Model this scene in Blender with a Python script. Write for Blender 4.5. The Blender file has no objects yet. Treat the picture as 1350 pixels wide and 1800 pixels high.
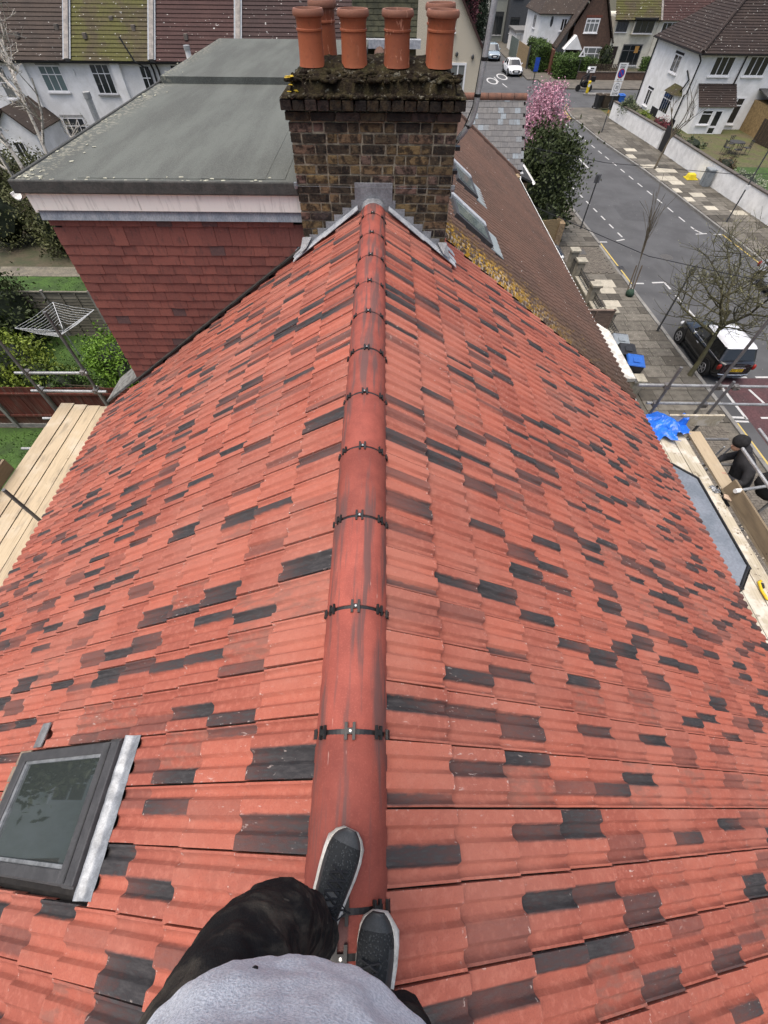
import bpy, bmesh, math, random
from mathutils import Vector, Matrix, noise as mnoise
random.seed(7)
S = bpy.context.scene
COL = S.collection
PI = math.pi
# ------------------------------------------------------------------ camera, world, sun
ZR = 8.6                                   # top of the ridge above the street
cam = bpy.data.cameras.new('camera')
cam.sensor_fit = 'VERTICAL'; cam.sensor_height = 36.0; cam.sensor_width = 27.0
cam.lens = 14.554; cam.clip_start = 0.05; cam.clip_end = 900
cam_o = bpy.data.objects.new('camera', cam); COL.objects.link(cam_o)
_p, _yaw, _roll = 0.95, -0.0087, 0.012
_hd = Vector((-math.sin(_yaw), math.cos(_yaw), 0)); _r0 = Vector((math.cos(_yaw), math.sin(_yaw), 0)); _z = Vector((0, 0, 1))
_f = _hd*math.cos(_p) - _z*math.sin(_p); _u0 = _hd*math.sin(_p) + _z*math.cos(_p)
_r = _r0*math.cos(_roll) + _u0*math.sin(_roll); _u = -_r0*math.sin(_roll) + _u0*math.cos(_roll)
cam_o.matrix_world = Matrix(((_r.x, _u.x, -_f.x, 0.1051), (_r.y, _u.y, -_f.y, 0.0), (_r.z, _u.z, -_f.z, ZR + 1.5848), (0, 0, 0, 1)))
S.camera = cam_o
S.render.resolution_x, S.render.resolution_y = 768, 1024
SUN_EL, SUN_AZ = math.radians(77), math.radians(240)     # azimuth from +Y, clockwise
W = bpy.data.worlds.new('World'); S.world = W; W.use_nodes = True
wn = W.node_tree.nodes; wl = W.node_tree.links
sky = wn.new('ShaderNodeTexSky'); sky.sky_type = 'NISHITA'; sky.sun_disc = False
sky.sun_elevation = SUN_EL; sky.sun_rotation = SUN_AZ; sky.air_density = 1.0; sky.dust_density = 7.0; sky.ozone_density = 1.0; sky.altitude = 0
wn['Background'].inputs['Strength'].default_value = 0.15
wl.new(sky.outputs['Color'], wn['Background'].inputs['Color'])
sun = bpy.data.lights.new('sun', 'SUN'); sun.energy = 1.5; sun.angle = math.radians(60); sun.color = (1.0, 0.97, 0.92)
sun_o = bpy.data.objects.new('sun', sun); COL.objects.link(sun_o)
sun_dir = Vector((math.sin(SUN_AZ)*math.cos(SUN_EL), math.cos(SUN_AZ)*math.cos(SUN_EL), math.sin(SUN_EL)))
sun_o.rotation_euler = sun_dir.to_track_quat('Z', 'Y').to_euler(); sun_o.location = (0, 0, 60)
S.view_settings.view_transform = 'Standard'; S.view_settings.look = 'None'; S.view_settings.gamma = 1.0
S.view_settings.exposure = 0.58

# ------------------------------------------------------------------ material helpers
class NT:
    def __init__(s, name):
        s.m = bpy.data.materials.new(name); s.m.use_nodes = True
        s.t = s.m.node_tree; s.b = s.t.nodes['Principled BSDF']
    def n(s, typ, **kw):
        nd = s.t.nodes.new('ShaderNode' + typ)
        for k, v in kw.items(): setattr(nd, k, v)
        return nd
    def l(s, a, b): s.t.links.new(a, b)
    def val(s, sock, v):
        if hasattr(v, 'is_output') or isinstance(v, bpy.types.NodeSocket): s.l(v, sock)
        else: sock.default_value = v
    def math(s, op, a, b=0.0, c=0.0, clamp=False):
        nd = s.n('Math', operation=op, use_clamp=clamp)
        s.val(nd.inputs[0], a); s.val(nd.inputs[1], b); s.val(nd.inputs[2], c)
        return nd.outputs[0]
    def mix(s, f, a, b, mode='MIX'):
        nd = s.n('Mix', data_type='RGBA', blend_type=mode)
        s.val(nd.inputs[0], f)
        s.val(nd.inputs[6], (*a, 1) if isinstance(a, tuple) else a); s.val(nd.inputs[7], (*b, 1) if isinstance(b, tuple) else b)
        return nd.outputs[2]
    def noise(s, vec, scale, detail=4, rough=.6, dist=0):
        nd = s.n('TexNoise'); nd.inputs['Scale'].default_value = scale; nd.inputs['Detail'].default_value = detail
        nd.inputs['Roughness'].default_value = rough; nd.inputs['Distortion'].default_value = dist
        if vec is not None: s.l(vec, nd.inputs['Vector'])
        return nd.outputs['Fac']
    def step(s, x, lo, hi):
        nd = s.n('MapRange', interpolation_type='SMOOTHSTEP'); s.val(nd.inputs[0], x)
        nd.inputs[1].default_value = lo; nd.inputs[2].default_value = hi
        return nd.outputs[0]
    def coord(s, which='Object'): return s.n('TexCoord').outputs[which]
    def scale(s, vec, sc):
        nd = s.n('Mapping'); s.l(vec, nd.inputs['Vector']); nd.inputs['Scale'].default_value = sc
        return nd.outputs[0]
    def rnd(s): return s.n('ObjectInfo').outputs['Random']
    def bump(s, h, strength=.3, dist=.01):
        nd = s.n('Bump'); nd.inputs['Strength'].default_value = strength; nd.inputs['Distance'].default_value = dist
        s.l(h, nd.inputs['Height']); s.l(nd.outputs[0], s.b.inputs['Normal'])
    def out(s, col, rough=.8, metal=0.0, spec=.3):
        s.val(s.b.inputs['Base Color'], (*col, 1) if isinstance(col, tuple) else col)
        s.val(s.b.inputs['Roughness'], rough); s.b.inputs['Metallic'].default_value = metal
        s.b.inputs['Specular IOR Level'].default_value = spec
        return s.m
MC = {}
def M(name, c1, c2=None, sc=6.0, rough=.8, bump=.0, bsc=40., metal=0., spec=.3, stretch=None, lo=.35, hi=.65, fine=.15, rnd=0., bd=.01):
    """plain two-tone noisy material"""
    if name in MC: return MC[name]
    t = NT(name); co = t.coord()
    v = t.scale(co, stretch) if stretch else co
    if c2 is None: c2 = tuple(c*.75 for c in c1)
    c = t.mix(t.step(t.noise(v, sc, 5), lo, hi), c1, c2)
    if fine:
        g = t.noise(v, sc*9, 3)
        c = t.mix(fine, c, t.mix(t.step(g, .3, .7), (.0, .0, .0), (1, 1, 1)), 'OVERLAY')
    if rnd:
        hsv = t.n('HueSaturation'); t.l(c, hsv.inputs['Color'])
        t.l(t.math('ADD', t.math('MULTIPLY', t.rnd(), rnd*2), 1-rnd), hsv.inputs['Value']); c = hsv.outputs[0]
    if bump: t.bump(t.noise(v, bsc, 4), bump, bd)
    MC[name] = t.out(c, rough, metal, spec); return MC[name]

# ------------------------------------------------------------------ mesh helpers
class MB:
    def __init__(s): s.v = []; s.f = []; s.mi = []; s.uv = {}
    def add(s, vs, fs, mi=0):
        o = len(s.v); s.v += [tuple(p) for p in vs]
        for f in fs: s.f.append(tuple(i+o for i in f)); s.mi.append(mi)
        return s
    def box(s, x0, x1, y0, y1, z0, z1, mi=0):
        return s.add([(x0,y0,z0),(x1,y0,z0),(x1,y1,z0),(x0,y1,z0),(x0,y0,z1),(x1,y0,z1),(x1,y1,z1),(x0,y1,z1)],
                     [(0,3,2,1),(4,5,6,7),(0,1,5,4),(1,2,6,5),(2,3,7,6),(3,0,4,7)], mi)
    def obox(s, c, ax, ay, az, mi=0):
        """box centred at c with half-axis vectors"""
        c, ax, ay, az = Vector(c), Vector(ax), Vector(ay), Vector(az)
        vs = [c+ax*i+ay*j+az*k for k in (-1,1) for i, j in ((-1,-1),(1,-1),(1,1),(-1,1))]
        return s.add(vs, [(0,3,2,1),(4,5,6,7),(0,1,5,4),(1,2,6,5),(2,3,7,6),(3,0,4,7)], mi)
    def quad(s, a, b, c, d, mi=0): return s.add([a,b,c,d], [(0,1,2,3)], mi)
    def prism(s, poly, z0, z1, mi=0):
        n = len(poly)
        a = sum(poly[i][0]*poly[(i+1)%n][1]-poly[(i+1)%n][0]*poly[i][1] for i in range(n))
        if a < 0: poly = poly[::-1]
        s.add([(x,y,z0) for x,y in poly]+[(x,y,z1) for x,y in poly],
              [tuple(range(n))[::-1], tuple(range(n,2*n))]+[(i,(i+1)%n,n+(i+1)%n,n+i) for i in range(n)], mi); return s
    def slab(s, a, b, c, d, t, mi=0):
        """four corners (ccw seen from outside), thickness t inwards"""
        a,b,c,d = map(Vector, (a,b,c,d)); n = (b-a).cross(d-a).normalized()*t
        return s.add([a-n,b-n,c-n,d-n,a,b,c,d], [(0,3,2,1),(4,5,6,7),(0,1,5,4),(1,2,6,5),(2,3,7,6),(3,0,4,7)], mi)
    def tube(s, pts, r, n=8, mi=0, cap=True):
        pts = [Vector(p) for p in pts]; rs = r if isinstance(r, (list, tuple)) else [r]*len(pts)
        o = len(s.v); ref = None
        for i, p in enumerate(pts):
            d = (pts[min(i+1,len(pts)-1)]-pts[max(i-1,0)])
            if d.length < 1e-9: d = Vector((0,0,1))
            d.normalize()
            if ref is None: ref = Vector((1,0,0)) if abs(d.x) < .8 else Vector((0,1,0))
            a = ref - d*ref.dot(d)
            if a.length < 1e-6: a = d.orthogonal()
            a.normalize(); b = d.cross(a); ref = a
            for k in range(n):
                t = 2*PI*k/n; s.v.append(tuple(p+(a*math.cos(t)+b*math.sin(t))*rs[i]))
        for i in range(len(pts)-1):
            for k in range(n):
                s.f.append((o+i*n+k, o+i*n+(k+1)%n, o+(i+1)*n+(k+1)%n, o+(i+1)*n+k)); s.mi.append(mi)
        if cap:
            s.f.append(tuple(o+k for k in range(n))[::-1]); s.mi.append(mi)
            e = o+(len(pts)-1)*n; s.f.append(tuple(e+k for k in range(n))); s.mi.append(mi)
        return s
    def lathe(s, c, prof, n=20, mi=0):
        """prof: (r, z) list"""
        o = len(s.v); cx, cy, cz = c
        for r, z in prof:
            for k in range(n):
                t = 2*PI*k/n; s.v.append((cx+r*math.cos(t), cy+r*math.sin(t), cz+z))
        for i in range(len(prof)-1):
            for k in range(n):
                s.f.append((o+i*n+k, o+i*n+(k+1)%n, o+(i+1)*n+(k+1)%n, o+(i+1)*n+k)); s.mi.append(mi)
        return s
    def blob(s, c, r, n=2, amp=.2, sc=1.5, mi=0, seed=0):
        bm = bmesh.new(); bmesh.ops.create_icosphere(bm, subdivisions=n, radius=1)
        o = len(s.v)
        for v in bm.verts:
            k = 1+amp*mnoise.noise(v.co*sc+Vector((seed*7.3, seed*3.1, seed)))
            s.v.append((c[0]+v.co.x*r[0]*k, c[1]+v.co.y*r[1]*k, c[2]+v.co.z*r[2]*k))
        for f in bm.faces: s.f.append(tuple(o+v.index for v in f.verts)); s.mi.append(mi)
        bm.free(); return s
    def mesh(s, name, mats, smooth=False):
        me = bpy.data.meshes.new(name); me.from_pydata(s.v, [], s.f)
        for m in (mats if isinstance(mats, (list, tuple)) else [mats]): me.materials.append(m)
        if any(s.mi): me.polygons.foreach_set('material_index', s.mi)
        if smooth is True: me.polygons.foreach_set('use_smooth', [True]*len(me.polygons))
        elif smooth:
            me.polygons.foreach_set('use_smooth', [True]*len(me.polygons)); me.set_sharp_from_angle(angle=math.radians(smooth))
        me.update(); return me
THLOC = {}
def link(o): COL.objects.link(o); return o
def props(o, label=None, cat=None, group=None, kind=None):
    if label: o['label'] = label
    if cat: o['category'] = cat
    if group: o['group'] = group
    if kind: o['kind'] = kind
    return o
def thing(name, label, cat, loc=(0,0,0), rotz=0., group=None):
    o = link(bpy.data.objects.new(name, None)); o.empty_display_size = .2
    o.location = loc; o.rotation_euler = (0,0,rotz); THLOC[o.name] = Matrix.LocRotScale(Vector(loc), o.rotation_euler, None).inverted()
    return props(o, label, cat, group)
def part(name, mb, mats, parent, smooth=False, world=True, label=None, kind=None, bevel=0, matrix=None):
    """one mesh child; vertices are world coordinates unless world=False"""
    me = mb if isinstance(mb, bpy.types.Mesh) else mb.mesh(name, mats, smooth)
    o = link(bpy.data.objects.new(name, me))
    if parent is not None:
        o.parent = parent
        if world and parent.name in THLOC: o.matrix_parent_inverse = THLOC[parent.name]
    if matrix is not None: o.matrix_basis = matrix
    if bevel:
        b = o.modifiers.new('b', 'BEVEL'); b.width = bevel; b.segments = 2; b.limit_method = 'ANGLE'
    return props(o, label, None, None, kind)
def solo(name, mb, mats, label, cat, group=None, smooth=False, kind=None, bevel=0):
    o = part(name, mb, mats, None, smooth, bevel=bevel); return props(o, label, cat, group, kind)
def struct(name, mb, mats, smooth=False): return part(name, mb, mats, None, smooth, kind='structure')
def dup(o, parent=None, basis=None):
    c = o.copy(); COL.objects.link(c)
    if parent is not None: c.parent = parent
    for ch in [x for x in bpy.data.objects if x.parent == o]: dup(ch, c)
    return c
def V(*a): return Vector(a)
# ------------------------------------------------------------------ our house: roof
THR, THL = 0.601, 0.583
ZA = ZR - 0.0105                                   # plane apex
def mat_rooftile():
    t = NT('concrete_roof_tile'); pos = t.n('NewGeometry').outputs['Position']
    uvn = t.n('UVMap'); uvn.uv_map = 'UVMap'; sx = t.n('SeparateXYZ'); t.l(uvn.outputs[0], sx.inputs[0]); u, v = sx.outputs[0], sx.outputs[1]
    at = t.n('Attribute'); at.attribute_name = 'pat'; sc = t.n('SeparateColor'); t.l(at.outputs['Color'], sc.inputs[0])
    u0, hw, st, rn = sc.outputs[0], sc.outputs[1], sc.outputs[2], at.outputs['Alpha']
    n1 = t.noise(pos, 7, 4); n2 = t.noise(t.scale(pos, (1, 4, 1)), 22, 4); n3 = t.noise(pos, 160, 3); n4 = t.noise(pos, 38, 4); big = t.noise(pos, 1.1, 3)
    red = t.mix(t.step(t.math('ADD', t.math('MULTIPLY', rn, .6), t.math('MULTIPLY', n1, .4)), .1, .8), (.35, .104, .069), (.25, .072, .050))
    red = t.mix(t.math('MULTIPLY', t.step(n4, .45, .7), .45), red, (.40, .15, .108))
    red = t.mix(t.math('MULTIPLY', t.step(n3, .48, .70), .32), red, (.17, .05, .038))
    red = t.mix(t.math('MULTIPLY', t.step(big, .42, .68), .34), red, (.36, .165, .125))
    # brown smoky bloom on some tiles
    nb = t.noise(t.scale(pos, (2, 6, 2)), 5, 4)
    sm = t.math('MULTIPLY', t.step(t.math('FRACT', t.math('MULTIPLY', rn, 7.31)), .72, .95), t.step(nb, .42, .62))
    red = t.mix(t.math('MULTIPLY', sm, .55), red, (.17, .090, .072))
    d = t.math('ABSOLUTE', t.math('SUBTRACT', t.math('ADD', u, t.math('MULTIPLY', t.math('SUBTRACT', n2, .5), .07)), u0))
    e = t.math('SUBTRACT', hw, d)                                      # >0 inside
    msk = t.step(e, -.05, .012)
    fade = t.math('ADD', t.math('MULTIPLY', t.math('SUBTRACT', v, .5), t.math('SUBTRACT', t.math('FRACT', t.math('MULTIPLY', rn, 13.7)), .5)), 1.0)
    k = t.math('MULTIPLY', t.math('MULTIPLY', msk, st), fade)
    k = t.math('MULTIPLY', k, t.math('ADD', .76, t.math('MULTIPLY', n2, .6)), clamp=True)
    dark = t.mix(t.step(n2, .35, .75), (.028, .027, .029), (.054, .050, .051))
    col = t.mix(k, red, dark)
    # pale lime chips at the tile ends and a few dusty scuffs
    ed = t.math('MAXIMUM', t.step(v, .90, .99), t.step(t.math('ABSOLUTE', t.math('SUBTRACT', u, .5)), .46, .5))
    ch = t.math('MULTIPLY', ed, t.step(t.noise(pos, 75, 2), .63, .68))
    sf = t.math('MULTIPLY', t.step(t.noise(t.scale(pos, (1, 3, 1)), 26, 3), .64, .72), t.step(t.noise(pos, 1.3, 3), .48, .66))
    col = t.mix(t.math('MULTIPLY', t.math('MAXIMUM', ch, sf), .6), col, (.52, .44, .40))
    t.bump(t.math('ADD', n3, t.math('MULTIPLY', n4, .7)), .35, .004)
    return t.out(col, t.math('ADD', .66, t.math('MULTIPLY', n4, .22)), spec=.25)
ROOFTILE = mat_rooftile()
TW, TG = 0.2012, 0.2957
PROF = [(0,.001),(.0012,.0205),(.0415,.020),(.0445,.0182),(.0525,.0036),(.0565,.0008),(.066,.0),(.079,.0012),(.087,.004),(.0965,.0178),(.0995,.0196),(.1425,.0196),(.1455,.0178),(.1535,.0036),(.1575,.0008),(.167,.0),(.178,.0028),(.185,.011),(.1878,.0145),(.1955,.0145),(.1975,.0)]
def tile_geo(g, jit=0.):
    """returns verts, faces, uvs (per vertex); local x downslope from 0..g, local y from 0 to -TW"""
    vs = []; uv = []
    n = len(PROF); T = .016
    vv = (-.07, g*.5, g-.003, g)
    for i, vx in enumerate(vv):
        for (u, h) in PROF:
            z = .014 + .026*vx/g + h - (.003 if i == 3 else 0)
            vs.append((vx + (0 if i < 2 else .003*math.sin(u*60)), -u, z)); uv.append((u/TW, max(0, vx/g)))
    for (u, h) in PROF: vs.append((g-.002, -u, .014+.026+h-T)); uv.append((u/TW, 1))
    fs = []
    for r in range(4):
        for k in range(n-1):
            a = r*n+k; fs.append((a, a+n, a+n+1, a+1))
    return vs, [f[::-1] if False else f for f in fs], uv
# orientation check: x down, y negative -> (a, a+n, a+n+1, a+1) : x then -y => normal = x cross -y = -z ; flip
def tile_geo2(g):
    vs, fs, uv = tile_geo(g); return vs, [f[::-1] for f in fs], uv
def rand_pat(rg):
    r = rg.random()
    # bands: 0-.24 flat, .25-.49 pan, .50-.74 flat, .75-.97 pan
    if r < .17:  return (rg.choice((.37, .62)), .125, rg.uniform(.9, 1), rg.random())
    if r < .31:  return (rg.choice((.25, .5, .75)), .245, rg.uniform(.7, 1), rg.random())
    if r < .36:   return (rg.choice((.12, .87)), .12, rg.uniform(.8, 1), rg.random())
    if r < .52:   return (rg.choice((.12, .37, .5, .62, .87)), rg.choice((.07, .12, .24)), rg.uniform(.45, .8), rg.random())
    if r < .70:   return (rg.random(), rg.uniform(.08, .3), rg.uniform(.12, .42), rg.random())
    return (.5, 0., 0., rg.random())
def tile_mesh(name, geos):
    """geos: list of (verts, faces, uvs, pat)"""
    V_, F_, U_, P_ = [], [], [], []
    for vs, fs, uv, pat in geos:
        o = len(V_); V_ += vs; F_ += [tuple(i+o for i in f) for f in fs]; U_ += uv; P_ += [pat]*len(vs)
    me = bpy.data.meshes.new(name); me.from_pydata(V_, [], F_)
    li = [0]*len(me.loops); me.loops.foreach_get('vertex_index', li)
    ul = me.uv_layers.new(name='UVMap'); flat = []
    for i in li: flat += U_[i]
    ul.data.foreach_set('uv', flat)
    at = me.attributes.new('pat', 'FLOAT_COLOR', 'POINT'); fl = []
    for p in P_: fl += p
    at.data.foreach_set('color', fl)
    me.materials.append(ROOFTILE); me.polygons.foreach_set('use_smooth', [True]*len(me.polygons)); me.set_sharp_from_angle(angle=math.radians(38)); me.update()
    return me
def slope_mat(side, s, y, lift=0., yawj=0.):
    """matrix of a tile whose course starts s metres down the slope"""
    th = THR if side > 0 else THL
    if side > 0: R = Matrix.Rotation(th, 4, 'Y')
    else: R = Matrix.Rotation(-th, 4, 'Y') @ Matrix.Rotation(PI, 4, 'Z')
    d = V(math.cos(th)*side, 0, -math.sin(th)); nrm = V(math.sin(th)*side, 0, math.cos(th))
    return Matrix.Translation(V(0, y, ZA) + d*s + nrm*(lift-.03)) @ R @ Matrix.Rotation(yawj, 4, 'Z')
def on_slope(side, x, y, h=0.):
    th = THR if side > 0 else THL
    n = V(math.sin(th)*side, 0, math.cos(th))
    return V(x, y, ZA - abs(x)*math.tan(th)) + n*h

house = thing('terraced_house', 'house with new red and charcoal tiled roof the photographer stands on', 'house', (0, 1.8, 0))
XER, XEL, YB, YF = 4.44, -4.21, -2.6, 5.2
brick_y = M('yellow_stock_brick', (.30, .22, .13), (.18, .13, .085), sc=9, bump=.4, bsc=30)
wall = MB().box(-4.0, 4.35, YB, 5.70, 0, 5.45)
wall.add([(-4.0,YB,5.45),(4.35,YB,5.45),(0,YB,8.35),(-4.0,5.7,5.45),(4.35,5.7,5.45),(0,5.7,8.35)], [(0,1,2),(3,5,4),(0,2,5,3),(1,4,5,2)])
part('wall', wall, brick_y, house)
deck_m = M('roofing_underlay', (.012, .011, .011), (.02, .018, .017), sc=12, rough=.95)
dk = MB()
for sd, xe, y1 in ((1, XER-.05, 5.705), (-1, XEL+.05, 5.2)):
    th = THR if sd > 0 else THL
    o = V(math.sin(th)*sd, 0, math.cos(th))*(-.022)
    A, B = V(0, YB, ZA)+o, V(xe, YB, ZA-abs(xe)*math.tan(th))+o
    C_, D = V(xe, y1, ZA-abs(xe)*math.tan(th))+o, V(0, y1, ZA)+o
    dk.slab(*( (A, B, C_, D) if sd > 0 else (D, C_, B, A)), .03)
part('roof_underlay', dk, deck_m, house)
# courses
def courses(side):
    s = [0.1433] if side > 0 else [0.1623]
    for k in range(18 if side > 0 else 16):
        s.append(s[-1] + (TG if k < (10 if side > 0 else 8) else ((.289) if side > 0 else .314)))
    return s
WIN = (-2.0, -1.05, -.305, .285)                   # roof window opening x0,x1,y0,y1
cand = []
rg = random.Random(11)
camp = V(.105, 0, ZR+1.585)
for side in (1, -1):
    th = THR if side > 0 else THL
    cs = courses(side)
    for ci in range(len(cs)-1):
        g = cs[ci+1]-cs[ci]
        for j in range(-30, 14):
            y = (-.0029 - TW*j) if side > 0 else (.0819 + TW*j*-1)
            # tile occupies y-TW..y on the right slope; y..y+TW on the left
            yc = y - TW/2 if side > 0 else y + TW/2
            xc = (cs[ci]+g/2)*math.cos(th)*side
            if yc < -2.45: continue
            if side > 0 and yc > 5.66: continue
            if side < 0 and yc > 5.16: continue
            if abs(xc) < .66 and yc > 5.02: continue
            if side < 0 and ci != 3 and WIN[0]-.02 < xc < WIN[1]+.06 and WIN[2] < yc < WIN[3]: continue
            if side < 0 and -2.3 < xc < WIN[0] and WIN[2]-.0 < yc < WIN[3]: pass
            P = V(xc, yc, ZA-abs(xc)*math.tan(th)); d = P-camp
            dep = d.dot(_f); px = d.dot(_r)/max(dep, .01)*727.7; py = d.dot(_u)/max(dep, .01)*727.7
            vis = dep > 0 and abs(px) < 690 and abs(py) < 915
            size = (1/dep**2 if vis else 0)
            gg_ = .202 if (side < 0 and ci == 3 and WIN[2] < yc < WIN[3]) else g
            cand.append((size, side, cs[ci], gg_, y, rand_pat(rg), rg.uniform(-.0015, .003), rg.uniform(-.007, .007)))
cand.sort(key=lambda a: -a[0])
NOBJ = 300
GA = sorted({round(c[3], 4) for c in cand})
variants = {}
def variant(g, k):
    key = (round(g, 4), k)
    if key not in variants:
        vs, fs, uv = tile_geo2(g); r2 = random.Random(k*17+3)
        # spread the 40 patterns with the frequencies of rand_pat
        variants[key] = tile_mesh('roof_tile', [(vs, fs, uv, rand_pat(r2))])
    return variants[key]
for i, (sz, side, s, g, y, pat, lf, yj) in enumerate(cand[:NOBJ]):
    part('roof_tile', variant(g, rg.randrange(70)), None, house, matrix=slope_mat(side, s, y, lf, yj))
geos = []
for (sz, side, s, g, y, pat, lf, yj) in cand[NOBJ:]:
    vs, fs, uv = tile_geo2(g); m = slope_mat(side, s, y, lf, yj)
    geos.append(([tuple(m @ Vector(p)) for p in vs], fs, uv, pat))
part('roof_tiles', tile_mesh('roof_tiles', geos), None, house, kind='stuff')

# ridge tiles with dry-ridge unions
def mat_ridge():
    t = NT('ridge_tile_clay'); pos = t.n('NewGeometry').outputs['Position']
    st = t.noise(t.scale(pos, (14, .9, 6)), 1.6, 4); n1 = t.noise(pos, 9, 4); n3 = t.noise(pos, 170, 3)
    c = t.mix(t.step(n1, .3, .7), (.285, .073, .053), (.215, .055, .042))
    c = t.mix(t.math('MULTIPLY', t.step(n3, .5, .75), .35), c, (.40, .13, .095)); hsv = t.n('HueSaturation'); t.l(c, hsv.inputs['Color']); t.l(t.math('ADD', .82, t.math('MULTIPLY', t.rnd(), .36)), hsv.inputs['Value']); c = hsv.outputs[0]
    c = t.mix(t.math('MULTIPLY', t.step(st, .47, .60), .8), c, (.095, .058, .055))
    sc_ = t.math('MULTIPLY', t.step(t.noise(t.scale(pos, (9, 1.2, 5)), 9, 2), .70, .76), t.step(t.noise(pos, 3, 2), .45, .6))
    c = t.mix(t.math('MULTIPLY', sc_, .65), c, (.55, .42, .36))
    t.bump(t.math('ADD', n3, n1), .3, .004)
    return t.out(c, t.math('ADD', .6, t.math('MULTIPLY', n1, .25)), spec=.25)
RIDGE = mat_ridge()
CLIP = M('black_plastic', (.012, .012, .013), (.02, .02, .02), sc=30, rough=.45, spec=.4)
ALU = M('screw_metal', (.6, .6, .58), (.4, .4, .4), sc=30, rough=.4, metal=.6)
def arc(w, z_top, depth, n=18, ang=1.30):
    """arch section: list of (x,z) from left to right"""
    r = w/math.sin(ang) if ang < PI/2 else w
    return [(r*math.sin(a), z_top - r + r*math.cos(a)) for a in [(-ang + 2*ang*k/n) for k in range(n+1)]]
def ridge_piece(y0, y1, w=.127, lift=0., tilt=0.):
    mb = MB(); top = arc(w, ZR+lift, 0); bot = arc(w-.013, ZR+lift-.014, 0); n = len(top)
    ys = [y0, y0+.006, y1-.006, y1]; ins = [.004, 0, 0, .004]
    for yy, q in zip(ys, ins):
        mb.v += [(x*(1-q*3), yy, z-q+tilt*(yy-y0)) for x, z in top]
    for yy in (y0, y1): mb.v += [(x, yy, z+tilt*(yy-y0)) for x, z in bot]
    for r in range(3):
        for k in range(n-1): a = r*n+k; mb.f.append((a, a+1, a+n+1, a+n)); mb.mi.append(0)
    for r, b in ((0, 4), (3, 5)):
        for k in range(n-1):
            f = (r*n+k, b*n+k, b*n+k+1, r*n+k+1); mb.f.append(f if r == 0 else f[::-1]); mb.mi.append(0)
    for k in (0, n-1):
        f = (0*n+k, 3*n+k, 5*n+k, 4*n+k); mb.f.append(f); mb.mi.append(0)
    return mb
joints = [-2.58, -2.13, -1.68, -1.23, -.78, -.325, -.236] + [.2138+.45*k for k in range(11)] + [5.045]
def clip_mesh(yj, full=True):
    mb = MB(); a = arc(.118, ZR-.006, 0, 20)
    for k in range(len(a)-1):                                   # union strip in the joint
        (x0, z0), (x1, z1) = a[k], a[k+1]
        mb.add([(x0,yj-.012,z0),(x1,yj-.012,z1),(x1,yj+.012,z1),(x0,yj+.012,z0)], [(0,1,2,3)])
    R_ = .127/math.sin(1.30)
    for ang, wd in ((0, 1), (-.80, .8), (.80, .8), (-1.26, .6), (1.26, .6)):
        if not full and abs(ang) > 1: continue
        for off in (-.0135*wd, .0135*wd):                       # the two bars of the H and its web
            c = V(math.sin(ang)*(R_+.004), yj, ZR-R_+math.cos(ang)*(R_+.004)); tx = V(math.cos(ang), 0, -math.sin(ang)); nn = V(math.sin(ang), 0, math.cos(ang))
            mb.obox(c+tx*off, tx*.0048*wd, V(0, .027*wd, 0), nn*.0045)
        mb.obox(c, tx*.013*wd, V(0, .009, 0), nn*.004)
    return mb
rnd2 = random.Random(5)
for a, b in zip(joints[:-1], joints[1:]):
    rp = part('ridge_tile', ridge_piece(a+.0075, b-.0075, .127+rnd2.uniform(-.001, .001), rnd2.uniform(-.002, .002), rnd2.uniform(-.004, .004)), RIDGE, house, smooth=40)
    if b < 5: 
        cp = part('ridge_clip', clip_mesh(b), CLIP, rp, world=False)
        sc_ = MB().lathe((rnd2.uniform(-.002,.002), b, ZR+.007), [(.0001,.003),(.004,.003),(.0055,.001),(.0055,-.004)], 10)
        part('screw', sc_, ALU, rp, world=False)
# ------------------------------------------------------------------ roof window on the left slope
GREYFR = M('grey_aluminium_cladding', (.040, .040, .043), (.055, .055, .058), sc=14, rough=.5, spec=.4)
SILVER = M('bare_aluminium', (.26, .275, .29), (.16, .17, .18), sc=20, rough=.35, metal=.35)
LEADN = M('new_lead', (.42, .44, .46), (.28, .30, .33), sc=14, rough=.5, bump=.3, bsc=22, spec=.4)
def mat_glass(name, tint=(.02, .024, .024), rough=.03):
    t = NT(name); return t.out(tint, rough, 0, .8)
GLASS = mat_glass('window_glass', (.035, .042, .040)); GLASS.node_tree.nodes['Principled BSDF'].inputs['Coat Weight'].default_value = 1.0  # tint raised so the colour stands in for interior light behind the pane
GLASS.node_tree.nodes['Principled BSDF'].inputs['Coat Roughness'].default_value = .015
rw = part('roof_window', MB().add(*(lambda P: (P, [(0,1,2,3)]))([on_slope(-1,-1.05,.285,.0), on_slope(-1,-2.0,.285,.0), on_slope(-1,-2.0,-.305,.0), on_slope(-1,-1.05,-.305,.0)])), deck_m, house, label='new dark grey roof window with silver side flashing')
def sl_box(mb, x0, x1, y0, y1, h0, h1, side=-1, mi=0):
    th = THR if side > 0 else THL
    n = V(math.sin(th)*side, 0, math.cos(th))
    c = [V(x, y, ZA-abs(x)*math.tan(th)) for x, y in ((x0,y0),(x1,y0),(x1,y1),(x0,y1))]
    return mb.add([p+n*h0 for p in c]+[p+n*h1 for p in c], [(0,3,2,1),(4,5,6,7),(0,1,5,4),(1,2,6,5),(2,3,7,6),(3,0,4,7)], mi)
def sub(name, mb, m, par, smooth=False, label=None, bevel=0): return part(name, mb, m, par, smooth, label=label, bevel=bevel)
fr = MB()
sl_box(fr, -1.97, -1.21, .215, .262, .0, .078); sl_box(fr, -1.97, -1.21, -.262, -.215, .0, .078)
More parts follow.
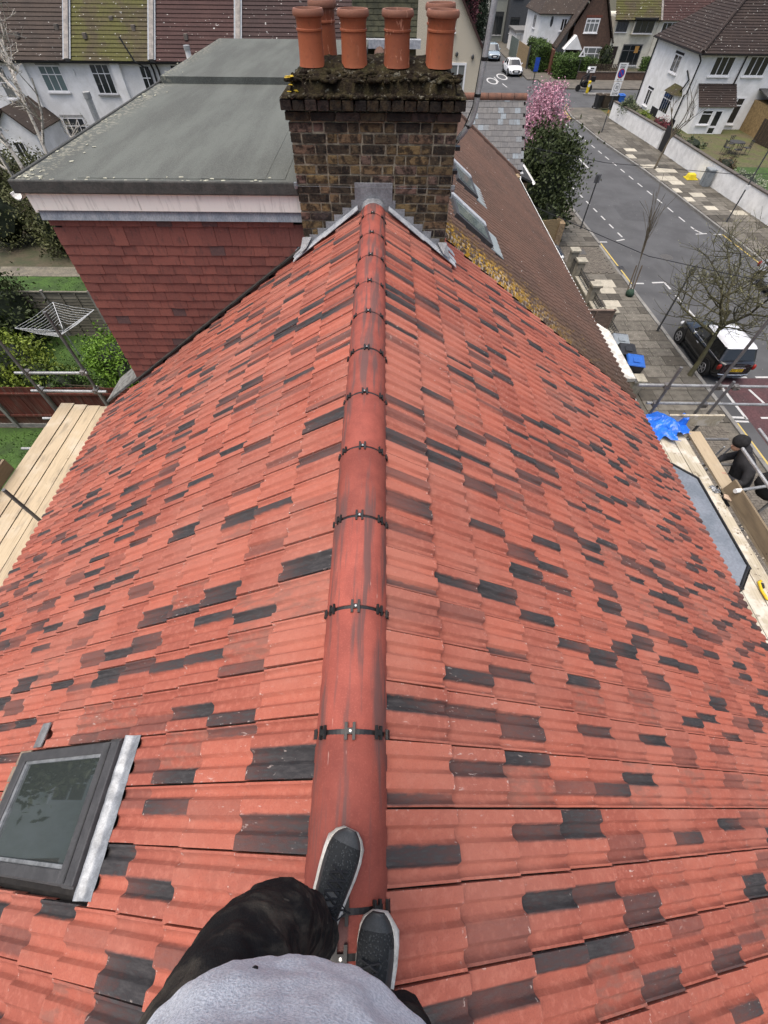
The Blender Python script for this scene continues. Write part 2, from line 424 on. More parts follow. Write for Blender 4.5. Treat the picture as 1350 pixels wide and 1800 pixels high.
sl_box(fr, -1.21, -1.10, -.262, .262, .0, .080); sl_box(fr, -1.97, -1.90, -.262, .262, .0, .076)
sl_box(fr, -1.2, -1.12, -.275, .275, .0, .06); sl_box(fr, -1.99, -1.1, -.275, -.262, -.01, .045)
sub('frame', fr, GREYFR, rw, bevel=.004)
hood = MB(); sl_box(hood, -1.165, -1.155, -.255, .255, .081, .0835); sl_box(hood, -1.105, -1.09, -.262, .262, .03, .05)
sub('cover_strip', hood, M('grey_cover', (.03,.03,.032), (.05,.05,.05), rough=.45), rw)
sub('pane', sl_box(MB(), -1.90, -1.21, -.215, .215, .045, .058), GLASS, rw)
for args in ((-1.89,-1.215,.200,.215,.058,.070),(-1.89,-1.215,-.215,-.200,.058,.070),(-1.9,-1.875,-.2,.2,.058,.068)):
    sub('glazing_bead', sl_box(MB(), *args), SILVER, rw)
fl = MB()                                           # folded, slightly wrinkled flashing beside the upper edge
rr = random.Random(3); N = 22
for k in range(N+1):
    y = .285 - .59*k/N
    w = rr.uniform(-.006, .006)
    for x, h in ((-1.095, .062), (-1.085, .058), (-1.072, .042+w), (-1.058, .036+w*.8), (-1.03, .030)):
        fl.v.append(tuple(on_slope(-1, x+w*.4, y, h)))
for k in range(N):
    for i in range(4): a = k*5+i; fl.f.append((a, a+5, a+6, a+1)); fl.mi.append(0)
sub('side_flashing', fl, SILVER, rw, smooth=True)
fl = MB(); 
for k in range(7):
    sl_box(fl, -2.12+.0, -2.0, -.30+.085*k, -.222+.085*k, .012, .02+.006*(k%2))
sub('apron_flashing', fl, M('brown_lead_apron', (.16,.12,.09), (.22,.18,.14), sc=30, rough=.7), rw)
LEADO2 = M('dull_lead', (.19,.195,.20), (.11,.11,.115), sc=14, rough=.6)
sl = MB(); sl_box(sl, -1.95, -1.87, .29, .42, .036, .042); sub('lead_soaker', sl, LEADO2, rw)
# gutters and eaves trim
BLACKP = M('black_gutter', (.011,.011,.012), (.018,.018,.018), rough=.4, spec=.4)
def gutter(mb, p0, p1, r=.055, n=8, mi=0):
    p0, p1 = V(*p0), V(*p1); d = (p1-p0).normalized(); s_ = d.cross(V(0,0,1)).normalized()
    o = len(mb.v)
    for p in (p0, p1):
        for rr_, sg in ((r, 1), (r-.008, -1)):
            for k in range(n+1):
                a = PI + PI*k/n; mb.v.append(tuple(p + s_*math.cos(a)*rr_ + V(0,0,math.sin(a)*rr_)))
    m = n+1
    for k in range(n):
        mb.f += [(o+k, o+k+1, o+2*m+k+1, o+2*m+k), (o+m+k, o+3*m+k, o+3*m+k+1, o+m+k+1)]; mb.mi += [mi, mi]
    mb.f += [(o, o+2*m, o+3*m, o+m), (o+n, o+m+n, o+3*m+n, o+2*m+n)]; mb.mi += [mi, mi]
    return mb
part('gutter', gutter(MB(), (4.46, YB, 5.42), (4.46, 5.68, 5.42)), BLACKP, house)
part('gutter', gutter(MB(), (-4.22, YB, 5.74), (-4.22, 5.15, 5.74)), BLACKP, house)
# eaves comb strip: black clips under the last course
cb = MB()
for k in range(38):
    y = -2.1 + k*TW; cb.box(4.40, 4.45, y-.03, y+.03, 5.51, 5.55)
part('eaves_comb', cb, BLACKP, house)
# splayed flat roof of the front bay just below the eaves
GRP = M('grey_bay_roofing', (.165, .185, .215), (.12, .14, .165), sc=3.2, rough=.5, bump=.15, bsc=16, fine=.12, spec=.4)
poly = [(4.2,4.80),(4.80,4.54),(5.09,4.24),(5.09,2.68),(4.84,2.38),(4.2,2.12)]
bay = part('bay_roof', MB().prism(poly, 5.17, 5.21), GRP, house, label='grey flat roof of the splayed bay below the eaves')
part('wall', MB().prism([(4.2,4.6),(4.72,4.42),(4.92,4.18),(4.92,2.76),(4.74,2.52),(4.2,2.34)], 0, 5.165), M('bay_render', (.62,.60,.56), (.5,.48,.45)), house)
bg = MB()
for a, b in zip(poly[:-1], poly[1:]): gutter(bg, (*b, 5.175), (*a, 5.175), .055)
for a, b in zip(poly[:-1], poly[1:]): bg.tube([(*a, 5.212), (*b, 5.212)], .02, 6)
sub('gutter', bg, BLACKP, bay)
for (x, y) in poly[1:5]:
    bgr = MB().box(x-.03, x+.05, y-.035, y+.035, 5.10, 5.195); sub('gutter_bracket', bgr, BLACKP, bay, bevel=.006)

# ------------------------------------------------------------------ the neighbouring house: brown roof, dormer, chimney
nb = thing('terraced_house', 'next-door house with mossy brown tiled roof, tile-hung dormer and big brick chimney', 'house', (0, 11.5, 0))
NY1 = 17.6
nw = MB().box(-4.0, 4.2, 5.712, 17.4, 0, 5.35); part('wall', nw, brick_y, nb)
def mat_brown():
    t = NT('weathered_brown_tile'); pos = t.n('NewGeometry').outputs['Position']; sx = t.n('SeparateXYZ'); t.l(pos, sx.inputs[0])
    n1 = t.noise(pos, 1.2, 5); n2 = t.noise(pos, 14, 4); n3 = t.noise(pos, 60, 3)
    c = t.mix(t.step(n1, .3, .7), (.125, .072, .054), (.088, .056, .044))
    c = t.mix(t.math('MULTIPLY', t.step(n2, .45, .7), .4), c, (.155, .10, .078))
    c = t.mix(t.math('MULTIPLY', t.step(n3, .5, .7), .4), c, (.04, .03, .025))
    # white droppings
    c = t.mix(t.step(t.noise(pos, 26, 1), .775, .79), c, (.55, .55, .53))
    # dark weathering towards the boundary and ochre lichen on it
    s_ = t.math('SUBTRACT', t.math('SUBTRACT', sx.outputs[1], 5.7), t.math('MULTIPLY', t.noise(pos, 1.6, 3), .55))
    near = t.math('SUBTRACT', 1.0, t.step(s_, -.2, 1.3)); c = t.mix(t.math('MULTIPLY', near, .5), c, (.045, .037, .027))
    up = t.math('SUBTRACT', 1.0, t.step(sx.outputs[0], 1.2, 3.6))
    lich = t.math('MULTIPLY', t.math('SUBTRACT', 1.0, t.step(s_, .0, .62)), t.math('MULTIPLY', up, t.step(t.noise(pos, 15, 4), .44, .56)))
    c = t.mix(lich, c, t.mix(t.step(t.noise(pos, 31, 3), .45, .6), (.42, .24, .022), (.19, .115, .02)))
    pal = t.math('MULTIPLY', t.math('SUBTRACT', 1.0, t.step(s_, -.1, .42)), t.math('MULTIPLY', up, t.step(t.noise(t.scale(pos, (3,1,1)), 13, 3), .52, .6)))
    c = t.mix(t.math('MULTIPLY', pal, .75), c, (.46, .40, .33))
    sp = t.math('MULTIPLY', t.math('SUBTRACT', 1.0, t.step(s_, .3, 1.5)), t.math('MULTIPLY', t.step(t.noise(pos, 9, 4), .60, .68), t.math('SUBTRACT', 1.0, t.step(sx.outputs[0], 2.2, 4.2))))
    c = t.mix(t.math('MULTIPLY', sp, .8), c, (.30, .19, .05))
    t.bump(n3, .5, .01)
    return t.out(c, .85, spec=.25)
BROWN = mat_brown()
def brown_roof(x0, xe, ya, yb, th, za, pitch_w=.152, g=.30, clipf=None):
    """rolled tiles: rolls run down the slope, every course a step"""
    mb = MB(); n = 6; sg = 1 if xe > 0 else -1
    prof = [(0,0),(.18,.0),(.30,.030),(.5,.042),(.70,.030),(.82,.0)]
    ys, hs = [], []
    k = 0
    while ya + k*pitch_w < yb:
        for u, h in prof: ys.append(ya + (k+u)*pitch_w); hs.append(h)
        k += 1
    L = (abs(xe)-abs(x0))/math.cos(th); nc = int(math.ceil(L/g)); s0 = abs(x0)/math.cos(th)
    d = V(math.cos(th)*sg, 0, -math.sin(th)); nr = V(math.sin(th)*sg, 0, math.cos(th)); m = len(ys)
    rj = random.Random(2)
    for c in range(nc):
        off = [rj.uniform(-.004, .004) for _ in range(m//6+2)]
        o = len(mb.v)
        for (s_, lift) in ((s0+c*g-.01, .004), (s0+(c+1)*g, .026), (s0+(c+1)*g, .004)):
            for i, (y, h) in enumerate(zip(ys, hs)):
                mb.v.append(tuple(V(0, y, za) + d*(s_+ (off[i//6]*1.5 if lift > .02 else 0)) + nr*(lift+h+off[i//6]*.6)))
        for r in range(2):
            for i in range(m-1):
                a = o+r*m+i
                if clipf and clipf(mb.v[a]): continue
                f = (a, a+m, a+m+1, a+1); mb.f.append(f if sg > 0 else f[::-1]); mb.mi.append(0)
    return mb
def clip_slate(p): return p[1] > 16.35 + .30*p[0] - .02
# openings of the two roof windows
RWN = [(1.10, 1.66, 6.86, 7.50), (1.36, 1.72, 8.95, 9.85)]
br = brown_roof(.0, 4.40, 5.725, NY1+.3, THR, ZA-.02, clipf=clip_slate)
part('roof_tiles', br, BROWN, nb, kind='stuff')
bl = brown_roof(.0, -4.3, 5.72, 5.9, THL, ZA-.02)
nd = MB(); o_ = V(math.sin(THR), 0, math.cos(THR))*-.05
nd.slab(V(0,5.71,ZA)+o_, V(4.36,5.71,ZA-4.36*math.tan(THR))+o_, V(4.36,17.0,ZA-4.36*math.tan(THR))+o_, V(0,17.0,ZA)+o_, .05)
part('roof_underlay', nd, deck_m, nb)
part('ridge_tile', MB().tube([(0, 5.95, ZR-.07), (0, 16.6, ZR-.07)], .13, 12), BROWN, nb, smooth=40)
WHITEP = M('white_paint', (.78, .78, .76), (.66, .67, .66), sc=4, rough=.5, fine=.08)
part('gutter', gutter(MB(), (4.46, 5.75, 5.50), (4.56, 16.9, 5.50), .045), M('dark_eaves_gutter', (.045,.042,.04), (.08,.075,.07), sc=9), nb)
part('eaves_trim', MB().tube([(4.50,5.75,5.505),(4.60,16.9,5.505)], .008, 6), WHITEP, nb)
# two older roof windows with zinc flashings
for (x0, x1, y0, y1) in RWN:
    w_ = part('roof_window', sl_box(MB(), x0, x1+.05, y0-.03, y1+.03, .0, .075, 1), GREYFR, nb)
    sub('pane', sl_box(MB(), x0+.05, x1-.03, y0+.06, y1-.05, .07, .082, 1), mat_glass('sky_glass', (.10,.13,.13), .06), w_)
    sub('zinc_cover', sl_box(MB(), x0-.12, x1+.02, y1-.05, y1+.10, .03, .10, 1), LEADN, w_, bevel=.01)
    sub('zinc_apron', sl_box(MB(), x1+.05, x1+.26, y0-.05, y1+.07, .03, .042, 1), M('zinc_apron', (.26,.30,.31), (.2,.23,.24), stretch=(1,30,1), sc=4), w_)
# --- dormer
dm = part('dormer', MB().box(-3.52, -.3, 5.225, 13.85, 5.6, 8.50), deck_m, nb, label='flat-roofed tile-hung dormer with white fascia')
FELT = NT('mineral_felt'); pos = FELT.n('NewGeometry').outputs['Position']
_n1 = FELT.noise(FELT.scale(pos, (2.2, .35, 1)), 1.3, 4); _n2 = FELT.noise(pos, 120, 2); _n3 = FELT.noise(pos, 12, 4)
_sx = FELT.n('SeparateXYZ'); FELT.l(pos, _sx.inputs[0])
_c = FELT.mix(FELT.step(_n1, .35, .65), (.098, .106, .096), (.066, .070, .064))
_c = FELT.mix(FELT.math('MULTIPLY', FELT.step(_n2, .42, .65), .5), _c, (.155, .165, .15))
_c = FELT.mix(FELT.math('MULTIPLY', FELT.step(_n3, .62, .72), .25), _c, (.05, .05, .048))
_e = FELT.math('MULTIPLY', FELT.step(FELT.math('ADD', FELT.math('MULTIPLY', _sx.outputs[0], -1), FELT.math('MULTIPLY', FELT.noise(pos, 3, 2), .4)), 3.45, 3.75), FELT.step(FELT.noise(pos, 20, 3), .50, .60))
_c = FELT.mix(FELT.math('MULTIPLY', _e, .5), _c, (.32, .31, .24))
FELT.bump(_n2, .4, .006); FELT = FELT.out(_c, .9, spec=.2)
fe = MB().box(-3.62, -.25, 5.13, 9.72, 8.665, 8.715); sub('felt_roof', fe, FELT, dm)
fe2 = MB().box(-3.56, -.25, 9.72, 13.9, 8.70, 8.80); sub('felt_roof', fe2, FELT, dm)
sub('felt_strip', MB().box(-3.0, -.9, 5.2, 7.9, 8.716, 8.719).box(-1.75, -1.1, 5.2, 9.6, 8.7195, 8.722), FELT, dm)
DFELT = M('dark_felt_edge', (.045,.048,.045), (.07,.07,.065), sc=10, bump=.4, bsc=60)
ed = MB().box(-3.66, -.76, 5.095, 5.13, 8.61, 8.725).box(-3.66, -3.62, 5.13, 13.9, 8.62, 8.73)
sub('drip_edge', ed, DFELT, dm, bevel=.012)
lich = MB(); rl = random.Random(9)
for k in range(34):
    t_ = rl.random(); y = 5.2+8.5*t_**1.6; lich.blob((-3.6+rl.random()**2*.35, y, 8.72 if y < 9.7 else 8.802), (rl.uniform(.008,.03),rl.uniform(.01,.035),.004), 1, .3, seed=k)
for k in range(25): lich.blob((rl.uniform(-3.5,-.9), 5.13+rl.random()**2*.12, 8.72), (rl.uniform(.01,.03),rl.uniform(.01,.02),.006), 1, .3, seed=k)
lo = sub('lichen', lich, M('pale_lichen', (.42,.42,.33), (.25,.25,.2), sc=30), dm); lo['kind'] = 'stuff'
FASC = NT('stained_white_fascia'); pos = FASC.n('NewGeometry').outputs['Position']
_s = FASC.noise(FASC.scale(pos, (9, 1, 1.2)), 4, 4); _c = FASC.mix(FASC.math('MULTIPLY', FASC.step(_s, .5, .72), .55), (.78, .78, .72), (.46, .46, .42))
FASC = FASC.out(_c, .55)
fz = MB().box(-3.58, -2.45, 5.135, 5.165, 8.455, 8.62).box(-2.446, -.76, 5.135, 5.165, 8.455, 8.62); sub('fascia', fz, FASC, dm)
sub('fascia', MB().box(-3.6, -3.57, 5.165, 13.8, 8.425, 8.62), WHITEP, dm)
sub('gutter_end', gutter(MB(), (-3.68, 5.14, 8.60), (-3.68, 13.8, 8.60), .06), WHITEP, dm)
LEADO = M('old_lead', (.16,.185,.215), (.23,.25,.27), sc=5, rough=.55, stretch=(2,1,1), fine=.2, spec=.4)
sub('lead_flashing', MB().slab((-3.56,5.135,8.365),(-.77,5.135,8.365),(-.77,5.168,8.458),(-3.56,5.168,8.458), .008), LEADO, dm)
# hanging tiles, one object each
HT = NT('hanging_clay_tile'); pos = HT.n('NewGeometry').outputs['Position']; rn = HT.rnd()
_c = HT.mix(rn, (.205, .074, .057), (.148, .055, .045)); _c = HT.mix(HT.math('MULTIPLY', HT.step(HT.noise(HT.scale(pos,(3,3,1)), 9, 4), .5, .72), .55), _c, (.055, .032, .03))
_c = HT.mix(HT.step(HT.math('FRACT', HT.math('MULTIPLY', rn, 9.7)), .975, .985), _c, (.085, .052, .05))
_c = HT.mix(HT.math('MULTIPLY', HT.step(HT.noise(pos, 55, 3), .5, .7), .25), _c, (.25, .11, .09)); HT.bump(HT.noise(pos, 60, 3), .25, .004); HT = HT.out(_c, .7)
def htile(w, h):
    mb = MB(); mb.add([(0,0,0),(w,0,0),(w,.012,0),(0,.012,0),(0,.020,h),(w,.020,h),(w,.032,h),(0,.032,h)], [(0,3,2,1),(4,5,6,7),(0,1,5,4),(1,2,6,5),(2,3,7,6),(3,0,4,7)]); return mb.mesh('hanging_tile', HT)
HG = .1035; NB_T = [htile(.163, .165), htile(.105, .165), htile(.163, .21)]
rt = random.Random(21)
zrow = 8.37 - .02; row = 0
def roofz(x): return ZA - abs(x)*math.tan(THL)
while zrow > 5.9:
    gg = .19 if row == 1 else HG
    zlow = zrow - gg if row > 0 else zrow - .05
    x = -3.53; first = True; half = row % 2
    while x < -.77:
        w = .105 if (first and half) else .165
        if zlow + .11 > roofz(x+w) - .02 and x + w < -.74:
            m = NB_T[1] if w < .15 else NB_T[2 if row == 1 else 0]
            part('hanging_tile', m, None, dm, matrix=Matrix.Translation((x, 5.175+rt.uniform(-.003,.003), zlow+rt.uniform(-.003,.003))) @ Matrix.Rotation(rt.uniform(-.012,.012), 4, 'Y'))
        x += w + .001; first = False
    zrow = zlow; row += 1
# thin dark strip along the line where the cheek meets the roof
gl = MB()
for k in range(24):
    x0, x1 = -3.6+k*.12, -3.6+(k+1)*.12
    gl.slab(on_slope(-1,x0,5.14,.03), on_slope(-1,x0,5.19,.035), on_slope(-1,x1,5.19,.035), on_slope(-1,x1,5.14,.03), .02)
sub('abutment_strip', gl, M('dark_abutment', (.03,.028,.026), (.06,.055,.05), sc=20), dm)
ob = MB().slab(on_slope(-1,-4.25,5.25,.02), on_slope(-1,-4.25,5.85,.02), on_slope(-1,-3.5,5.85,.02), on_slope(-1,-3.5,5.25,.02), .03)
sub('lead_flashing', ob, M('mossy_lead', (.20,.20,.19), (.09,.09,.08), sc=12, bump=.5, bsc=40), dm)
# --- chimney
CX0, CX1, CY0, CY1 = -.757, .787, 5.05, 5.95
BRM = NT('sooty_london_stock'); pos = BRM.n('NewGeometry').outputs['Position']; rn = BRM.rnd()
_r = BRM.n('ValToRGB'); BRM.l(rn, _r.inputs[0]); cr = _r.color_ramp
cols = [(0,(.034,.028,.022)),(.25,(.070,.054,.036)),(.45,(.125,.090,.048)),(.65,(.185,.130,.060)),(.82,(.130,.080,.066)),(.93,(.19,.125,.095)),(1,(.05,.04,.038))]
while len(cr.elements) < len(cols): cr.elements.new(.5)
for e_, (p_, c_) in zip(cr.elements, cols): e_.position = p_; e_.color = (*c_, 1)
_n = BRM.noise(pos, 16, 5); _c = BRM.mix(BRM.math('MULTIPLY', BRM.step(_n, .42, .61), .85), _r.outputs[0], (.014,.012,.011))
_c = BRM.mix(BRM.math('MULTIPLY', BRM.step(BRM.noise(pos, 45, 4), .55, .7), .5), _c, (.17,.125,.075))
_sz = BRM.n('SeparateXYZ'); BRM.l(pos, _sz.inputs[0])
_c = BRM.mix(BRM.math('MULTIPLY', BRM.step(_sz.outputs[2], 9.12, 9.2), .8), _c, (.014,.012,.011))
BRM.bump(BRM.noise(pos, 55, 5), .8, .012); BRM = BRM.out(_c, .9, spec=.2)
MORT = M('old_lime_mortar', (.25,.225,.165), (.13,.115,.085), sc=12, bump=.6, bsc=70, lo=.4, hi=.6)
ch = part('chimney', MB().box(CX0+.008, CX1-.008, CY0+.008, CY1-.008, 7.4, 9.30), MORT, nb, label='sooty brick chimney stack with moss on its top and clay pots')
def brick_mesh(seed):
    bm = bmesh.new(); bmesh.ops.create_cube(bm, size=1)
    bmesh.ops.bevel(bm, geom=bm.edges[:], offset=.06, segments=1, affect='EDGES')
    r = random.Random(seed)
    for v in bm.verts: v.co += V(r.uniform(-.02,.02), r.uniform(-.02,.02), r.uniform(-.035,.035))
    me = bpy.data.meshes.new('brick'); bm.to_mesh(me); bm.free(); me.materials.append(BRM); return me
BRK = [brick_mesh(i) for i in range(7)]
rb = random.Random(4)
def brick(x0, x1, y0, y1, z0, z1, jit=.003):
    m = Matrix.Translation(((x0+x1)/2+rb.uniform(-jit,jit)*.5, (y0+y1)/2+rb.uniform(-jit,jit)*1.5, (z0+z1)/2+rb.uniform(-jit,jit)*.6)) @ Matrix.Rotation(rb.uniform(-.008,.008), 4, 'Y') @ Matrix.Diagonal((x1-x0, y1-y0, z1-z0, 1))
    part('brick', rb.choice(BRK), None, ch, matrix=m)
HC = .0775; z = 9.195 - HC; c = 0
while z > 7.75:
    x = CX0; k = c % 2
    while x < CX1-.03:
        w = .2215 if k % 2 == 0 else .104
        if x == CX0 and c % 2 == 1: w = .106
        w *= rb.uniform(.96, 1.04); x1 = min(x+w, CX1)
        if CX1 - x1 < .05: x1 = CX1
        if z + HC > ZA - max(abs(x), abs(x1))*math.tan(THR) - .1:
            brick(x, x1-.012, CY0, CY0+.1, z, z+HC-.013)
        x = x1; k += 1
    for (xa, xb) in ((CX0, CX0+.1), (CX1-.1, CX1)):
        y = CY0+.108; k = c+1
        while y < CY1-.05:
            w = .2215 if k % 2 == 0 else .108
            y1 = min(y+w, CY1); brick(xa, xb, y, y1-.012, z, z+HC-.013); y = y1; k += 1
    z -= HC; c += 1
# oversailing courses and cap
def ring(z0, z1, out, wd):
    a, b, cy, dy = CX0-out, CX1+out, CY0-out, CY1+out
    n = max(1, round((b-a)/wd)); w = (b-a)/n
    for i in range(n): brick(a+i*w, a+(i+1)*w-.01, cy, cy+.12, z0, z1-.008)
    n2 = max(1, round((dy-cy-.13)/wd)); w2 = (dy-cy-.13)/n2
    for i in range(n2):
        for (p, q) in ((a, a+.12), (b-.12, b)): brick(p, q, cy+.13+i*w2, cy+.13+(i+1)*w2-.01, z0, z1-.008)
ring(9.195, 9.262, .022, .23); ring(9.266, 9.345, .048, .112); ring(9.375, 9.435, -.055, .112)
MOSS = NT('moss_and_mortar'); pos = MOSS.n('NewGeometry').outputs['Position']
_n = MOSS.noise(pos, 13, 5); _c = MOSS.mix(MOSS.step(_n, .38, .6), (.036,.029,.015), (.014,.010,.007))
_c = MOSS.mix(MOSS.math('MULTIPLY', MOSS.step(MOSS.noise(pos, 24, 4), .59, .66), .7), _c, (.17,.16,.125))
_c = MOSS.mix(MOSS.math('MULTIPLY', MOSS.step(MOSS.noise(pos, 6, 3), .58, .66), .6), _c, (.050,.046,.02))
MOSS.bump(MOSS.noise(pos, 42, 5), 1.0, .03); MOSS = MOSS.out(_c, .95, spec=.1)
cap = MB(); NX, NY_ = 60, 38
for j in range(NY_+1):
    for i in range(NX+1):
        u, v_ = i/NX, j/NY_; ex = min(u, 1-u)*2; ey = min(v_, 1-v_)*2
        x = CX0-.048+(CX1-CX0+.096)*u; y = CY0-.048+(CY1-CY0+.096)*v_
        d = min(min(u,1-u)*(CX1-CX0+.096), min(v_,1-v_)*(CY1-CY0+.096))
        h = 9.352 if d < .085 else 9.43 + .10*min(1, (d-.085)/.28)**.8
        h += .018*mnoise.noise(V(x*9, y*9, 1)) + .02*abs(mnoise.noise(V(x*22, y*22, 4)))
        if d < .003: h = 9.345
        cap.v.append((x, y, h))
for j in range(NY_):
    for i in range(NX): a = j*(NX+1)+i; cap.f.append((a, a+1, a+NX+2, a+NX+1)); cap.mi.append(0)
sub('flaunching', cap, MOSS, ch, smooth=True, label='mossy mortar bed around the pots')
ms = MB(); rm = random.Random(8)
for k in range(300):
    u = rm.random(); x = CX0+.03+(CX1-CX0-.06)*u; fr_ = rm.random() < .75
    y = CY0+(rm.uniform(-.045,.02) if rm.random() < .5 else rm.uniform(.02,.16)); zz = 9.355 if y < CY0+.03 else 9.44+.3*(y-CY0-.03)
    r_ = rm.uniform(.012,.034); ms.blob((x, y, zz), (r_*1.3, r_, r_*.6), 1, .5, 2.5, seed=k)
mo = sub('moss_tufts', ms, MOSS, ch, smooth=True); mo['kind'] = 'stuff'
lc = MB()
for k in range(12): lc.blob((CX0+.02+rm.uniform(0,.08), CY0+.02+rm.uniform(-.02,.05), 9.42+rm.uniform(-.05,.05)), (.022,.016,.004), 1, .6, seed=k)
mo = sub('yellow_lichen', lc, M('yellow_lichen', (.42,.30,.02), (.3,.2,.02), sc=40), ch); mo['kind'] = 'stuff'
# pots
POT = NT('terracotta_pot'); co = POT.coord('Object'); rn = POT.rnd()
_c = POT.mix(rn, (.33,.094,.040), (.25,.075,.036)); _c = POT.mix(POT.math('MULTIPLY', POT.step(POT.noise(POT.scale(co,(2,2,.5)), 7, 4), .45, .7), .6), _c, (.27,.085,.035))
_c = POT.mix(POT.math('MULTIPLY', POT.step(POT.noise(POT.scale(co,(3,3,1)), 11, 4), .60, .66), POT.math('MULTIPLY', rn, .9)), _c, (.62,.30,.19))
_c = POT.mix(POT.math('MULTIPLY', POT.step(POT.noise(co, 40, 3), .55, .7), .3), _c, (.12,.05,.03))
_sz = POT.n('SeparateXYZ'); POT.l(co, _sz.inputs[0]); _c = POT.mix(POT.math('MULTIPLY', POT.step(_sz.outputs[2], .25, .31), .7), _c, (.16,.085,.06))
POT.bump(POT.noise(co, 50, 3), .3, .006); POT = POT.out(_c, .62, spec=.35)
BLK = M('soot_black', (.006,.006,.006), (.01,.01,.01))
def pot(x, y, z0, H=.33, r=.112, tilt=0.):
    pr = [(r*1.06,0),(r*1.0,.03),(r*.96,H*.45),(r*.955,H*.62),(r*1.02,H*.635),(r*1.02,H*.665),(r*.955,H*.68),(r*.98,H*.80),(r*1.04,H*.86),(r*1.16,H*.875),(r*1.19,H*.90),(r*1.19,H*.955),(r*1.12,H),(r*.98,H),(r*.9,H*.93),(r*.88,H*.3),(r*.8,H*.05),(.001,H*.05)]
    m = MB().lathe((0,0,0), pr, 28).mesh('chimney_pot', [POT, BLK], 40)
    for p_ in m.polygons:
        if p_.center.z < H*.9 and (p_.center.xy.length < r*.9): p_.material_index = 1
    part('chimney_pot', m, None, ch, matrix=Matrix.Translation((x, y, z0)) @ Matrix.Rotation(tilt, 4, 'Y') @ Matrix.Rotation(x*9, 4, 'Z'))
for x, y, h, r_ in ((-.525,5.33,.325,.108),(-.155,5.33,.325,.112),(.215,5.33,.325,.112),(.585,5.33,.325,.116),(-.435,5.68,.35,.105),(.60,5.68,.34,.112)):
    pot(x, y, 9.50, h, r_, random.Random(x).uniform(-.015,.015))
# lead: stepped flashing, soakers on the tiles, saddle behind the ridge
LEAD = M('grey_lead', (.16,.165,.175), (.24,.25,.26), sc=7, rough=.5, bump=.35, bsc=18, fine=.2, spec=.45)
for sd in (1, -1):
    th = THR if sd > 0 else THL; xe = CX1 if sd > 0 else -CX0
    n = 7; 
    for k in range(n):
        x0 = .10 + (xe-.10)*k/n; x1 = .10 + (xe-.10)*(k+1)/n + (.03 if k < n-1 else -.002)
        zt = ZA - x0*math.tan(th) + .045 + (.025 if k else .03)
        zb0, zb1 = ZA - x0*math.tan(th) - .02, ZA - x1*math.tan(th) - .02
        y = CY0 - .008 - .0022*(k % 2)
        P = [(sd*x0,y,zb0),(sd*x1,y,zb1),(sd*x1,y,zt),(sd*x0,y,zt)]
        if sd < 0: P = P[::-1]
        sub('step_flashing', MB().slab(*P, .005), LEAD, ch)
    for k in range(4):                                  # dressed strips lying over the tiles
        x0 = .13+k*(xe-.05)/4; x1 = x0+(xe-.05)/4+.02
        P = [on_slope(sd, sd*x0, CY0-.09-.012*(k%2), .048), on_slope(sd, sd*x1, CY0-.10-.012*(k%2), .046), on_slope(sd, sd*x1, CY0-.004, .06), on_slope(sd, sd*x0, CY0-.004, .062)]
        if sd < 0: P = P[::-1]
        sub('lead_soaker', MB().slab(*P, .006), LEADN, ch)
    y = CY0-.02; P = [on_slope(sd, sd*(xe-.06), CY0-.12, .07), on_slope(sd, sd*(xe+.015), CY0-.12, .07), (sd*(xe+.012), CY0-.012, ZA-xe*math.tan(th)+.17), (sd*(xe-.085), CY0-.012, ZA-xe*math.tan(th)+.17)]
    if sd < 0: P = P[::-1]
    sub('lead_corner', MB().slab(*P, .006), LEAD, ch)
    mb = MB()
    for k in range(5):
        xx = xe+.015+k*.0; mb.slab(*([on_slope(sd, sd*(xe+.02+.0*k), CY0-.12+.085*k, .055+.012*(k%2)), on_slope(sd, sd*(xe+.11), CY0-.13+.085*k, .05+.012*(k%2)), on_slope(sd, sd*(xe+.11), CY0-.05+.085*k, .045+.012*(k%2)), on_slope(sd, sd*(xe+.02), CY0-.04+.085*k, .05+.012*(k%2))][::1 if sd > 0 else -1]), .006)
    sub('side_soaker', mb, LEADN, ch)
sub('lead_saddle', MB().box(-.185, .195, CY0-.012, CY0-.005, 8.50, 8.745), LEAD, ch, bevel=.004)
sub('lead_saddle', MB().lathe((.0, CY0-.012, 8.50), [(.001,.118),(.06,.112),(.10,.085),(.12,.04),(.125,0)], 20), LEAD, ch, smooth=True)
GALVW = M('dull_wire', (.2,.21,.22))
# lashing wire and its corner plates
wr = MB().tube([(CX0-.01, CY0-.02, 8.715), (CX1+.01, CY0-.02, 8.70)], .0014, 6); sub('lashing_wire', wr, GALVW, ch)
for x, zz in ((CX0-.012, 8.715), (CX1+.012, 8.70)): sub('corner_plate', MB().lathe((x, CY0+.0, zz), [(.001,.03),(.018,.025),(.022,0),(.018,-.025),(.001,-.03)], 10), SILVER, ch)
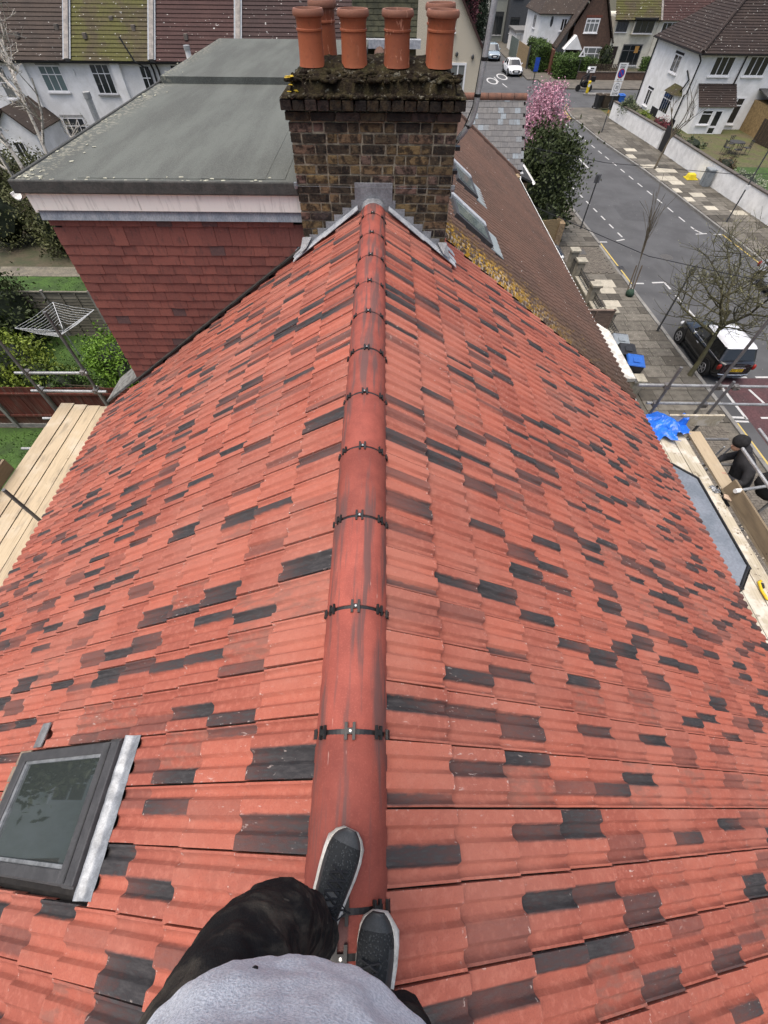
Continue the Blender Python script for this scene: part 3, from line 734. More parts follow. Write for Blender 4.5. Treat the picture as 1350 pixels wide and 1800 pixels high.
# aerial mast, cranked away from the stack's right side
mast = thing('aerial_mast', 'cranked grey aerial mast strapped to the right side of the chimney', 'aerial mast', (.85, 5.6, 8.9))
GALV = M('galvanised_steel', (.46,.48,.49), (.36,.37,.38), sc=10, rough=.45, metal=.5)
mp = [(.80,5.60,8.88),(.93,5.6,9.02),(.985,5.6,9.10),(1.005,5.6,9.18),(1.035,5.6,9.65),(1.08,5.6,10.6),(1.10,5.6,11.3)]
part('pole', MB().tube(mp, .027, 10), GALV, mast, smooth=40)
part('cable', MB().tube([(CX1+.01,5.15,8.60),(CX1+.02,5.2,8.78),(.80,5.45,8.86),(.92,5.64,9.03),(.985,5.64,9.2),(1.02,5.635,9.8),(1.06,5.635,10.7)], .006, 6), BLACKP, mast)
for p_ in ((.86,8.945),(.955,9.055),(1.012,9.28),(1.027,9.52),(1.05,9.95)): part('cable_clip', MB().lathe((p_[0],5.6,p_[1]), [(.0,-.012),(.029,-.012),(.029,.012),(.0,.012)], 10), BLACKP, mast)
for zz in (8.80, 8.98): part('bracket', MB().box(CX1, CX1+.045, 5.1, 5.16, zz, zz+.03), BLACKP, mast)
# ------------------------------------------------------------------ ground, streets, pavements
def interp(pts, y):
    for (xa, ya), (xb, yb) in zip(pts[:-1], pts[1:]):
        if ya <= y <= yb: return xa+(xb-xa)*(y-ya)/(yb-ya)
    return pts[0][0] if y < pts[0][1] else pts[-1][0]
KN = [(12.75,-15),(12.75,10.7),(12.55,16),(12.42,20.7),(12.35,26),(12.15,31),(12.1,57)]      # near kerb x(y)
KF = [(20.9,-15),(20.45,23.5),(20.25,26.3),(19.4,38.4),(18.45,46),(18.0,54),(18.3,57.5)]      # far kerb
WF = [(24.0,-15),(23.2,28.3),(22.7,35.5),(22.35,43.5),(21.45,53.5),(21.4,57.5)]               # foot of the white wall
ASPH = NT('worn_asphalt'); pos = ASPH.n('NewGeometry').outputs['Position']
_c = ASPH.mix(ASPH.step(ASPH.noise(pos, .55, 5), .35, .68), (.078,.080,.083), (.056,.057,.059))
_c = ASPH.mix(ASPH.math('MULTIPLY', ASPH.step(ASPH.noise(ASPH.scale(pos,(1,.25,1)), 1.3, 3), .55, .7), .35), _c, (.10,.102,.103))
_c = ASPH.mix(ASPH.math('MULTIPLY', ASPH.step(ASPH.noise(pos, 90, 2), .45, .7), .35), _c, (.10,.10,.10)); ASPH.bump(ASPH.noise(pos, 110, 2), .3, .01); ASPH = ASPH.out(_c, .85, spec=.3)
EARTH = M('garden_earth', (.075,.062,.04), (.045,.05,.025), sc=1.2, bump=.5, bsc=9)
GRASSM = M('rough_lawn', (.045,.085,.018), (.028,.052,.012), sc=2.2, bump=.6, bsc=30, fine=.3)
gr = MB().quad((-500,-150,-.06),(500,-150,-.06),(500,800,-.06),(-500,800,-.06)); struct('ground', gr, EARTH)
struct('road', MB().quad((5,-15,0),(60,-15,0),(60,59.6,0),(5,59.6,0)), ASPH)
struct('cross_road', MB().quad((-70,59.6,0),(90,59.6,0),(90,66.4,0),(-70,66.4,0)), ASPH)
struct('road', MB().quad((9,66.4,0),(20,66.4,0),(20,150,0),(9,150,0)), ASPH)
PAV = M('old_paving', (.12,.108,.088), (.080,.074,.062), sc=1.5, bump=.3, bsc=20, fine=.2)
KERBM = M('granite_kerb', (.21,.205,.19), (.15,.145,.135), sc=3, bump=.3, bsc=40, rnd=.14)
FLAG = [M('paving_flag_a', (.128,.118,.098), (.088,.080,.066), sc=2.5, bump=.25, bsc=26, rnd=.22), M('paving_flag_pale', (.40,.37,.30), (.31,.29,.235), sc=3, bump=.2, bsc=26, rnd=.12), M('paving_flag_dark', (.078,.070,.056), (.055,.05,.041), sc=2.5, bump=.25, bsc=26, rnd=.2)]
def strip(ya, yb, xl, xr, z0, z1, st=2.0):
    mb = MB(); y = ya; L = []
    while y < yb-.01: L.append(y); y += st
    L.append(yb)
    for a, b in zip(L[:-1], L[1:]):
        P = [(xl(a),a),(xr(a),a),(xr(b),b),(xl(b),b)]
        mb.prism(P, z0, z1)
    return mb
kn = lambda y: interp(KN, y); kf = lambda y: interp(KF, y); wf = lambda y: interp(WF, y)
pav_n = struct('pavement', strip(-14, 57, lambda y: 9.55, lambda y: kn(y)-.16, -.05, .085), PAV)
pav_f = struct('pavement', strip(-14, 57.5, lambda y: kf(y)+.16, lambda y: wf(y)+.3, -.05, .085), PAV)
struct('front_garden_ground', MB().box(-70, 9.55, -14, 57, -.05, .06), EARTH)
struct('side_garden_ground', strip(-14, 58.5, lambda y: wf(y)+.3, lambda y: 70, -.05, .05, 4), M('patchy_garden', (.075,.085,.028), (.085,.07,.04), sc=.8, bump=.5, bsc=20, fine=.25))
struct('pavement', MB().box(18.6, 90, 66.4, 71.2, -.05, .10).box(-70, 10.5, 66.4, 69.5, -.05, .10).box(17.3, 20.6, 71.2, 150, -.05, .10).box(-70, 11.0, 57, 59.5, -.05, .1).box(21.8, 60, 57.5, 59.4, -.05, .1), PAV)
struct('front_garden_ground', MB().box(20.6, 90, 71.2, 150, -.05, .06).box(-70, 9, 69.5, 150, -.05, .05), EARTH)
def unit_slab(name, mats):
    out = []
    for m in mats:
        bm = bmesh.new(); bmesh.ops.create_cube(bm, size=1)
        me = bpy.data.meshes.new(name); bm.to_mesh(me); bm.free(); me.materials.append(m); out.append(me)
    return out
FLM = unit_slab('paving_flag', FLAG); KBM = unit_slab('kerb_stone', [KERBM])
rf = random.Random(31)
def lay_flags(par, ya, yb, xl, xr, pale, row=.62, skip=None, zt=.12):
    y = ya; r = 0
    while y < yb:
        h = row*rf.choice((1, 1, 1.25, .9)); x = xl(y)+.02; xe = xr(y)-.02; first = r % 2
        while x < xe-.06:
            w = rf.choice((.6, .75, .9)) * (.6 if first else 1); first = 0
            x1 = min(x+w, xe)
            if xe-x1 < .2: x1 = xe
            cx, cy = (x+x1)/2, y+h/2
            if not (skip and skip(cx, cy)):
                k = 0 if rf.random() < .72 else 2
                for (px_, py_) in pale:
                    if abs(px_-cx) < (x1-x)/2+.02 and abs(py_-cy) < h/2+.02: k = 1
                m = Matrix.Translation((cx, cy, zt-.03+rf.uniform(-.004,.003))) @ Matrix.Rotation(rf.uniform(-.006,.006),4,'X') @ Matrix.Diagonal((x1-x-.016, h-.016, .06, 1))
                part('paving_flag', FLM[k], None, par, matrix=m)
            x = x1
        y += h; r += 1
blk = lambda x, y: (22.3 < y < 25.4) or y < 11.2
lay_flags(pav_n, 11.2, 31.5, lambda y: 9.75, lambda y: kn(y)-.17, [(10.9,21.2),(11.6,21.3),(11.0,20.7),(11.2,19.3),(10.4,18.6)], skip=blk)
lay_flags(pav_f, 25, 53.5, lambda y: kf(y)+.17, lambda y: wf(y)+.02, [(19.8,39.6),(20.5,38.9),(21.0,38.2),(20.9,36.4),(20.2,36.9),(20.2,34.4),(20.8,33.5),(20.4,32.6),(20.9,31.4),(22.4,30.6),(19.5,41.5),(20.1,43.2),(21.6,38.0),(20.6,35.6)], row=.8)
for (par, fx, ya, yb, sg) in ((pav_n, kn, 4, 32, -1), (pav_f, kf, 21, 56, 1)):
    y = ya
    while y < yb:
        h = .91; xa, xb = fx(y), fx(y+h); ang = -math.atan2(xb-xa, h)
        low = .07 if (sg < 0 and 21.8 < y < 25.2) else 0
        m = Matrix.Translation(((xa+xb)/2+sg*.075, y+h/2, .055-low+rf.uniform(-.004,.004))) @ Matrix.Rotation(ang,4,'Z') @ Matrix.Diagonal((.15, h-.012, .14, 1))
        part('kerb_stone', KBM[0], None, par, matrix=m); y += h
# herringbone block paving, joined: too many to pick apart
def herring(x0, x1, y0, y1, z):
    mb = MB(); L, w = .2, .1; rj = random.Random(6)
    for i in range(-40, 60):
        for j in range(-40, 90):
            for k in (0, 1):
                bx = x0 + i*.1*1.0 + j*.0; 
                # classic 90 degree herringbone lattice
                ox, oy = i*.2 + j*.1 - 0, i*.2*0 + j*.1
                ox = x0 + (i*.4 + j*.1) ; oy = y0 + j*.1
                a, b, c, d = (ox, ox+L, oy, oy+w) if k == 0 else (ox+L, ox+L+w, oy-.1, oy+.1)
                cx, cy = (a+b)/2, (c+d)/2
                if x0 < cx < x1 and y0 < cy < y1: mb.box(a+.004, b-.004, c+.004, d-.004, z-.03, z+rj.uniform(-.003,.003))
    return mb
BLOCK = M('block_paving', (.135,.120,.098), (.085,.075,.062), sc=7, fine=.3, bump=.3, bsc=30)
o = part('block_paving', herring(9.75, 12.0, 22.35, 25.35, .115), BLOCK, pav_n, kind='stuff'); o = part('block_paving', herring(9.75, 12.2, 4.0, 11.1, .115), BLOCK, pav_n, kind='stuff')
# painted markings
WHT = NT('worn_road_paint'); pos = WHT.n('NewGeometry').outputs['Position']; _c = WHT.mix(WHT.step(WHT.noise(pos, 22, 4), .56, .68), (.44,.44,.43), (.13,.13,.13)); WHT = WHT.out(_c, .7)
YEL = NT('worn_yellow_paint'); pos = YEL.n('NewGeometry').outputs['Position']; _c = YEL.mix(YEL.step(YEL.noise(pos, 18, 4), .56, .7), (.46,.35,.10), (.14,.12,.07)); YEL = YEL.out(_c, .7)
def line(mb, a, b, w=.1, z=.004, dash=None):
    a, b = V(*a, 0), V(*b, 0); d = (b-a); L = d.length; d.normalize(); n = V(-d.y, d.x, 0)*w/2; t = 0
    on, off = dash or (L, 0)
    while t < L-.01:
        p, q = a+d*t, a+d*min(t+on, L); mb.quad(*[(v.x, v.y, z) for v in (p+n, p-n, q-n, q+n)][::-1]); t += on+off
mk = MB()
line(mk, (13.0,37.5), (14.02,26.7), .09, dash=(.62,.62)); line(mk, (14.02,26.7), (13.5,26.5), .1)
line(mk, (16.6,57), (17.0,51), .09, dash=(.9,.9)); line(mk, (17.0,51), (18.7,28.2), .09, dash=(.75,.75)); line(mk, (18.7,28.1), (18.95,27.6), .1); line(mk, (18.5,27.5), (19.2,27.6), .1)
line(mk, (12.42,26.33), (12.9,26.33), .12); line(mk, (12.8,21.52), (13.25,21.52), .12)
line(mk, (13.7,21.6), (14.34,21.66), .12); line(mk, (14.34,21.66), (14.6,14.5), .1, dash=(.7,.6))
line(mk, (15.40,41.7), (15.52,39.2), .12); line(mk, (15.1,48.7), (15.2,46.5), .12)
line(mk, (13.28,13.7), (13.35,11.5), .11); line(mk, (12.77,11.61), (13.35,11.58), .11); line(mk, (12.77,11.4), (13.35,11.37), .09); line(mk, (13.9,11.58), (14.8,11.58), .1)
line(mk, (14.0,13.95), (16.0,13.98), .1, dash=(.6,.35)); line(mk, (14.3,13.2), (14.45,12.4), .1)
line(mk, (19.5,27.48), (20.0,27.48), .1)
for cx, cy in ((13.0,70.6),(14.6,73.2)):                                  # painted speed roundels beyond the junction
    N = 20
    for k in range(N):
        a0, a1 = 2*PI*k/N, 2*PI*(k+1)/N
        mk.quad(*[(cx+r*.62*math.cos(a), cy+r*1.9*math.sin(a), .004) for r, a in ((1,a0),(1,a1),(.76,a1),(.76,a0))][::-1])
line(mk, (13.7,70), (13.6,73), .1); line(mk, (14.2,67.2), (14.0,69.2), .12)
mo = struct('road_markings', mk, WHT)
my = MB(); line(my, (12.47,26.3), (12.62,21.5), .075); line(my, (20.07,27.48), (20.4,23.0), .08); line(my, (20.25,27.3), (20.55,23.0), .08)
line(my, (17.9,53), (18.15,56.5), .08); line(my, (18.15,56.5), (19.2,59.0), .08); line(my, (17.7,53), (17.95,56.6), .08); line(my, (17.95,56.6), (19.0,59.2), .08); line(my, (12.9,11.3), (12.95,9.0), .07); line(my, (16.9,73), (16.6,84), .1)
struct('yellow_lines', my, YEL)
struct('red_parking_surface', MB().quad((13.4,4,.002),(18,4,.002),(18,13.9,.002),(13.4,13.9,.002)), M('red_asphalt', (.085,.040,.042), (.062,.034,.036), sc=1.5, fine=.25))
PATCH = M('fresh_asphalt_patch', (.056,.057,.059), (.066,.067,.069), sc=3, fine=.2)
struct('asphalt_patch', MB().quad((14.9,29.5,.003),(16.6,29.2,.003),(16.8,31.6,.003),(15.0,31.9,.003)).quad((15.6,18.2,.003),(17.9,18.0,.003),(17.9,18.9,.003),(15.6,19.1,.003)).quad((12.9,33,.003),(13.25,33,.003),(13.3,45,.003),(12.95,45,.003)), PATCH)
for mx, my_, lb in ((10.85,24.75,'square metal access cover set in the block paving'),(15.6,24.5,'round iron manhole cover in the middle of the road')):
    solo('access_cover', MB().box(mx-.3,mx+.3,my_-.3,my_+.3,.09,.122) if mx < 12 else MB().lathe((mx,my_,0), [(.001,.008),(.33,.008),(.34,.0)], 24), M('iron_cover', (.06,.058,.055), (.09,.085,.08), sc=14, rough=.6), lb, 'manhole cover')
dr = thing('drain_grate', 'iron drain grate in the gutter by the yellow line', 'drain', (12.62,23.2,0)); part('frame', MB().box(12.45,12.85,22.95,23.4,.001,.006), M('iron_cover', (.06,.058,.055)), dr)
for k in range(5): part('bar', MB().box(12.48+k*.075,12.52+k*.075,22.99,23.36,.006,.012), BLACKP, dr)
lt_ = MB(); rgl = random.Random(19)
for _ in range(700):
    if rgl.random() < .6: x, y, z_ = rgl.gauss(11.4,.55), rgl.gauss(16.8,1.5), .128
    else: x, y, z_ = rgl.uniform(12.8,19), rgl.uniform(12,34), .006
    if z_ > .1 and not 9.8 < x < 12.3: continue
    a = rgl.uniform(0,6.28); q = rgl.uniform(.012,.035); lt_.add([(x,y,z_),(x+q*math.cos(a),y+q*math.sin(a),z_+.004),(x+q*math.cos(a+1.6),y+q*math.sin(a+1.6),z_+.002)], [(0,1,2)])
props(part('fallen_petals', lt_, M('pale_litter', (.42,.40,.34), (.3,.28,.22)), None), 'pale fallen petals and litter scattered on the pavement and road', 'petals', kind='stuff')
struct('traffic_island', MB().prism([(21.8,63.6),(22.6,63.2),(25.0,63.3),(25.4,63.7),(25.0,64.1),(22.4,64.1)], 0, .13), KERBM)

# ------------------------------------------------------------------ boundary walls and front gardens
RENDW = M('white_render', (.80,.80,.78), (.66,.66,.64), sc=2.2, bump=.5, bsc=26, fine=.12)
COPE = M('dark_coping', (.11,.095,.08), (.07,.062,.055), sc=5)
def wallseg(name, label, ya, yb):
    t = thing(name, label, 'wall', (wf((ya+yb)/2), (ya+yb)/2, .1))
    part('wall_body', strip(ya, yb, lambda y: wf(y)+.02, lambda y: wf(y)+.24, 0, 1.22, 3), RENDW, t)
    part('coping', strip(ya, yb, lambda y: wf(y)-.02, lambda y: wf(y)+.28, 1.22, 1.29, 3), COPE, t)
    return t
wallseg('garden_wall', 'long white rendered garden wall beside the street lamp, nearer stretch', 18, 42.45)
wallseg('garden_wall', 'white rendered garden wall by the zone signs, farther stretch', 43.75, 53.4)
g = thing('garden_gate', 'dark narrow gate between the two white wall stretches', 'gate', (22.5, 43.1, .1))
gw = MB()
for k in range(7): part('gate_board', MB().box(wf(43)+.08, wf(43)+.12, 42.5+k*.175, 42.5+k*.175+.165, .08, 1.55), M('black_gate_paint', (.02,.02,.022), (.03,.03,.03), sc=9), g)
part('gate_rail', MB().box(wf(43)+.12, wf(43)+.17, 42.48, 43.72, .3, .42).box(wf(43)+.12, wf(43)+.17, 42.48, 43.72, 1.2, 1.32), BLACKP, g)
# front walls of the terrace: piers, low walls with lattice railings
STON = M('painted_stone', (.30,.275,.22), (.19,.175,.14), sc=4, bump=.3, bsc=26); CAPS = M('cap_stone', (.36,.335,.27), (.25,.235,.19), sc=5, bump=.3, bsc=26)
PIERS = [22.05, 20.95, 18.65, 16.5, 12.75]
names_ = ['farthest capped gate pier, by the black car drive', 'capped gate pier beside the little iron gate', 'third capped pier along the front garden walls', 'capped pier at the end of the brown timber screen', 'low capped pier in front of the blue bin']
for yy, nm in zip(PIERS, names_):
    t = thing('gate_pier', 'stone '+nm, 'pier', (9.45, yy, .06)); hgt = 1.25 if yy > 14 else .75
    part('shaft', MB().box(9.28, 9.62, yy-.17, yy+.17, .05, hgt), STON, t, bevel=.01); part('cap', MB().box(9.22, 9.68, yy-.23, yy+.23, hgt, hgt+.1), CAPS, t, bevel=.015)
def lowwall(ya, yb, lab):
    t = thing('low_front_wall', lab, 'wall', (9.45, (ya+yb)/2, .06))
    part('wall_body', MB().box(9.35, 9.55, ya, yb, .05, .62), STON, t); part('coping', MB().box(9.31, 9.59, ya, yb, .62, .69), CAPS, t)
    r = MB(); y = ya+.05
    r.tube([(9.45,ya,.74),(9.45,yb,.74)], .012, 5); r.tube([(9.45,ya,1.05),(9.45,yb,1.05)], .014, 5)
    while y < yb-.15:
        r.tube([(9.45,y,.74),(9.45,y+.15,1.05)], .008, 4); r.tube([(9.45,y+.15,.74),(9.45,y,1.05)], .008, 4)
        r.tube([(9.45,y+.075+.05*math.cos(a),.895+.05*math.sin(a)) for a in [PI*2*k/8 for k in range(9)]], .007, 4); y += .15
    part('lattice_railing', r, BLACKP, t)
lowwall(18.85, 20.75, 'low front wall with black lattice railing next to the iron gate'); lowwall(16.7, 18.45, 'low front wall with lattice railing above the timber screen'); lowwall(15.35, 16.3, 'low front wall with lattice railing beside the grey lidded bin')
gt = thing('iron_gate', 'small black iron gate between two capped piers', 'gate', (9.45, 21.5, .06))
for k in range(8): part('bar', MB().tube([(9.45,21.16+k*.1,.12),(9.45,21.16+k*.1,1.0)], .009, 5), BLACKP, gt)
part('rail', MB().box(9.435,9.465,21.13,21.88,.15,.19).box(9.435,9.465,21.13,21.88,.95,.99), BLACKP, gt)
FW = M('weathered_timber', (.20,.145,.115), (.13,.098,.08), sc=4, stretch=(1,1,8), fine=.3)
tf = thing('timber_screen', 'pinkish brown slatted timber screen beside a front garden pier', 'fence', (8.8, 16.0, .06))
for k in range(9): part('board', MB().box(8.0, 9.25, 15.98, 16.02, .15+k*.155, .15+k*.155+.14), FW, tf)
part('post', MB().box(9.22,9.3,15.96,16.04,.05,1.6).box(8.55,8.6,15.93,15.98,.05,1.55), FW, tf); part('top_rail', MB().box(7.95,9.32,15.95,16.05,1.56,1.6), FW, tf)
SF = M('honey_timber', (.30,.22,.12), (.2,.15,.085), sc=5, stretch=(1,1,8), fine=.25)
tf = thing('timber_fence', 'honey coloured vertical board fence below the big evergreen', 'fence', (8.6, 24.6, .06))
for k in range(14): part('board', MB().box(7.5+k*.13, 7.62+k*.13, 24.45+k*.03, 24.48+k*.03, .06, 1.62), SF, tf)
part('rail', MB().slab((7.5,24.50,1.3),(9.32,24.92,1.3),(9.32,24.92,1.4),(7.5,24.50,1.4), .04), SF, tf)
bp = thing('brick_pier', 'yellow brick pier at the end of the honey board fence', 'pier', (9.5, 25.3, .06)); part('shaft', MB().box(9.3,9.6,24.75,26.0,.05,1.45), brick_y, bp)
# porch with a white felt top under the neighbour's eaves
pc = thing('porch', 'porch with dirty white flat roof beside the bins', 'porch', (6.2, 11.3, .06))
part('roof', MB().prism([(4.46,9.9),(7.28,9.9),(7.3,12.3),(7.05,12.75),(4.46,12.75)], 2.78, 2.9), M('dirty_white_felt', (.60,.59,.54), (.36,.35,.32), sc=3, fine=.2), pc, bevel=.01)
part('wall', MB().box(4.46,7.1,10.0,12.6,.05,2.775), brick_y, pc); part('gutter', gutter(MB(), (7.34,9.9,2.8),(7.34,12.3,2.8), .05), M('grey_gutter', (.1,.1,.1)), pc)
tp = thing('porch', 'small dark-roofed porch with white gutter below the slate gable', 'porch', (5.6, 20.5, .06))
part('roof', MB().slab((4.9,19.3,5.05),(5.75,19.3,4.75),(5.75,21.5,4.75),(4.9,21.5,5.05), .06), M('dark_felt', (.035,.036,.037), (.05,.05,.05), sc=6), tp); part('gutter', gutter(MB(), (5.8,19.25,4.72),(5.8,21.5,4.72),.06), WHITEP, tp); part('wall', MB().box(4.9,5.6,19.4,21.4,.05,4.68), brick_y, tp)
# ------------------------------------------------------------------ wheelie bins and street furniture
def bin_(x, y, lid, body, label, name='wheelie_bin', rz=0.):
    t = thing(name, label, 'bin', (x, y, .1), rz, 'wheelie bins')
    b = MB(); b.add([(-.24,-.27,.1),(.24,-.27,.1),(.24,.25,.1),(-.24,.25,.1),(-.29,-.33,.98),(.29,-.33,.98),(.29,.33,.98),(-.29,.33,.98)], [(0,3,2,1),(4,5,6,7),(0,1,5,4),(1,2,6,5),(2,3,7,6),(3,0,4,7)])
    part('body', b, body, t, world=False, bevel=.02)
    l = MB(); l.add([(-.31,-.36,.985),(.31,-.36,.985),(.31,.34,.985),(-.31,.34,.985),(-.29,-.33,1.03),(.29,-.33,1.03),(.27,.30,1.07),(-.27,.30,1.07)], [(0,3,2,1),(4,5,6,7),(0,1,5,4),(1,2,6,5),(2,3,7,6),(3,0,4,7)]); l.box(-.12,.12,-.2,.1,1.05,1.075)
    part('lid', l, lid, t, world=False, bevel=.012)
    part('handle', MB().tube([(-.25,.36,1.0),(-.25,.42,1.0),(.25,.42,1.0),(.25,.36,1.0)], .016, 6), body, t, world=False)
    for s_ in (-1, 1): part('wheel', MB().tube([(s_*.25,.28,.1),(s_*.30,.28,.1)], .1, 12), BLACKP, t, world=False)
    return t
GB = M('grey_bin_plastic', (.20,.23,.25), (.16,.18,.2), sc=4, rough=.5); KB = M('black_bin_plastic', (.018,.019,.021), (.028,.028,.03), sc=4, rough=.45); BB = M('blue_bin_plastic', (.025,.11,.42), (.02,.09,.34), sc=4, rough=.45); BRB = M('brown_bin_plastic', (.06,.045,.03), (.045,.035,.025), sc=4)
bin_(9.32, 14.75, GB, KB, 'grey lidded wheelie bin, farthest of the three by the white porch', rz=-.2); bin_(9.36, 14.1, KB, KB, 'black lidded wheelie bin between the grey and the blue one', rz=-.2); bin_(9.42, 13.4, BB, KB, 'blue lidded wheelie bin nearest the scaffold', rz=-.25)
bin_(21.4, 57.1, BRB, KB, 'dark wheelie bin, leftmost in the row by the junction', rz=.3); bin_(22.1, 57.0, BRB, BRB, 'brown wheelie bin in the row by the junction', rz=.1); bin_(22.85, 57.0, KB, KB, 'black wheelie bin in the row by the junction'); bin_(23.5, 57.0, BB, BB, 'blue wheelie bin behind the zone sign at the junction')
STEEL = M('grey_painted_steel', (.085,.088,.09), (.06,.062,.064), sc=5, rough=.5, metal=.2)
def post(name, lab, x, y, h, cat='sign post'):
    t = thing(name, lab, cat, (x, y, .12)); part('pole', MB().tube([(x,y,.1),(x,y,h)], .038, 10), STEEL, t, smooth=40); part('base_collar', MB().tube([(x,y,.1),(x,y,.35)], .052, 10), STEEL, t); return t
t = post('parking_sign_post', 'short grey parking sign post beside the kerb near the evergreen', 11.75, 27.85, 2.62); part('sign_plate', MB().box(11.6,11.9,27.86,27.875,2.3,2.68), M('sign_back', (.11,.115,.12), (.09,.09,.1), sc=9), t)
t = post('parking_sign_post', 'short grey parking sign post rising through the bare tree beside the small car', 12.15, 17.05, 2.78); part('sign_plate', MB().box(12.04,12.26,17.0,17.015,2.45,2.82), M('sign_back', (.11,.115,.12)), t)
t = post('lamp_post', 'tall thin grey lamp post against the nearer white wall', 20.96, 29.0, 5.6, 'lamp post'); part('notice', MB().box(20.85,21.07,28.93,28.96,1.75,1.95), WHITEP, t); part('lantern', MB().tube([(20.96,29,5.6),(20.3,29,5.75),(19.9,29,5.75)], [.03,.04,.06], 8), STEEL, t)
def text_mesh(s, size, ext=.004):
    cu = bpy.data.curves.new('txt', 'FONT'); cu.body = s; cu.size = size; cu.extrude = ext; cu.align_x = 'CENTER'; cu.align_y = 'CENTER'
    ob = bpy.data.objects.new('txt', cu); COL.objects.link(ob); bpy.context.view_layer.update()
    me = bpy.data.meshes.new_from_object(ob.evaluated_get(bpy.context.evaluated_depsgraph_get())); bpy.data.objects.remove(ob); return me
def put_text(s, size, mat_, par, loc, rot=(PI/2,0,0)):
    me = text_mesh(s, size); me.name = 'lettering'; me.materials.clear(); me.materials.append(mat_)
    return part('lettering', me, None, par, matrix=Matrix.LocRotScale(Vector(loc), __import__('mathutils').Euler(rot), None))
SB = M('sign_black', (.015,.015,.016)); SBL = M('sign_blue', (.02,.07,.38)); SRD = M('sign_red', (.45,.02,.02)); SGY = M('sign_grey', (.35,.35,.36))
t = post('zone_sign', 'tall post with stacked controlled zone and twenty limit signs', 19.28, 48.4, 4.3, 'road sign')
part('sign_plate', MB().box(18.92,19.64,48.33,48.35,3.28,4.3), WHITEP, t); part('sign_plate', MB().box(18.95,19.61,48.33,48.35,2.42,3.24), WHITEP, t)
def disc(x, z, r, y, n=28): return MB().add([(x,y,z)]+[(x+r*math.cos(2*PI*k/n),y,z+r*math.sin(2*PI*k/n)) for k in range(n)], [(0,1+k,1+(k+1)%n) for k in range(n)])
part('roundel', disc(19.28,3.72,.27,48.322), SRD, t); part('roundel', disc(19.28,3.72,.22,48.318), SBL, t)
br_ = MB().slab((19.10,48.314,3.87),(19.13,48.314,3.90),(19.46,48.314,3.57),(19.43,48.314,3.54), .002); part('red_bar', br_, SRD, t)
part('roundel', disc(19.28,2.93,.25,48.322), SGY, t); part('roundel', disc(19.28,2.93,.20,48.318), WHITEP, t)
put_text('20', .25, SB, t, (19.28,48.31,2.93)); put_text('ZONE', .17, SB, t, (19.28,48.32,2.55)); put_text('ZONE', .15, SB, t, (19.24,48.32,4.06)); put_text('Controlled', .1, SB, t, (19.24,48.32,4.21)); put_text('Mon - Fri', .1, SB, t, (19.28,48.32,3.37))
part('band', MB().tube([(19.28,48.4,1.35),(19.28,48.4,1.55)], .05, 10), M('orange_band', (.5,.25,.05)), t)
yb = thing('grit_box', 'yellow plastic box lid lying on the far pavement', 'box', (22.05,36.7,.12))
part('shell', MB().add([(21.7,36.35,.12),(22.35,36.35,.12),(22.4,36.95,.12),(21.72,36.95,.12),(21.8,36.45,.42),(22.25,36.45,.42),(22.28,36.85,.42),(21.82,36.85,.42)], [(0,3,2,1),(4,5,6,7),(0,1,5,4),(1,2,6,5),(2,3,7,6),(3,0,4,7)]), M('yellow_plastic', (.62,.50,.03), (.5,.4,.02), sc=3, rough=.5), yb, bevel=.04); part('rim', MB().box(21.66,22.44,36.31,36.99,.12,.16), M('yellow_plastic', (.62,.5,.03)), yb)
gx = thing('utility_cabinet', 'grey metal utility cabinet against the white wall', 'cabinet', (22.5,35.3,.12)); part('body', MB().box(22.2,22.62,35.0,35.65,.12,.98), M('cabinet_grey', (.22,.24,.25), (.17,.19,.2), sc=3), gx, bevel=.01); part('lid', MB().box(22.17,22.64,34.97,35.68,.98,1.04), M('cabinet_grey', (.22,.24,.25)), gx); part('door_seam', MB().box(22.19,22.2,35.32,35.335,.2,.95), BLACKP, gx)
kb = thing('keep_left_bollard', 'yellow keep-left bollard on the traffic island', 'bollard', (22.3,63.7,.13)); part('shell', MB().box(22.15,22.45,63.6,63.8,.13,1.1), M('bollard_yellow', (.6,.45,.02), (.5,.36,.02)), kb, bevel=.08); part('arrow_disc', disc(22.3,.75,.13,63.59), WHITEP, kb)
nsg = thing('street_name_plate', 'small white street name plate by the brick garden wall', 'sign', (24.0,69.3,.1)); part('plate', MB().box(23.55,24.5,69.28,69.3,.95,1.45), WHITEP, nsg); part('leg', MB().box(23.65,23.72,69.3,69.35,.1,1.0).box(24.33,24.4,69.3,69.35,.1,1.0), SB, nsg)
for a in ((23.8,1.25,.35),(24.05,1.25,.5),(24.1,1.12,.3)): pass
part('lettering', MB().box(23.7,24.3,69.27,69.279,1.24,1.33).box(23.8,24.2,69.27,69.279,1.08,1.14), SB, nsg)
# overhead telephone wires
for pts, lb in (([(4.9,22.5,5.2),(9.5,22.2,4.6),(15,21.6,4.4),(22,20.9,4.8),(30,20,5.6)], 'upper thin telephone wire crossing above the street'), ([(4.8,15.5,5.2),(8.5,14.2,4.3),(12.5,13.2,3.9),(18,12.2,4.2),(26,11.0,5.4)], 'lower thin telephone wire crossing towards the bare tree')):
    solo('telephone_wire', MB().tube(pts, .011, 5), BLACKP, lb, 'wire', 'telephone wires')
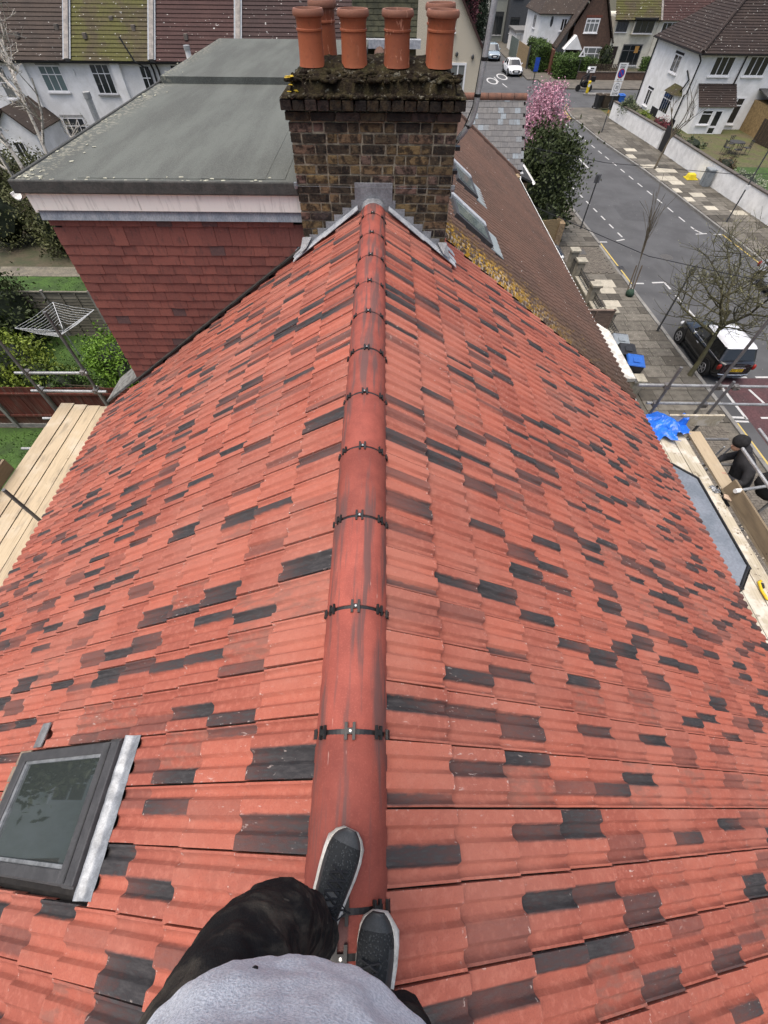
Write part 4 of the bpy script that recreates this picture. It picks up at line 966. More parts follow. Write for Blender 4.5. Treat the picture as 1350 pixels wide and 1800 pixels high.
# ------------------------------------------------------------------ trees and shrubs
def leafmat(name, c1, c2, sc=3., rough=.6):
    if name in MC: return MC[name]
    t = NT(name); pos = t.n('NewGeometry').outputs['Position']
    c = t.mix(t.step(t.noise(pos, sc, 4), .35, .65), c1, c2); c = t.mix(t.step(t.noise(pos, sc*14, 2), .45, .7), c, tuple(min(1, x*1.6) for x in c1))
    MC[name] = t.out(c, rough, spec=.25); return MC[name]
def leaf(mb, p, s, rg, up=.3, asp=.55):
    d = V(rg.gauss(0,1), rg.gauss(0,1), rg.gauss(0,1)+up).normalized(); e = d.cross(V(rg.gauss(0,1), rg.gauss(0,1), rg.gauss(0,1))).normalized(); n = d.cross(e)
    s *= rg.uniform(.6, 1.35); mb.add([p, p+d*s*.5+e*s*asp*.5+n*s*.06, p+d*s, p+d*s*.5-e*s*asp*.5-n*s*.06], [(0,1,2,3)])
def crown_leaves(mb, blobs, n, size, rg, inner=.55, lump=.35):
    vol = [a[3]*a[4]*a[5] for a in blobs]
    clumps = []
    for _ in range(max(12, n//90)):
        cx, cy, cz, rx, ry, rz = rg.choices(blobs, vol)[0]; d = V(rg.gauss(0,1), rg.gauss(0,1), rg.gauss(0,1)).normalized(); r = rg.uniform(.70, .98); clumps.append((V(cx+d.x*rx*r, cy+d.y*ry*r, cz+d.z*rz*r), .20*min(rx,ry,rz)*rg.uniform(.6,1.5)))
    for _ in range(n):
        if rg.random() < .62:
            c_, q_ = rg.choice(clumps); leaf(mb, c_+V(rg.gauss(0,q_), rg.gauss(0,q_), rg.gauss(0,q_*.8)), size, rg); continue
        cx, cy, cz, rx, ry, rz = rg.choices(blobs, vol)[0]
        d = V(rg.gauss(0,1), rg.gauss(0,1), rg.gauss(0,1)).normalized()
        r = rg.uniform(inner, 1.0)**.6 * (1 + lump*mnoise.noise(d*2.3+V(cx,cy,cz)) + .18*mnoise.noise(d*6+V(cy,cz,cx)))
        leaf(mb, V(cx+d.x*rx*r, cy+d.y*ry*r, cz+d.z*rz*r), size, rg)
def shrub(name, label, cat, blobs, n, size, lm, stem_m, seed=1, group=None, base=None):
    rg = random.Random(seed); cx = sum(b[0] for b in blobs)/len(blobs); cy = sum(b[1] for b in blobs)/len(blobs); zb = base if base is not None else .05
    t = thing(name, label, cat, (cx, cy, zb), 0, group); st = MB()
    for b in blobs:
        for k in range(5):
            p = V(cx+rg.uniform(-.1,.1), cy+rg.uniform(-.1,.1), zb); q = V(b[0]+rg.uniform(-.6,.6)*b[3], b[1]+rg.uniform(-.6,.6)*b[4], b[2]+rg.uniform(-.2,.7)*b[5])
            m = p.lerp(q, .5)+V(rg.uniform(-.15,.15), rg.uniform(-.15,.15), .1); st.tube([p, m, q], [.05*max(b[3],.3), .03*max(b[3],.3), .008], 5)
    part('stem', st, stem_m, t)
    core = MB()
    for k, b in enumerate(blobs): core.blob(b[:3], (b[3]*.62, b[4]*.62, b[5]*.66), 2, .5, 2.2, seed=seed+k)
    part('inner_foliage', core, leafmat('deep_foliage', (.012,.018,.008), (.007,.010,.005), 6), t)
    lv = MB(); crown_leaves(lv, blobs, n, size, rg); part('crown', lv, lm, t); return t
BARK = M('grey_brown_bark', (.10,.082,.055), (.06,.05,.034), sc=8, bump=.6, bsc=40, stretch=(1,1,.3)); BARKG = M('mossy_bark', (.095,.090,.045), (.06,.055,.035), sc=7, bump=.5, bsc=40, stretch=(1,1,.4)); BIRCH = M('birch_bark', (.46,.43,.38), (.16,.14,.12), sc=5, stretch=(1,1,2), lo=.5, hi=.62)
LDK = leafmat('evergreen_leaf', (.040,.054,.018), (.020,.029,.010), 1.6); LMD = leafmat('privet_leaf', (.055,.095,.018), (.028,.052,.012), 1.2); LBR = leafmat('fresh_leaf', (.11,.20,.022), (.055,.115,.014), 1.5); LYG = leafmat('conifer_leaf', (.14,.18,.022), (.05,.085,.014), 1.3)
shrub('evergreen_tree', 'big dense dark evergreen tree beside the brown roof', 'tree', [(8.7,27.2,2.3,1.7,2.0,2.3),(8.5,27.2,3.5,1.3,1.4,1.3),(8.9,26.0,1.3,1.3,1.1,1.3),(9.2,28.6,2.2,1.2,1.3,2.0)], 15000, .17, LDK, BARK, 3)
def bare_tree(name, label, base, tip, r0, spread, levels, seed, bm=None, twig_r=.004, ratio=.68, nchild=4, first=.45, grav=0., lm=None, nl=0, lsize=.03, side=5, wid=.55):
    rg = random.Random(seed); t = thing(name, label, 'tree', base); tr = MB(); cr_ = MB(); lf = MB(); base, tip = V(*base), V(*tip); bm = bm or BARK
    tips = []
    def grow(p, d, L, r, lev, mb):
        pts = [p]; dd = d.copy(); n = 4
        for i in range(n):
            dd = (dd + V(rg.gauss(0,.13), rg.gauss(0,.13), rg.gauss(0,.10)+.05-grav*(lev > 1))*(.35 if lev == 0 else 1)).normalized(); pts.append(pts[-1]+dd*L/n)
        rs = [r*(1-.55*i/n) for i in range(n+1)]
        mb.tube(pts, [max(twig_r, a) for a in rs], side if lev < 2 else (4 if lev < 3 else 3), cap=False)
        if lev >= levels: tips.extend(pts[1:]); return
        for c in range(nchild + (1 if lev == 0 else 0)):
            k = rg.uniform(first if lev == 0 else .3, 1.0); idx = min(n-1, int(k*n)); q = pts[idx].lerp(pts[idx+1], k*n-idx)
            ax = V(rg.gauss(0,1), rg.gauss(0,1), rg.gauss(0,.6)).normalized(); nd = (dd*(1-wid) + ax*wid*spread + V(0,0,.12)).normalized()
            grow(q, nd, L*ratio*rg.uniform(.75,1.15), r*.52, lev+1, cr_)
    d = tip-base; grow(base, d.normalized(), d.length, r0, 0, tr)
    part('trunk', tr, bm, t, smooth=True); part('crown', cr_, bm, t)
    if nl and lm:
        for _ in range(nl):
            p = rg.choice(tips); leaf(lf, p+V(rg.gauss(0,.03), rg.gauss(0,.03), rg.gauss(0,.03)), lsize, rg)
        part('buds', lf, lm, t, kind='stuff')
    return t
bare_tree('street_tree', 'budding bare street tree leaning over the small black car', (12.23,13.9,.1), (12.60,14.40,2.45), .105, 1.3, 4, 37, BARKG, .0045, .74, 5, .5, 0, leafmat('pale_bud', (.20,.20,.10), (.11,.11,.06), 4), 4200, .04)
st_ = bare_tree('sapling', 'thin bare sapling tied to two stakes at the kerb', (11.95,20.1,.1), (12.15,20.7,1.55), .030, .40, 2, 5, BARK, .007, .95, 5, .9, wid=.32)
for dx in (-.13, .13): part('stake', MB().tube([(11.95+dx,20.15,.1),(12.0+dx,20.5,1.3)], .03, 8), M('stake_wood', (.12,.095,.07)), st_)
part('watering_bag', MB().blob((11.93,20.05,.25), (.19,.19,.19), 2, .3), M('green_bag', (.03,.06,.04)), st_, smooth=True)
bare_tree('street_tree', 'slim bare street tree on the far pavement before the dark gate', (20.25,38.7,.1), (20.95,39.4,2.5), .085, .6, 3, 8, BARK, .005, .6, 3, .6)
mg = bare_tree('magnolia_tree', 'pink blossoming tree beyond the evergreen', (11.0,39.5,.1), (11.2,39.8,2.2), .12, 1.2, 3, 4, BARK, .008, .72, 4, .35)
lv = MB(); rgm = random.Random(14); crown_leaves(lv, [(11.2,39.6,2.6,1.55,1.6,1.5),(11.6,40.2,3.3,1.2,1.2,1.2),(10.6,39.2,1.9,1.0,1.2,1.2),(12.3,40.0,2.4,.9,.9,.9)], 6500, .14, rgm, .2, .5)
part('blossom', lv, leafmat('pink_blossom', (.46,.27,.33), (.27,.10,.16), 5.), mg)
shrub('hedge_shrub', 'low green shrub behind the far white wall near the corner', 'shrub', [(22.1,51.5,1.1,.7,1.1,.8)], 1500, .13, leafmat('grey_green_leaf', (.10,.12,.06), (.045,.06,.028), 2), BARK, 5); shrub('hedge_shrub', 'small yellow green shrub behind the far white wall', 'shrub', [(22.6,48.6,1.0,.5,.7,.5)], 900, .10, LYG, BARK, 6); shrub('hedge_shrub', 'dark red leaved shrub behind the far white wall', 'shrub', [(23.3,46.6,1.05,.6,.9,.5)], 1000, .10, leafmat('red_leaf', (.16,.035,.045), (.07,.02,.025), 3), BARK, 7)
# ------------------------------------------------------------------ houses: helpers
UPVC = M('white_upvc', (.80,.80,.80), (.74,.74,.74), sc=3, rough=.4, fine=.05)
GLD = mat_glass('far_window_glass', (.018,.022,.024), .08); GLC = mat_glass('curtained_glass', (.16,.17,.165), .15); GLT = mat_glass('teal_blind_glass', (.11,.16,.165), .12)
def rect(mb, face, u0, u1, z0, z1, at, d0, d1):
    """box on a wall: face '-y' or '-x' (outward direction), u along the wall, d0..d1 outwards"""
    if face == '-y': mb.box(u0, u1, at-d1, at-d0, z0, z1)
    elif face == '-x': mb.box(at-d1, at-d0, u0, u1, z0, z1)
    else: mb.box(at+d0, at+d1, u0, u1, z0, z1)
    return mb
def window(par, face, u0, u1, z0, z1, at, cols=(.5,), rows=(), fr=.06, glass=None, frm=None, sill=True, name='window', barw=None, lintel=None):
    frm = frm or UPVC; bw = barw or fr*.7
    m = MB(); W_, H_ = u1-u0, z1-z0
    rect(m, face, u0, u1, z0, z0+fr, at, -.02, .045); rect(m, face, u0, u1, z1-fr, z1, at, -.02, .045); rect(m, face, u0, u0+fr, z0+fr, z1-fr, at, -.02, .042); rect(m, face, u1-fr, u1, z0+fr, z1-fr, at, -.02, .042)
    o = part(name, m, frm, par)
    sub('pane', rect(MB(), face, u0+fr, u1-fr, z0+fr, z1-fr, at, -.01, .012), glass or GLD, o)
    for c in cols: sub('mullion', rect(MB(), face, u0+W_*c-bw/2, u0+W_*c+bw/2, z0+fr, z1-fr, at, .012, .038), frm, o)
    for r in rows: sub('transom', rect(MB(), face, u0+fr, u1-fr, z0+H_*r-bw/2, z0+H_*r+bw/2, at, .012, .036), frm, o)
    if sill: sub('sill', rect(MB(), face, u0-.06, u1+.06, z0-.07, z0-.003, at, -.02, .12), sill if not isinstance(sill, bool) else UPVC, o)
    if lintel: sub('lintel', rect(MB(), face, u0-.05, u1+.05, z1+.003, z1+.14, at, -.02, .05), lintel, o)
    return o
def roof_plane(par, a, b, c, d, m, t=.12, name='roof'): return part(name, MB().slab(a, b, c, d, t), m, par)
def tile_roof_mat(name, c1, c2, gx=.25, gz=.22, dirx='x', moss=None):
    if name in MC: return MC[name]
    t = NT(name); pos = t.n('NewGeometry').outputs['Position']; sx = t.n('SeparateXYZ'); t.l(pos, sx.inputs[0])
    u = sx.outputs[0] if dirx == 'x' else sx.outputs[1]
    row = t.math('FRACT', t.math('DIVIDE', sx.outputs[2], gz)); rid = t.math('FLOOR', t.math('DIVIDE', sx.outputs[2], gz))
    col = t.math('FRACT', t.math('ADD', t.math('DIVIDE', u, gx), t.math('MULTIPLY', rid, .5)))
    c = t.mix(t.step(t.noise(pos, .9, 4), .35, .65), c1, c2)
    if moss: c = t.mix(t.math('MULTIPLY', t.step(t.noise(pos, .8, 4), .40, .6), .8), c, moss)
    c = t.mix(t.math('MULTIPLY', t.step(t.noise(pos, 9, 3), .4, .7), .4), c, tuple(x*.45 for x in c1))
    c = t.mix(t.math('MULTIPLY', t.math('SUBTRACT', 1, t.step(col, .02, .12)), .35), c, tuple(x*.3 for x in c1))
    c = t.mix(t.step(t.noise(pos, 7, 1), .73, .745), c, (.45,.45,.42))
    MC[name] = t.out(c, .85, spec=.2); return MC[name]
def step_roof(par, x0, x1, y0, z0, y1, z1, m, g=.2, name='roof', kind='stuff'):
    """courses as real steps; eave at (y0,z0), ridge at (y1,z1), slope faces -y when y1>y0"""
    mb = MB(); L = math.hypot(y1-y0, z1-z0); n = max(2, int(L/g)); dy, dz = (y1-y0)/n, (z1-z0)/n; ny, nz = -(z1-z0)/L, (y1-y0)/L; q = 1 if ny < 0 or True else 1
    rj = random.Random(int(x0*100))
    for k in range(n):
        ya, za, yb_, zb_ = y0+dy*k, z0+dz*k, y0+dy*(k+1.1), z0+dz*(k+1.1); h = .035+rj.uniform(-.004,.006)
        mb.add([(x0,ya+ny*h,za+nz*h),(x1,ya+ny*h,za+nz*h),(x1,yb_,zb_),(x0,yb_,zb_),(x0,ya,za),(x1,ya,za)], [(0,1,2,3),(4,5,1,0)])
    return part(name, mb, m, par)
# ------------------------------------------------------------------ slate-roofed end house beyond the brown roof
eh = thing('corner_house', 'corner house with slate gable roof and cream rendered wing', 'house', (2.5, 24, 0))
SLATE = NT('grey_slate'); rn = SLATE.rnd(); pos = SLATE.n('NewGeometry').outputs['Position']
_c = SLATE.mix(rn, (.085,.085,.088), (.125,.122,.12)); _c = SLATE.mix(SLATE.step(SLATE.math('FRACT', SLATE.math('MULTIPLY', rn, 11.3)), .8, .9), _c, (.17,.20,.225)); _c = SLATE.mix(SLATE.math('MULTIPLY', SLATE.step(SLATE.noise(SLATE.scale(pos,(3,1,1)), 8, 4), .45, .7), .55), _c, (.04,.038,.036)); SLATE = SLATE.out(_c, .6, spec=.4)
SX1, SYE, SZE, SYR, SZR = 4.92, 17.95, 5.45, 19.5, 7.02
part('wall', MB().box(-4, 4.75, 17.42, 24, 0, 5.4), brick_y, eh); 
part('roof', MB().add([(.2,SYE,SZE-.04),(SX1-.02,SYE,SZE-.04),(SX1-.02,SYR,SZR-.04),(.2,SYR,SZR-.04),(.2,SYR+1.6,SZE-.04),(SX1-.02,SYR+1.6,SZE-.04)], [(0,1,2,3),(3,2,5,4),(1,5,2)]), deck_m, eh)
slm = MB().add([(0,0,0),(.185,0,0),(.185,0,.23),(0,0,.23),(0,-.008,0),(.185,-.008,0)], [(0,1,2,3),(4,5,1,0)])
slm = MB().slab((0,0,0),(.186,0,0),(.186,.0,.24),(0,0,.24), .008).mesh('slate', SLATE)
Ls = math.hypot(SYR-SYE, SZR-SZE); ang = math.atan2(SYR-SYE, SZR-SZE); nrow = 13; gs = Ls/nrow; rs = random.Random(77)
for r in range(nrow):
    x = SX1 - .19 - (.095 if r % 2 else 0)
    while x > .55:
        s_ = r*gs; m = Matrix.Translation((x, SYE+math.sin(ang)*s_-.016, SZE+math.cos(ang)*s_+.012)) @ Matrix.Rotation(-ang-.05, 4, 'X') @ Matrix.Rotation(rs.uniform(-.015,.015),4,'Y')
        z_here = SZE+math.cos(ang)*s_
        if x > 1.9: part('slate', slm, None, eh, matrix=m)
        x -= .19
rd = MB(); 
for k in range(9): part('ridge_tile', MB().tube([(1.0+k*.436, SYR, SZR-.04), (1.0+k*.436+.42, SYR, SZR-.04)], .12, 12), M('red_ridge_old', (.16,.075,.05), (.10,.055,.04), sc=5), eh, smooth=40)
part('verge', MB().slab((4.74,17.3,5.25),(4.78,17.3,5.25),(4.78,17.5,5.4),(4.74,17.5,5.4),.05), WHITEP, eh)
part('gutter', gutter(MB(), (4.35,SYE-.05,SZE-.06),(SX1+.03,SYE-.05,SZE-.06), .06), WHITEP, eh); part('bargeboard', MB().slab((SX1+.01,SYE,SZE-.25),(SX1+.03,SYE+.55,SZE-.3),(SX1+.03,SYE+.5,SZE-.05),(SX1+.01,SYE,SZE-.06), .03), WHITEP, eh)
vt = MB()
for k in range(16):                                   # bedded verge tiles along the end of the brown roof
    x0 = .3+k*.28; vt.tube([(x0,16.42+.30*x0,ZA-.02-x0*math.tan(THR)+.06),(x0+.29,16.42+.30*(x0+.29),ZA-.02-(x0+.29)*math.tan(THR)+.06)], .07, 8)
part('verge_tiles', vt, BROWN, nb)
# second chimney behind the first, on the far end of the terrace
oc = M('green_stained_brick', (.13,.125,.075), (.075,.075,.05), sc=7, bump=.4, bsc=40)
c2 = part('chimney', MB().box(-.62,.86,14.6,15.3,8.0,10.2), oc, nb, label='lichened far chimney stack half hidden by the pots')
for r in range(9):
    for k in range(6): sub('brick', MB().box(-.62+k*.248+(.1 if r%2 else 0), -.62+k*.248+.23+(.1 if r%2 else 0) if k < 5 else .86, 14.585, 14.6, 8.78+r*.085, 8.85+r*.085), oc, c2)
sub('oversail', MB().box(-.67,.91,14.55,15.35,9.42,9.55), oc, c2); sub('lead_apron', MB().box(-.7,.95,14.35,14.58,8.62,8.76), LEADN, c2)
# ------------------------------------------------------------------ left terrace across the gardens (gardens lie in front of it)
WREN = M('white_painted_render', (.82,.82,.81), (.70,.70,.68), sc=1.6, bump=.35, bsc=24, fine=.1); CREAM = NT('pebbledash_cream'); pos = CREAM.n('NewGeometry').outputs['Position']; _c = CREAM.mix(CREAM.step(CREAM.noise(pos, 30, 3), .4, .65), (.60,.54,.43), (.44,.39,.30)); CREAM.bump(CREAM.noise(pos, 40, 3), .6, .02); CREAM = CREAM.out(_c, .9)
TY = 38.4
RB1 = tile_roof_mat('dark_brown_tiles', (.060,.046,.038), (.045,.036,.031)); RB2 = tile_roof_mat('mossy_green_tiles', (.075,.062,.035), (.06,.05,.03), moss=(.080,.082,.022)); RB3 = tile_roof_mat('maroon_tiles', (.062,.034,.031), (.05,.028,.026)); RB4 = tile_roof_mat('purple_brown_tiles', (.052,.033,.031), (.042,.028,.027))
PARA = M('party_wall_coping', (.24,.22,.20), (.15,.14,.13), sc=4)
def terrace(x0, x1, roofm, label):
    t = thing('terraced_house', label, 'house', ((x0+x1)/2, TY+3, 0)); part('wall', MB().box(x0+.003, x1-.003, TY, TY+8, 0, 5.42), WREN, t)
    step_roof(t, x0+.15, x1-.15, TY-.28, 5.38, TY+4.1, 8.6, roofm, .27)
    part('roof', MB().slab((x1-.15,TY+4.1,8.6),(x0+.15,TY+4.1,8.6),(x0+.15,TY+8.3,5.4),(x1-.15,TY+8.3,5.4), .05), roofm, t)
    part('fascia', MB().box(x0, x1, TY-.1, TY-.01, 5.25, 5.42), BLACKP, t); part('gutter', gutter(MB(), (x0,TY-.32,5.36),(x1,TY-.32,5.36), .07), BLACKP, t)
    part('party_parapet', MB().slab((x1-.14,TY-.35,5.5),(x1+.14,TY-.35,5.5),(x1+.14,TY+4.1,8.86),(x1-.14,TY+4.1,8.86), .28), PARA, t)
    part('lead_soakers', MB().slab((x1-.26,TY-.3,5.47),(x1-.141,TY-.3,5.47),(x1-.141,TY+4.1,8.74),(x1-.26,TY+4.1,8.74), .02).slab((x1+.141,TY-.3,5.47),(x1+.24,TY-.3,5.47),(x1+.24,TY+4.1,8.74),(x1+.141,TY+4.1,8.74), .02), LEADN if x0 > -12 else LEADO, t); return t
T0 = terrace(-30.4, -25.1, RB1, 'white terraced house farthest left behind the birch, dark roof'); T1 = terrace(-25.1, -19.75, RB1, 'white terraced house with dark brown roof and gabled rear extension'); T2 = terrace(-19.75, -14.45, RB2, 'white terraced house with moss green roof'); T3 = terrace(-14.45, -9.05, RB3, 'white terraced house with maroon roof'); T4 = terrace(-9.05, -3.7, RB4, 'terraced house with purple brown roof just behind the flat dormer roof'); T5 = terrace(-3.7, 1.2, RB4, 'terraced house with dark roof straight behind the chimney pots')
window(T1, '-y', -22.0, -20.6, 3.95, 5.15, TY, (.33,.66), (.66,), glass=GLT, lintel=M('grey_arch', (.35,.35,.34))); window(T1, '-y', -24.9, -24.2, 3.6, 5.1, TY, (), (.5,), glass=GLC)
window(T1, '-y', -21.95, -20.5, .55, 2.7, TY, (.27,.7), (.3,.8), glass=GLD, name='french_door', lintel=M('grey_arch', (.35,.35,.34)))
part('flue_pilaster', MB().box(-23.35,-22.75,TY-.18,TY-.003,3.0,5.25), WREN, T1); part('alarm_box', MB().box(-19.95+.1,-19.75+.0,TY-.08,TY-.003,4.75,4.98), WHITEP, T1)
part('extension_wall', MB().box(-24.6,-22.2,TY-3.4,TY-.003,0,2.75).add([(-24.6,TY-3.4,2.75),(-22.2,TY-3.4,2.75),(-23.4,TY-3.4,3.7),(-24.6,TY-.003,2.75),(-22.2,TY-.003,2.75),(-23.4,TY-.003,3.7)], [(0,1,2),(3,5,4)]), WREN, T1)
part('extension_roof', MB().slab((-22.05,TY-3.6,2.62),(-22.05,TY-.01,2.62),(-23.4,TY-.01,3.78),(-23.4,TY-3.6,3.78), .08).slab((-24.75,TY-.01,2.62),(-24.75,TY-3.6,2.62),(-23.4,TY-3.6,3.78),(-23.4,TY-.01,3.78), .08), RB1, T1); window(T1, '-y', -23.9, -23.2, 1.2, 2.2, TY-3.4, (.5,), ())
window(T2, '-y', -18.7, -17.45, 3.85, 5.25, TY, (.33,.66), (.68,), glass=GLD, sill=M('grey_sill', (.3,.3,.29))); window(T2, '-y', -15.55, -14.85, 4.05, 5.2, TY, (.5,), (.5,), glass=GLD)
part('flue_pilaster', MB().box(-17.25,-16.7,TY-.2,TY-.003,2.2,5.3), WREN, T2); window(T2, '-y', -17.0, -16.2, 1.4, 2.5, TY, (.33,.66), (.7,), glass=GLC)
part('downpipe', MB().tube([(-14.62,TY-.3,5.3),(-14.62,TY-.1,5.0),(-14.62,TY-.1,.3)], .06, 8), BLACKP, T2); part('downpipe', MB().tube([(-16.0,TY-.3,6.4),(-15.55,TY-.35,5.4),(-14.9,TY-.12,5.0),(-14.85,TY-.1,3.0)], .05, 8), BLACKP, T2)
part('vent_stack', MB().tube([(-18.95,TY-1.2,.3),(-18.95,TY-1.2,3.85)], .2, 14), GALV, T2, smooth=40); part('vent_cowl', MB().tube([(-18.95,TY-1.2,3.85),(-18.95,TY-1.2,4.15)], .23, 14), M('vent_cowl', (.3,.31,.31)), T2, smooth=40)
part('shed_roof', MB().slab((-16.6,TY-2.2,1.9),(-15.2,TY-2.2,1.9),(-15.2,TY-.8,3.0),(-16.6,TY-.8,3.0), .06), M('rusty_roof', (.09,.05,.035), (.06,.04,.03)), T2); part('shed_wall', MB().box(-16.5,-15.3,TY-2.1,TY-.9,0,1.95), WREN, T2)
window(T3, '-y', -13.55, -12.95, 4.0, 5.25, TY, (), (.55,), glass=GLD); window(T3, '-y', -10.8, -9.6, 4.2, 5.2, TY, (.5,), (), glass=GLD)
part('downpipe', MB().tube([(-14.3,TY-.3,5.3),(-14.3,TY-.1,5.0),(-14.3,TY-.1,.3)], .06, 8), BLACKP, T3); part('vent_stack', MB().tube([(-11.9,TY-.8,2.0),(-11.9,TY-.8,5.95)], .16, 14), WHITEP, T3, smooth=40); part('vent_cowl', MB().tube([(-11.9,TY-.8,5.95),(-11.9,TY-.8,6.15)], .19, 14), GALV, T3)
for t_, xs in ((T1, (-22.8,-20.4)), (T2, (-18.6,-15.6,-17.0)), (T3, (-12.3,))):
    for k, x in enumerate(xs): part('roof_vent', MB().box(x-.1,x+.1,TY+.7+k*.5,TY+.95+k*.5,6.2+k*.3,6.45+k*.3), M('vent_tile', (.16,.14,.12)), t_)
for x in (-24.3,-22.0): part('chimney_pot', MB().lathe((x,TY+3.4,8.1), [(.12,0),(.11,.5),(.13,.5),(.13,.55),(.09,.55)], 12), POT, T1)
# cream gabled wing at the right end of that terrace
part('wing_wall', MB().add([(1.3,35.9,0),(6.05,35.9,0),(6.05,35.9,6.1),(4.0,35.9,8.6),(1.3,35.9,8.6),(1.3,41,0),(6.05,41,0),(6.05,41,6.1),(4.0,41,8.6),(1.3,41,8.6)], [(0,1,2,3,4),(9,8,7,6,5),(1,6,7,2),(0,4,9,5)]), CREAM, eh)
part('wing_roof', MB().slab((6.2,35.7,5.95),(6.2,41.2,5.95),(3.95,41.2,8.72),(3.95,35.7,8.72), .1), RB3, eh); 
window(eh, '-y', 3.55, 4.12, 6.95, 7.65, 35.9, (), (), fr=.09); window(eh, '-y', 3.55, 5.0, 3.2, 5.75, 35.9, (.33,.66), (), fr=.1, glass=GLC, name='french_door')
for x, z_ in ((4.35,6.1),(5.3,6.0)): part('wall_light', MB().blob((x,35.82,z_), (.1,.1,.12), 1, .1), STEEL, eh)
# ------------------------------------------------------------------ white hipped house right of the street
wh = thing('detached_house', 'large white rendered house with brown hipped roof behind the white wall', 'house', (31, 54, 0))
RH = tile_roof_mat('dark_rolled_tiles', (.042,.031,.027), (.034,.026,.024)); DPLI = M('black_plinth', (.018,.018,.02))
HX, HY, HE = 26.2, 50.05, 4.72
part('wall', MB().box(HX, 38, HY, 59.6, -.05, HE), WREN, wh); part('plinth', MB().box(HX-.03, HX-.001, HY-.02, 55.5, 0, .62), DPLI, wh)
E0 = (HX-.35, HY-.35, HE-.05)
def hip_roof(par, x0, x1, y0, y1, z0, z1, run):
    """stepped courses on the two visible slopes of a hip"""
    n = 26; mb = MB()
    for k in range(n):
        a, b = k/n, (k+1.15)/n; h = .05
        fa, fb = run*a, run*min(1, b); za, zb_ = z0+(z1-z0)*a, z0+(z1-z0)*min(1, b)
        mb.add([(x0+fa,y0+fa,za+h),(x1,y0+fa,za+h),(x1,y0+fb,zb_),(x0+fb,y0+fb,zb_),(x0+fa,y0+fa,za),(x1,y0+fa,za)], [(0,1,2,3),(4,5,1,0)])
        mb.add([(x0+fa,y1-fa,za+h),(x0+fa,y0+fa,za+h),(x0+fb,y0+fb,zb_),(x0+fb,y1-fb,zb_),(x0+fa,y1-fa,za),(x0+fa,y0+fa,za)], [(0,1,2,3),(4,5,1,0)])
    part('roof', mb, RH, par)
hip_roof(wh, HX-.35, 38.3, HY-.35, 59.95, HE-.05, HE+3.6, 4.75)
part('hip_ridge', MB().tube([(HX-.33,HY-.33,HE+.06),(HX-.35+4.75,HY-.35+4.75,HE+3.68)], .13, 8), RH, wh); part('gutter', gutter(MB(), (38,HY-.42,HE-.05),(HX-.4,HY-.42,HE-.05), .07), BLACKP, wh); part('gutter', gutter(MB(), (HX-.42,HY-.4,HE-.05),(HX-.42,59.9,HE-.05), .07), BLACKP, wh)
part('soffit', MB().box(HX-.34, 38, HY-.34, HY-.002, HE-.08, HE-.04).box(HX-.34, HX-.002, HY-.002, 59.9, HE-.08, HE-.04), BLACKP, wh)
for pts in ([(HX-.08,59.5,HE-.1),(HX-.08,59.5,.0)], [(HX-.4,HY-.1,HE-.1),(HX-.1,HY-.12,HE-.45),(HX-.1,HY-.12,2.3),(HX-.1,HY+.2,2.2),(HX-.1,HY+.3,.0)], [(29.75,HY-.1,HE-.1),(29.75,HY-.1,2.9)], [(HX-.12,51.2,2.1),(HX-.12,50.5,3.1),(HX-.12,51.4,3.5)]): part('downpipe', MB().tube(pts, .06, 8), BLACKP, wh)
window(wh, '-x', 53.35, 54.9, 3.0, 4.15, HX, (.5,), (), fr=.09, lintel=DPLI); window(wh, '-x', 56.6, 57.75, .35, 1.5, HX, (.5,), (), fr=.09, lintel=DPLI)
bayx = part('bay_window', MB().prism([(HX,50.9),(HX-.5,51.25),(HX-.5,53.0),(HX,53.35)], .3, .75), WREN, wh)
for k in range(4):
    y0 = 51.28+k*.43; sub('pane', MB().box(HX-.51,HX-.49,y0+.04,y0+.39,.80,1.6), GLD, bayx); sub('pane', MB().box(HX-.51,HX-.49,y0+.04,y0+.39,1.68,1.98), GLD, bayx)
sub('frame', MB().prism([(HX,50.95),(HX-.485,51.27),(HX-.485,52.98),(HX,53.3)], .75, 2.02), UPVC, bayx); sub('bay_roof', MB().add([(HX,50.7,2.05),(HX-.65,51.15,2.05),(HX-.65,53.1,2.05),(HX,53.5,2.05),(HX,51.3,2.55),(HX,52.9,2.55)], [(0,4,1),(1,4,5,2),(2,5,3)]), RB2, bayx)
window(wh, '-y', 27.3, 29.0, 3.38, 4.55, HY, (.33,.64), (), fr=.09); window(wh, '-y', 30.15, 31.9, 3.38, 4.58, HY, (.33,.66), (), fr=.09); window(wh, '-y', 29.95, 31.5, .4, 2.15, HY, (.55,), (.7,), fr=.1)
part('porch_wall', MB().box(26.95,29.9,48.55,HY-.001,-.05,1.85).add([(26.95,48.55,1.85),(26.95,HY,1.85),(26.95,HY,2.9)], [(0,2,1)]), WREN, wh)
step_roof(wh, 26.8, 30.05, 48.4, 1.78, HY, 2.95, RH, .2, 'porch_roof'); window(wh, '-y', 27.4, 28.35, .65, 1.6, 48.55, (), (.72,), fr=.07); window(wh, '-y', 28.5, 29.2, .0, 1.6, 48.55, (), (.3,.34), fr=.09, name='door', sill=False)
window(wh, '-y', 34, 36, 3.4, 4.5, HY, (.33,.66), ())
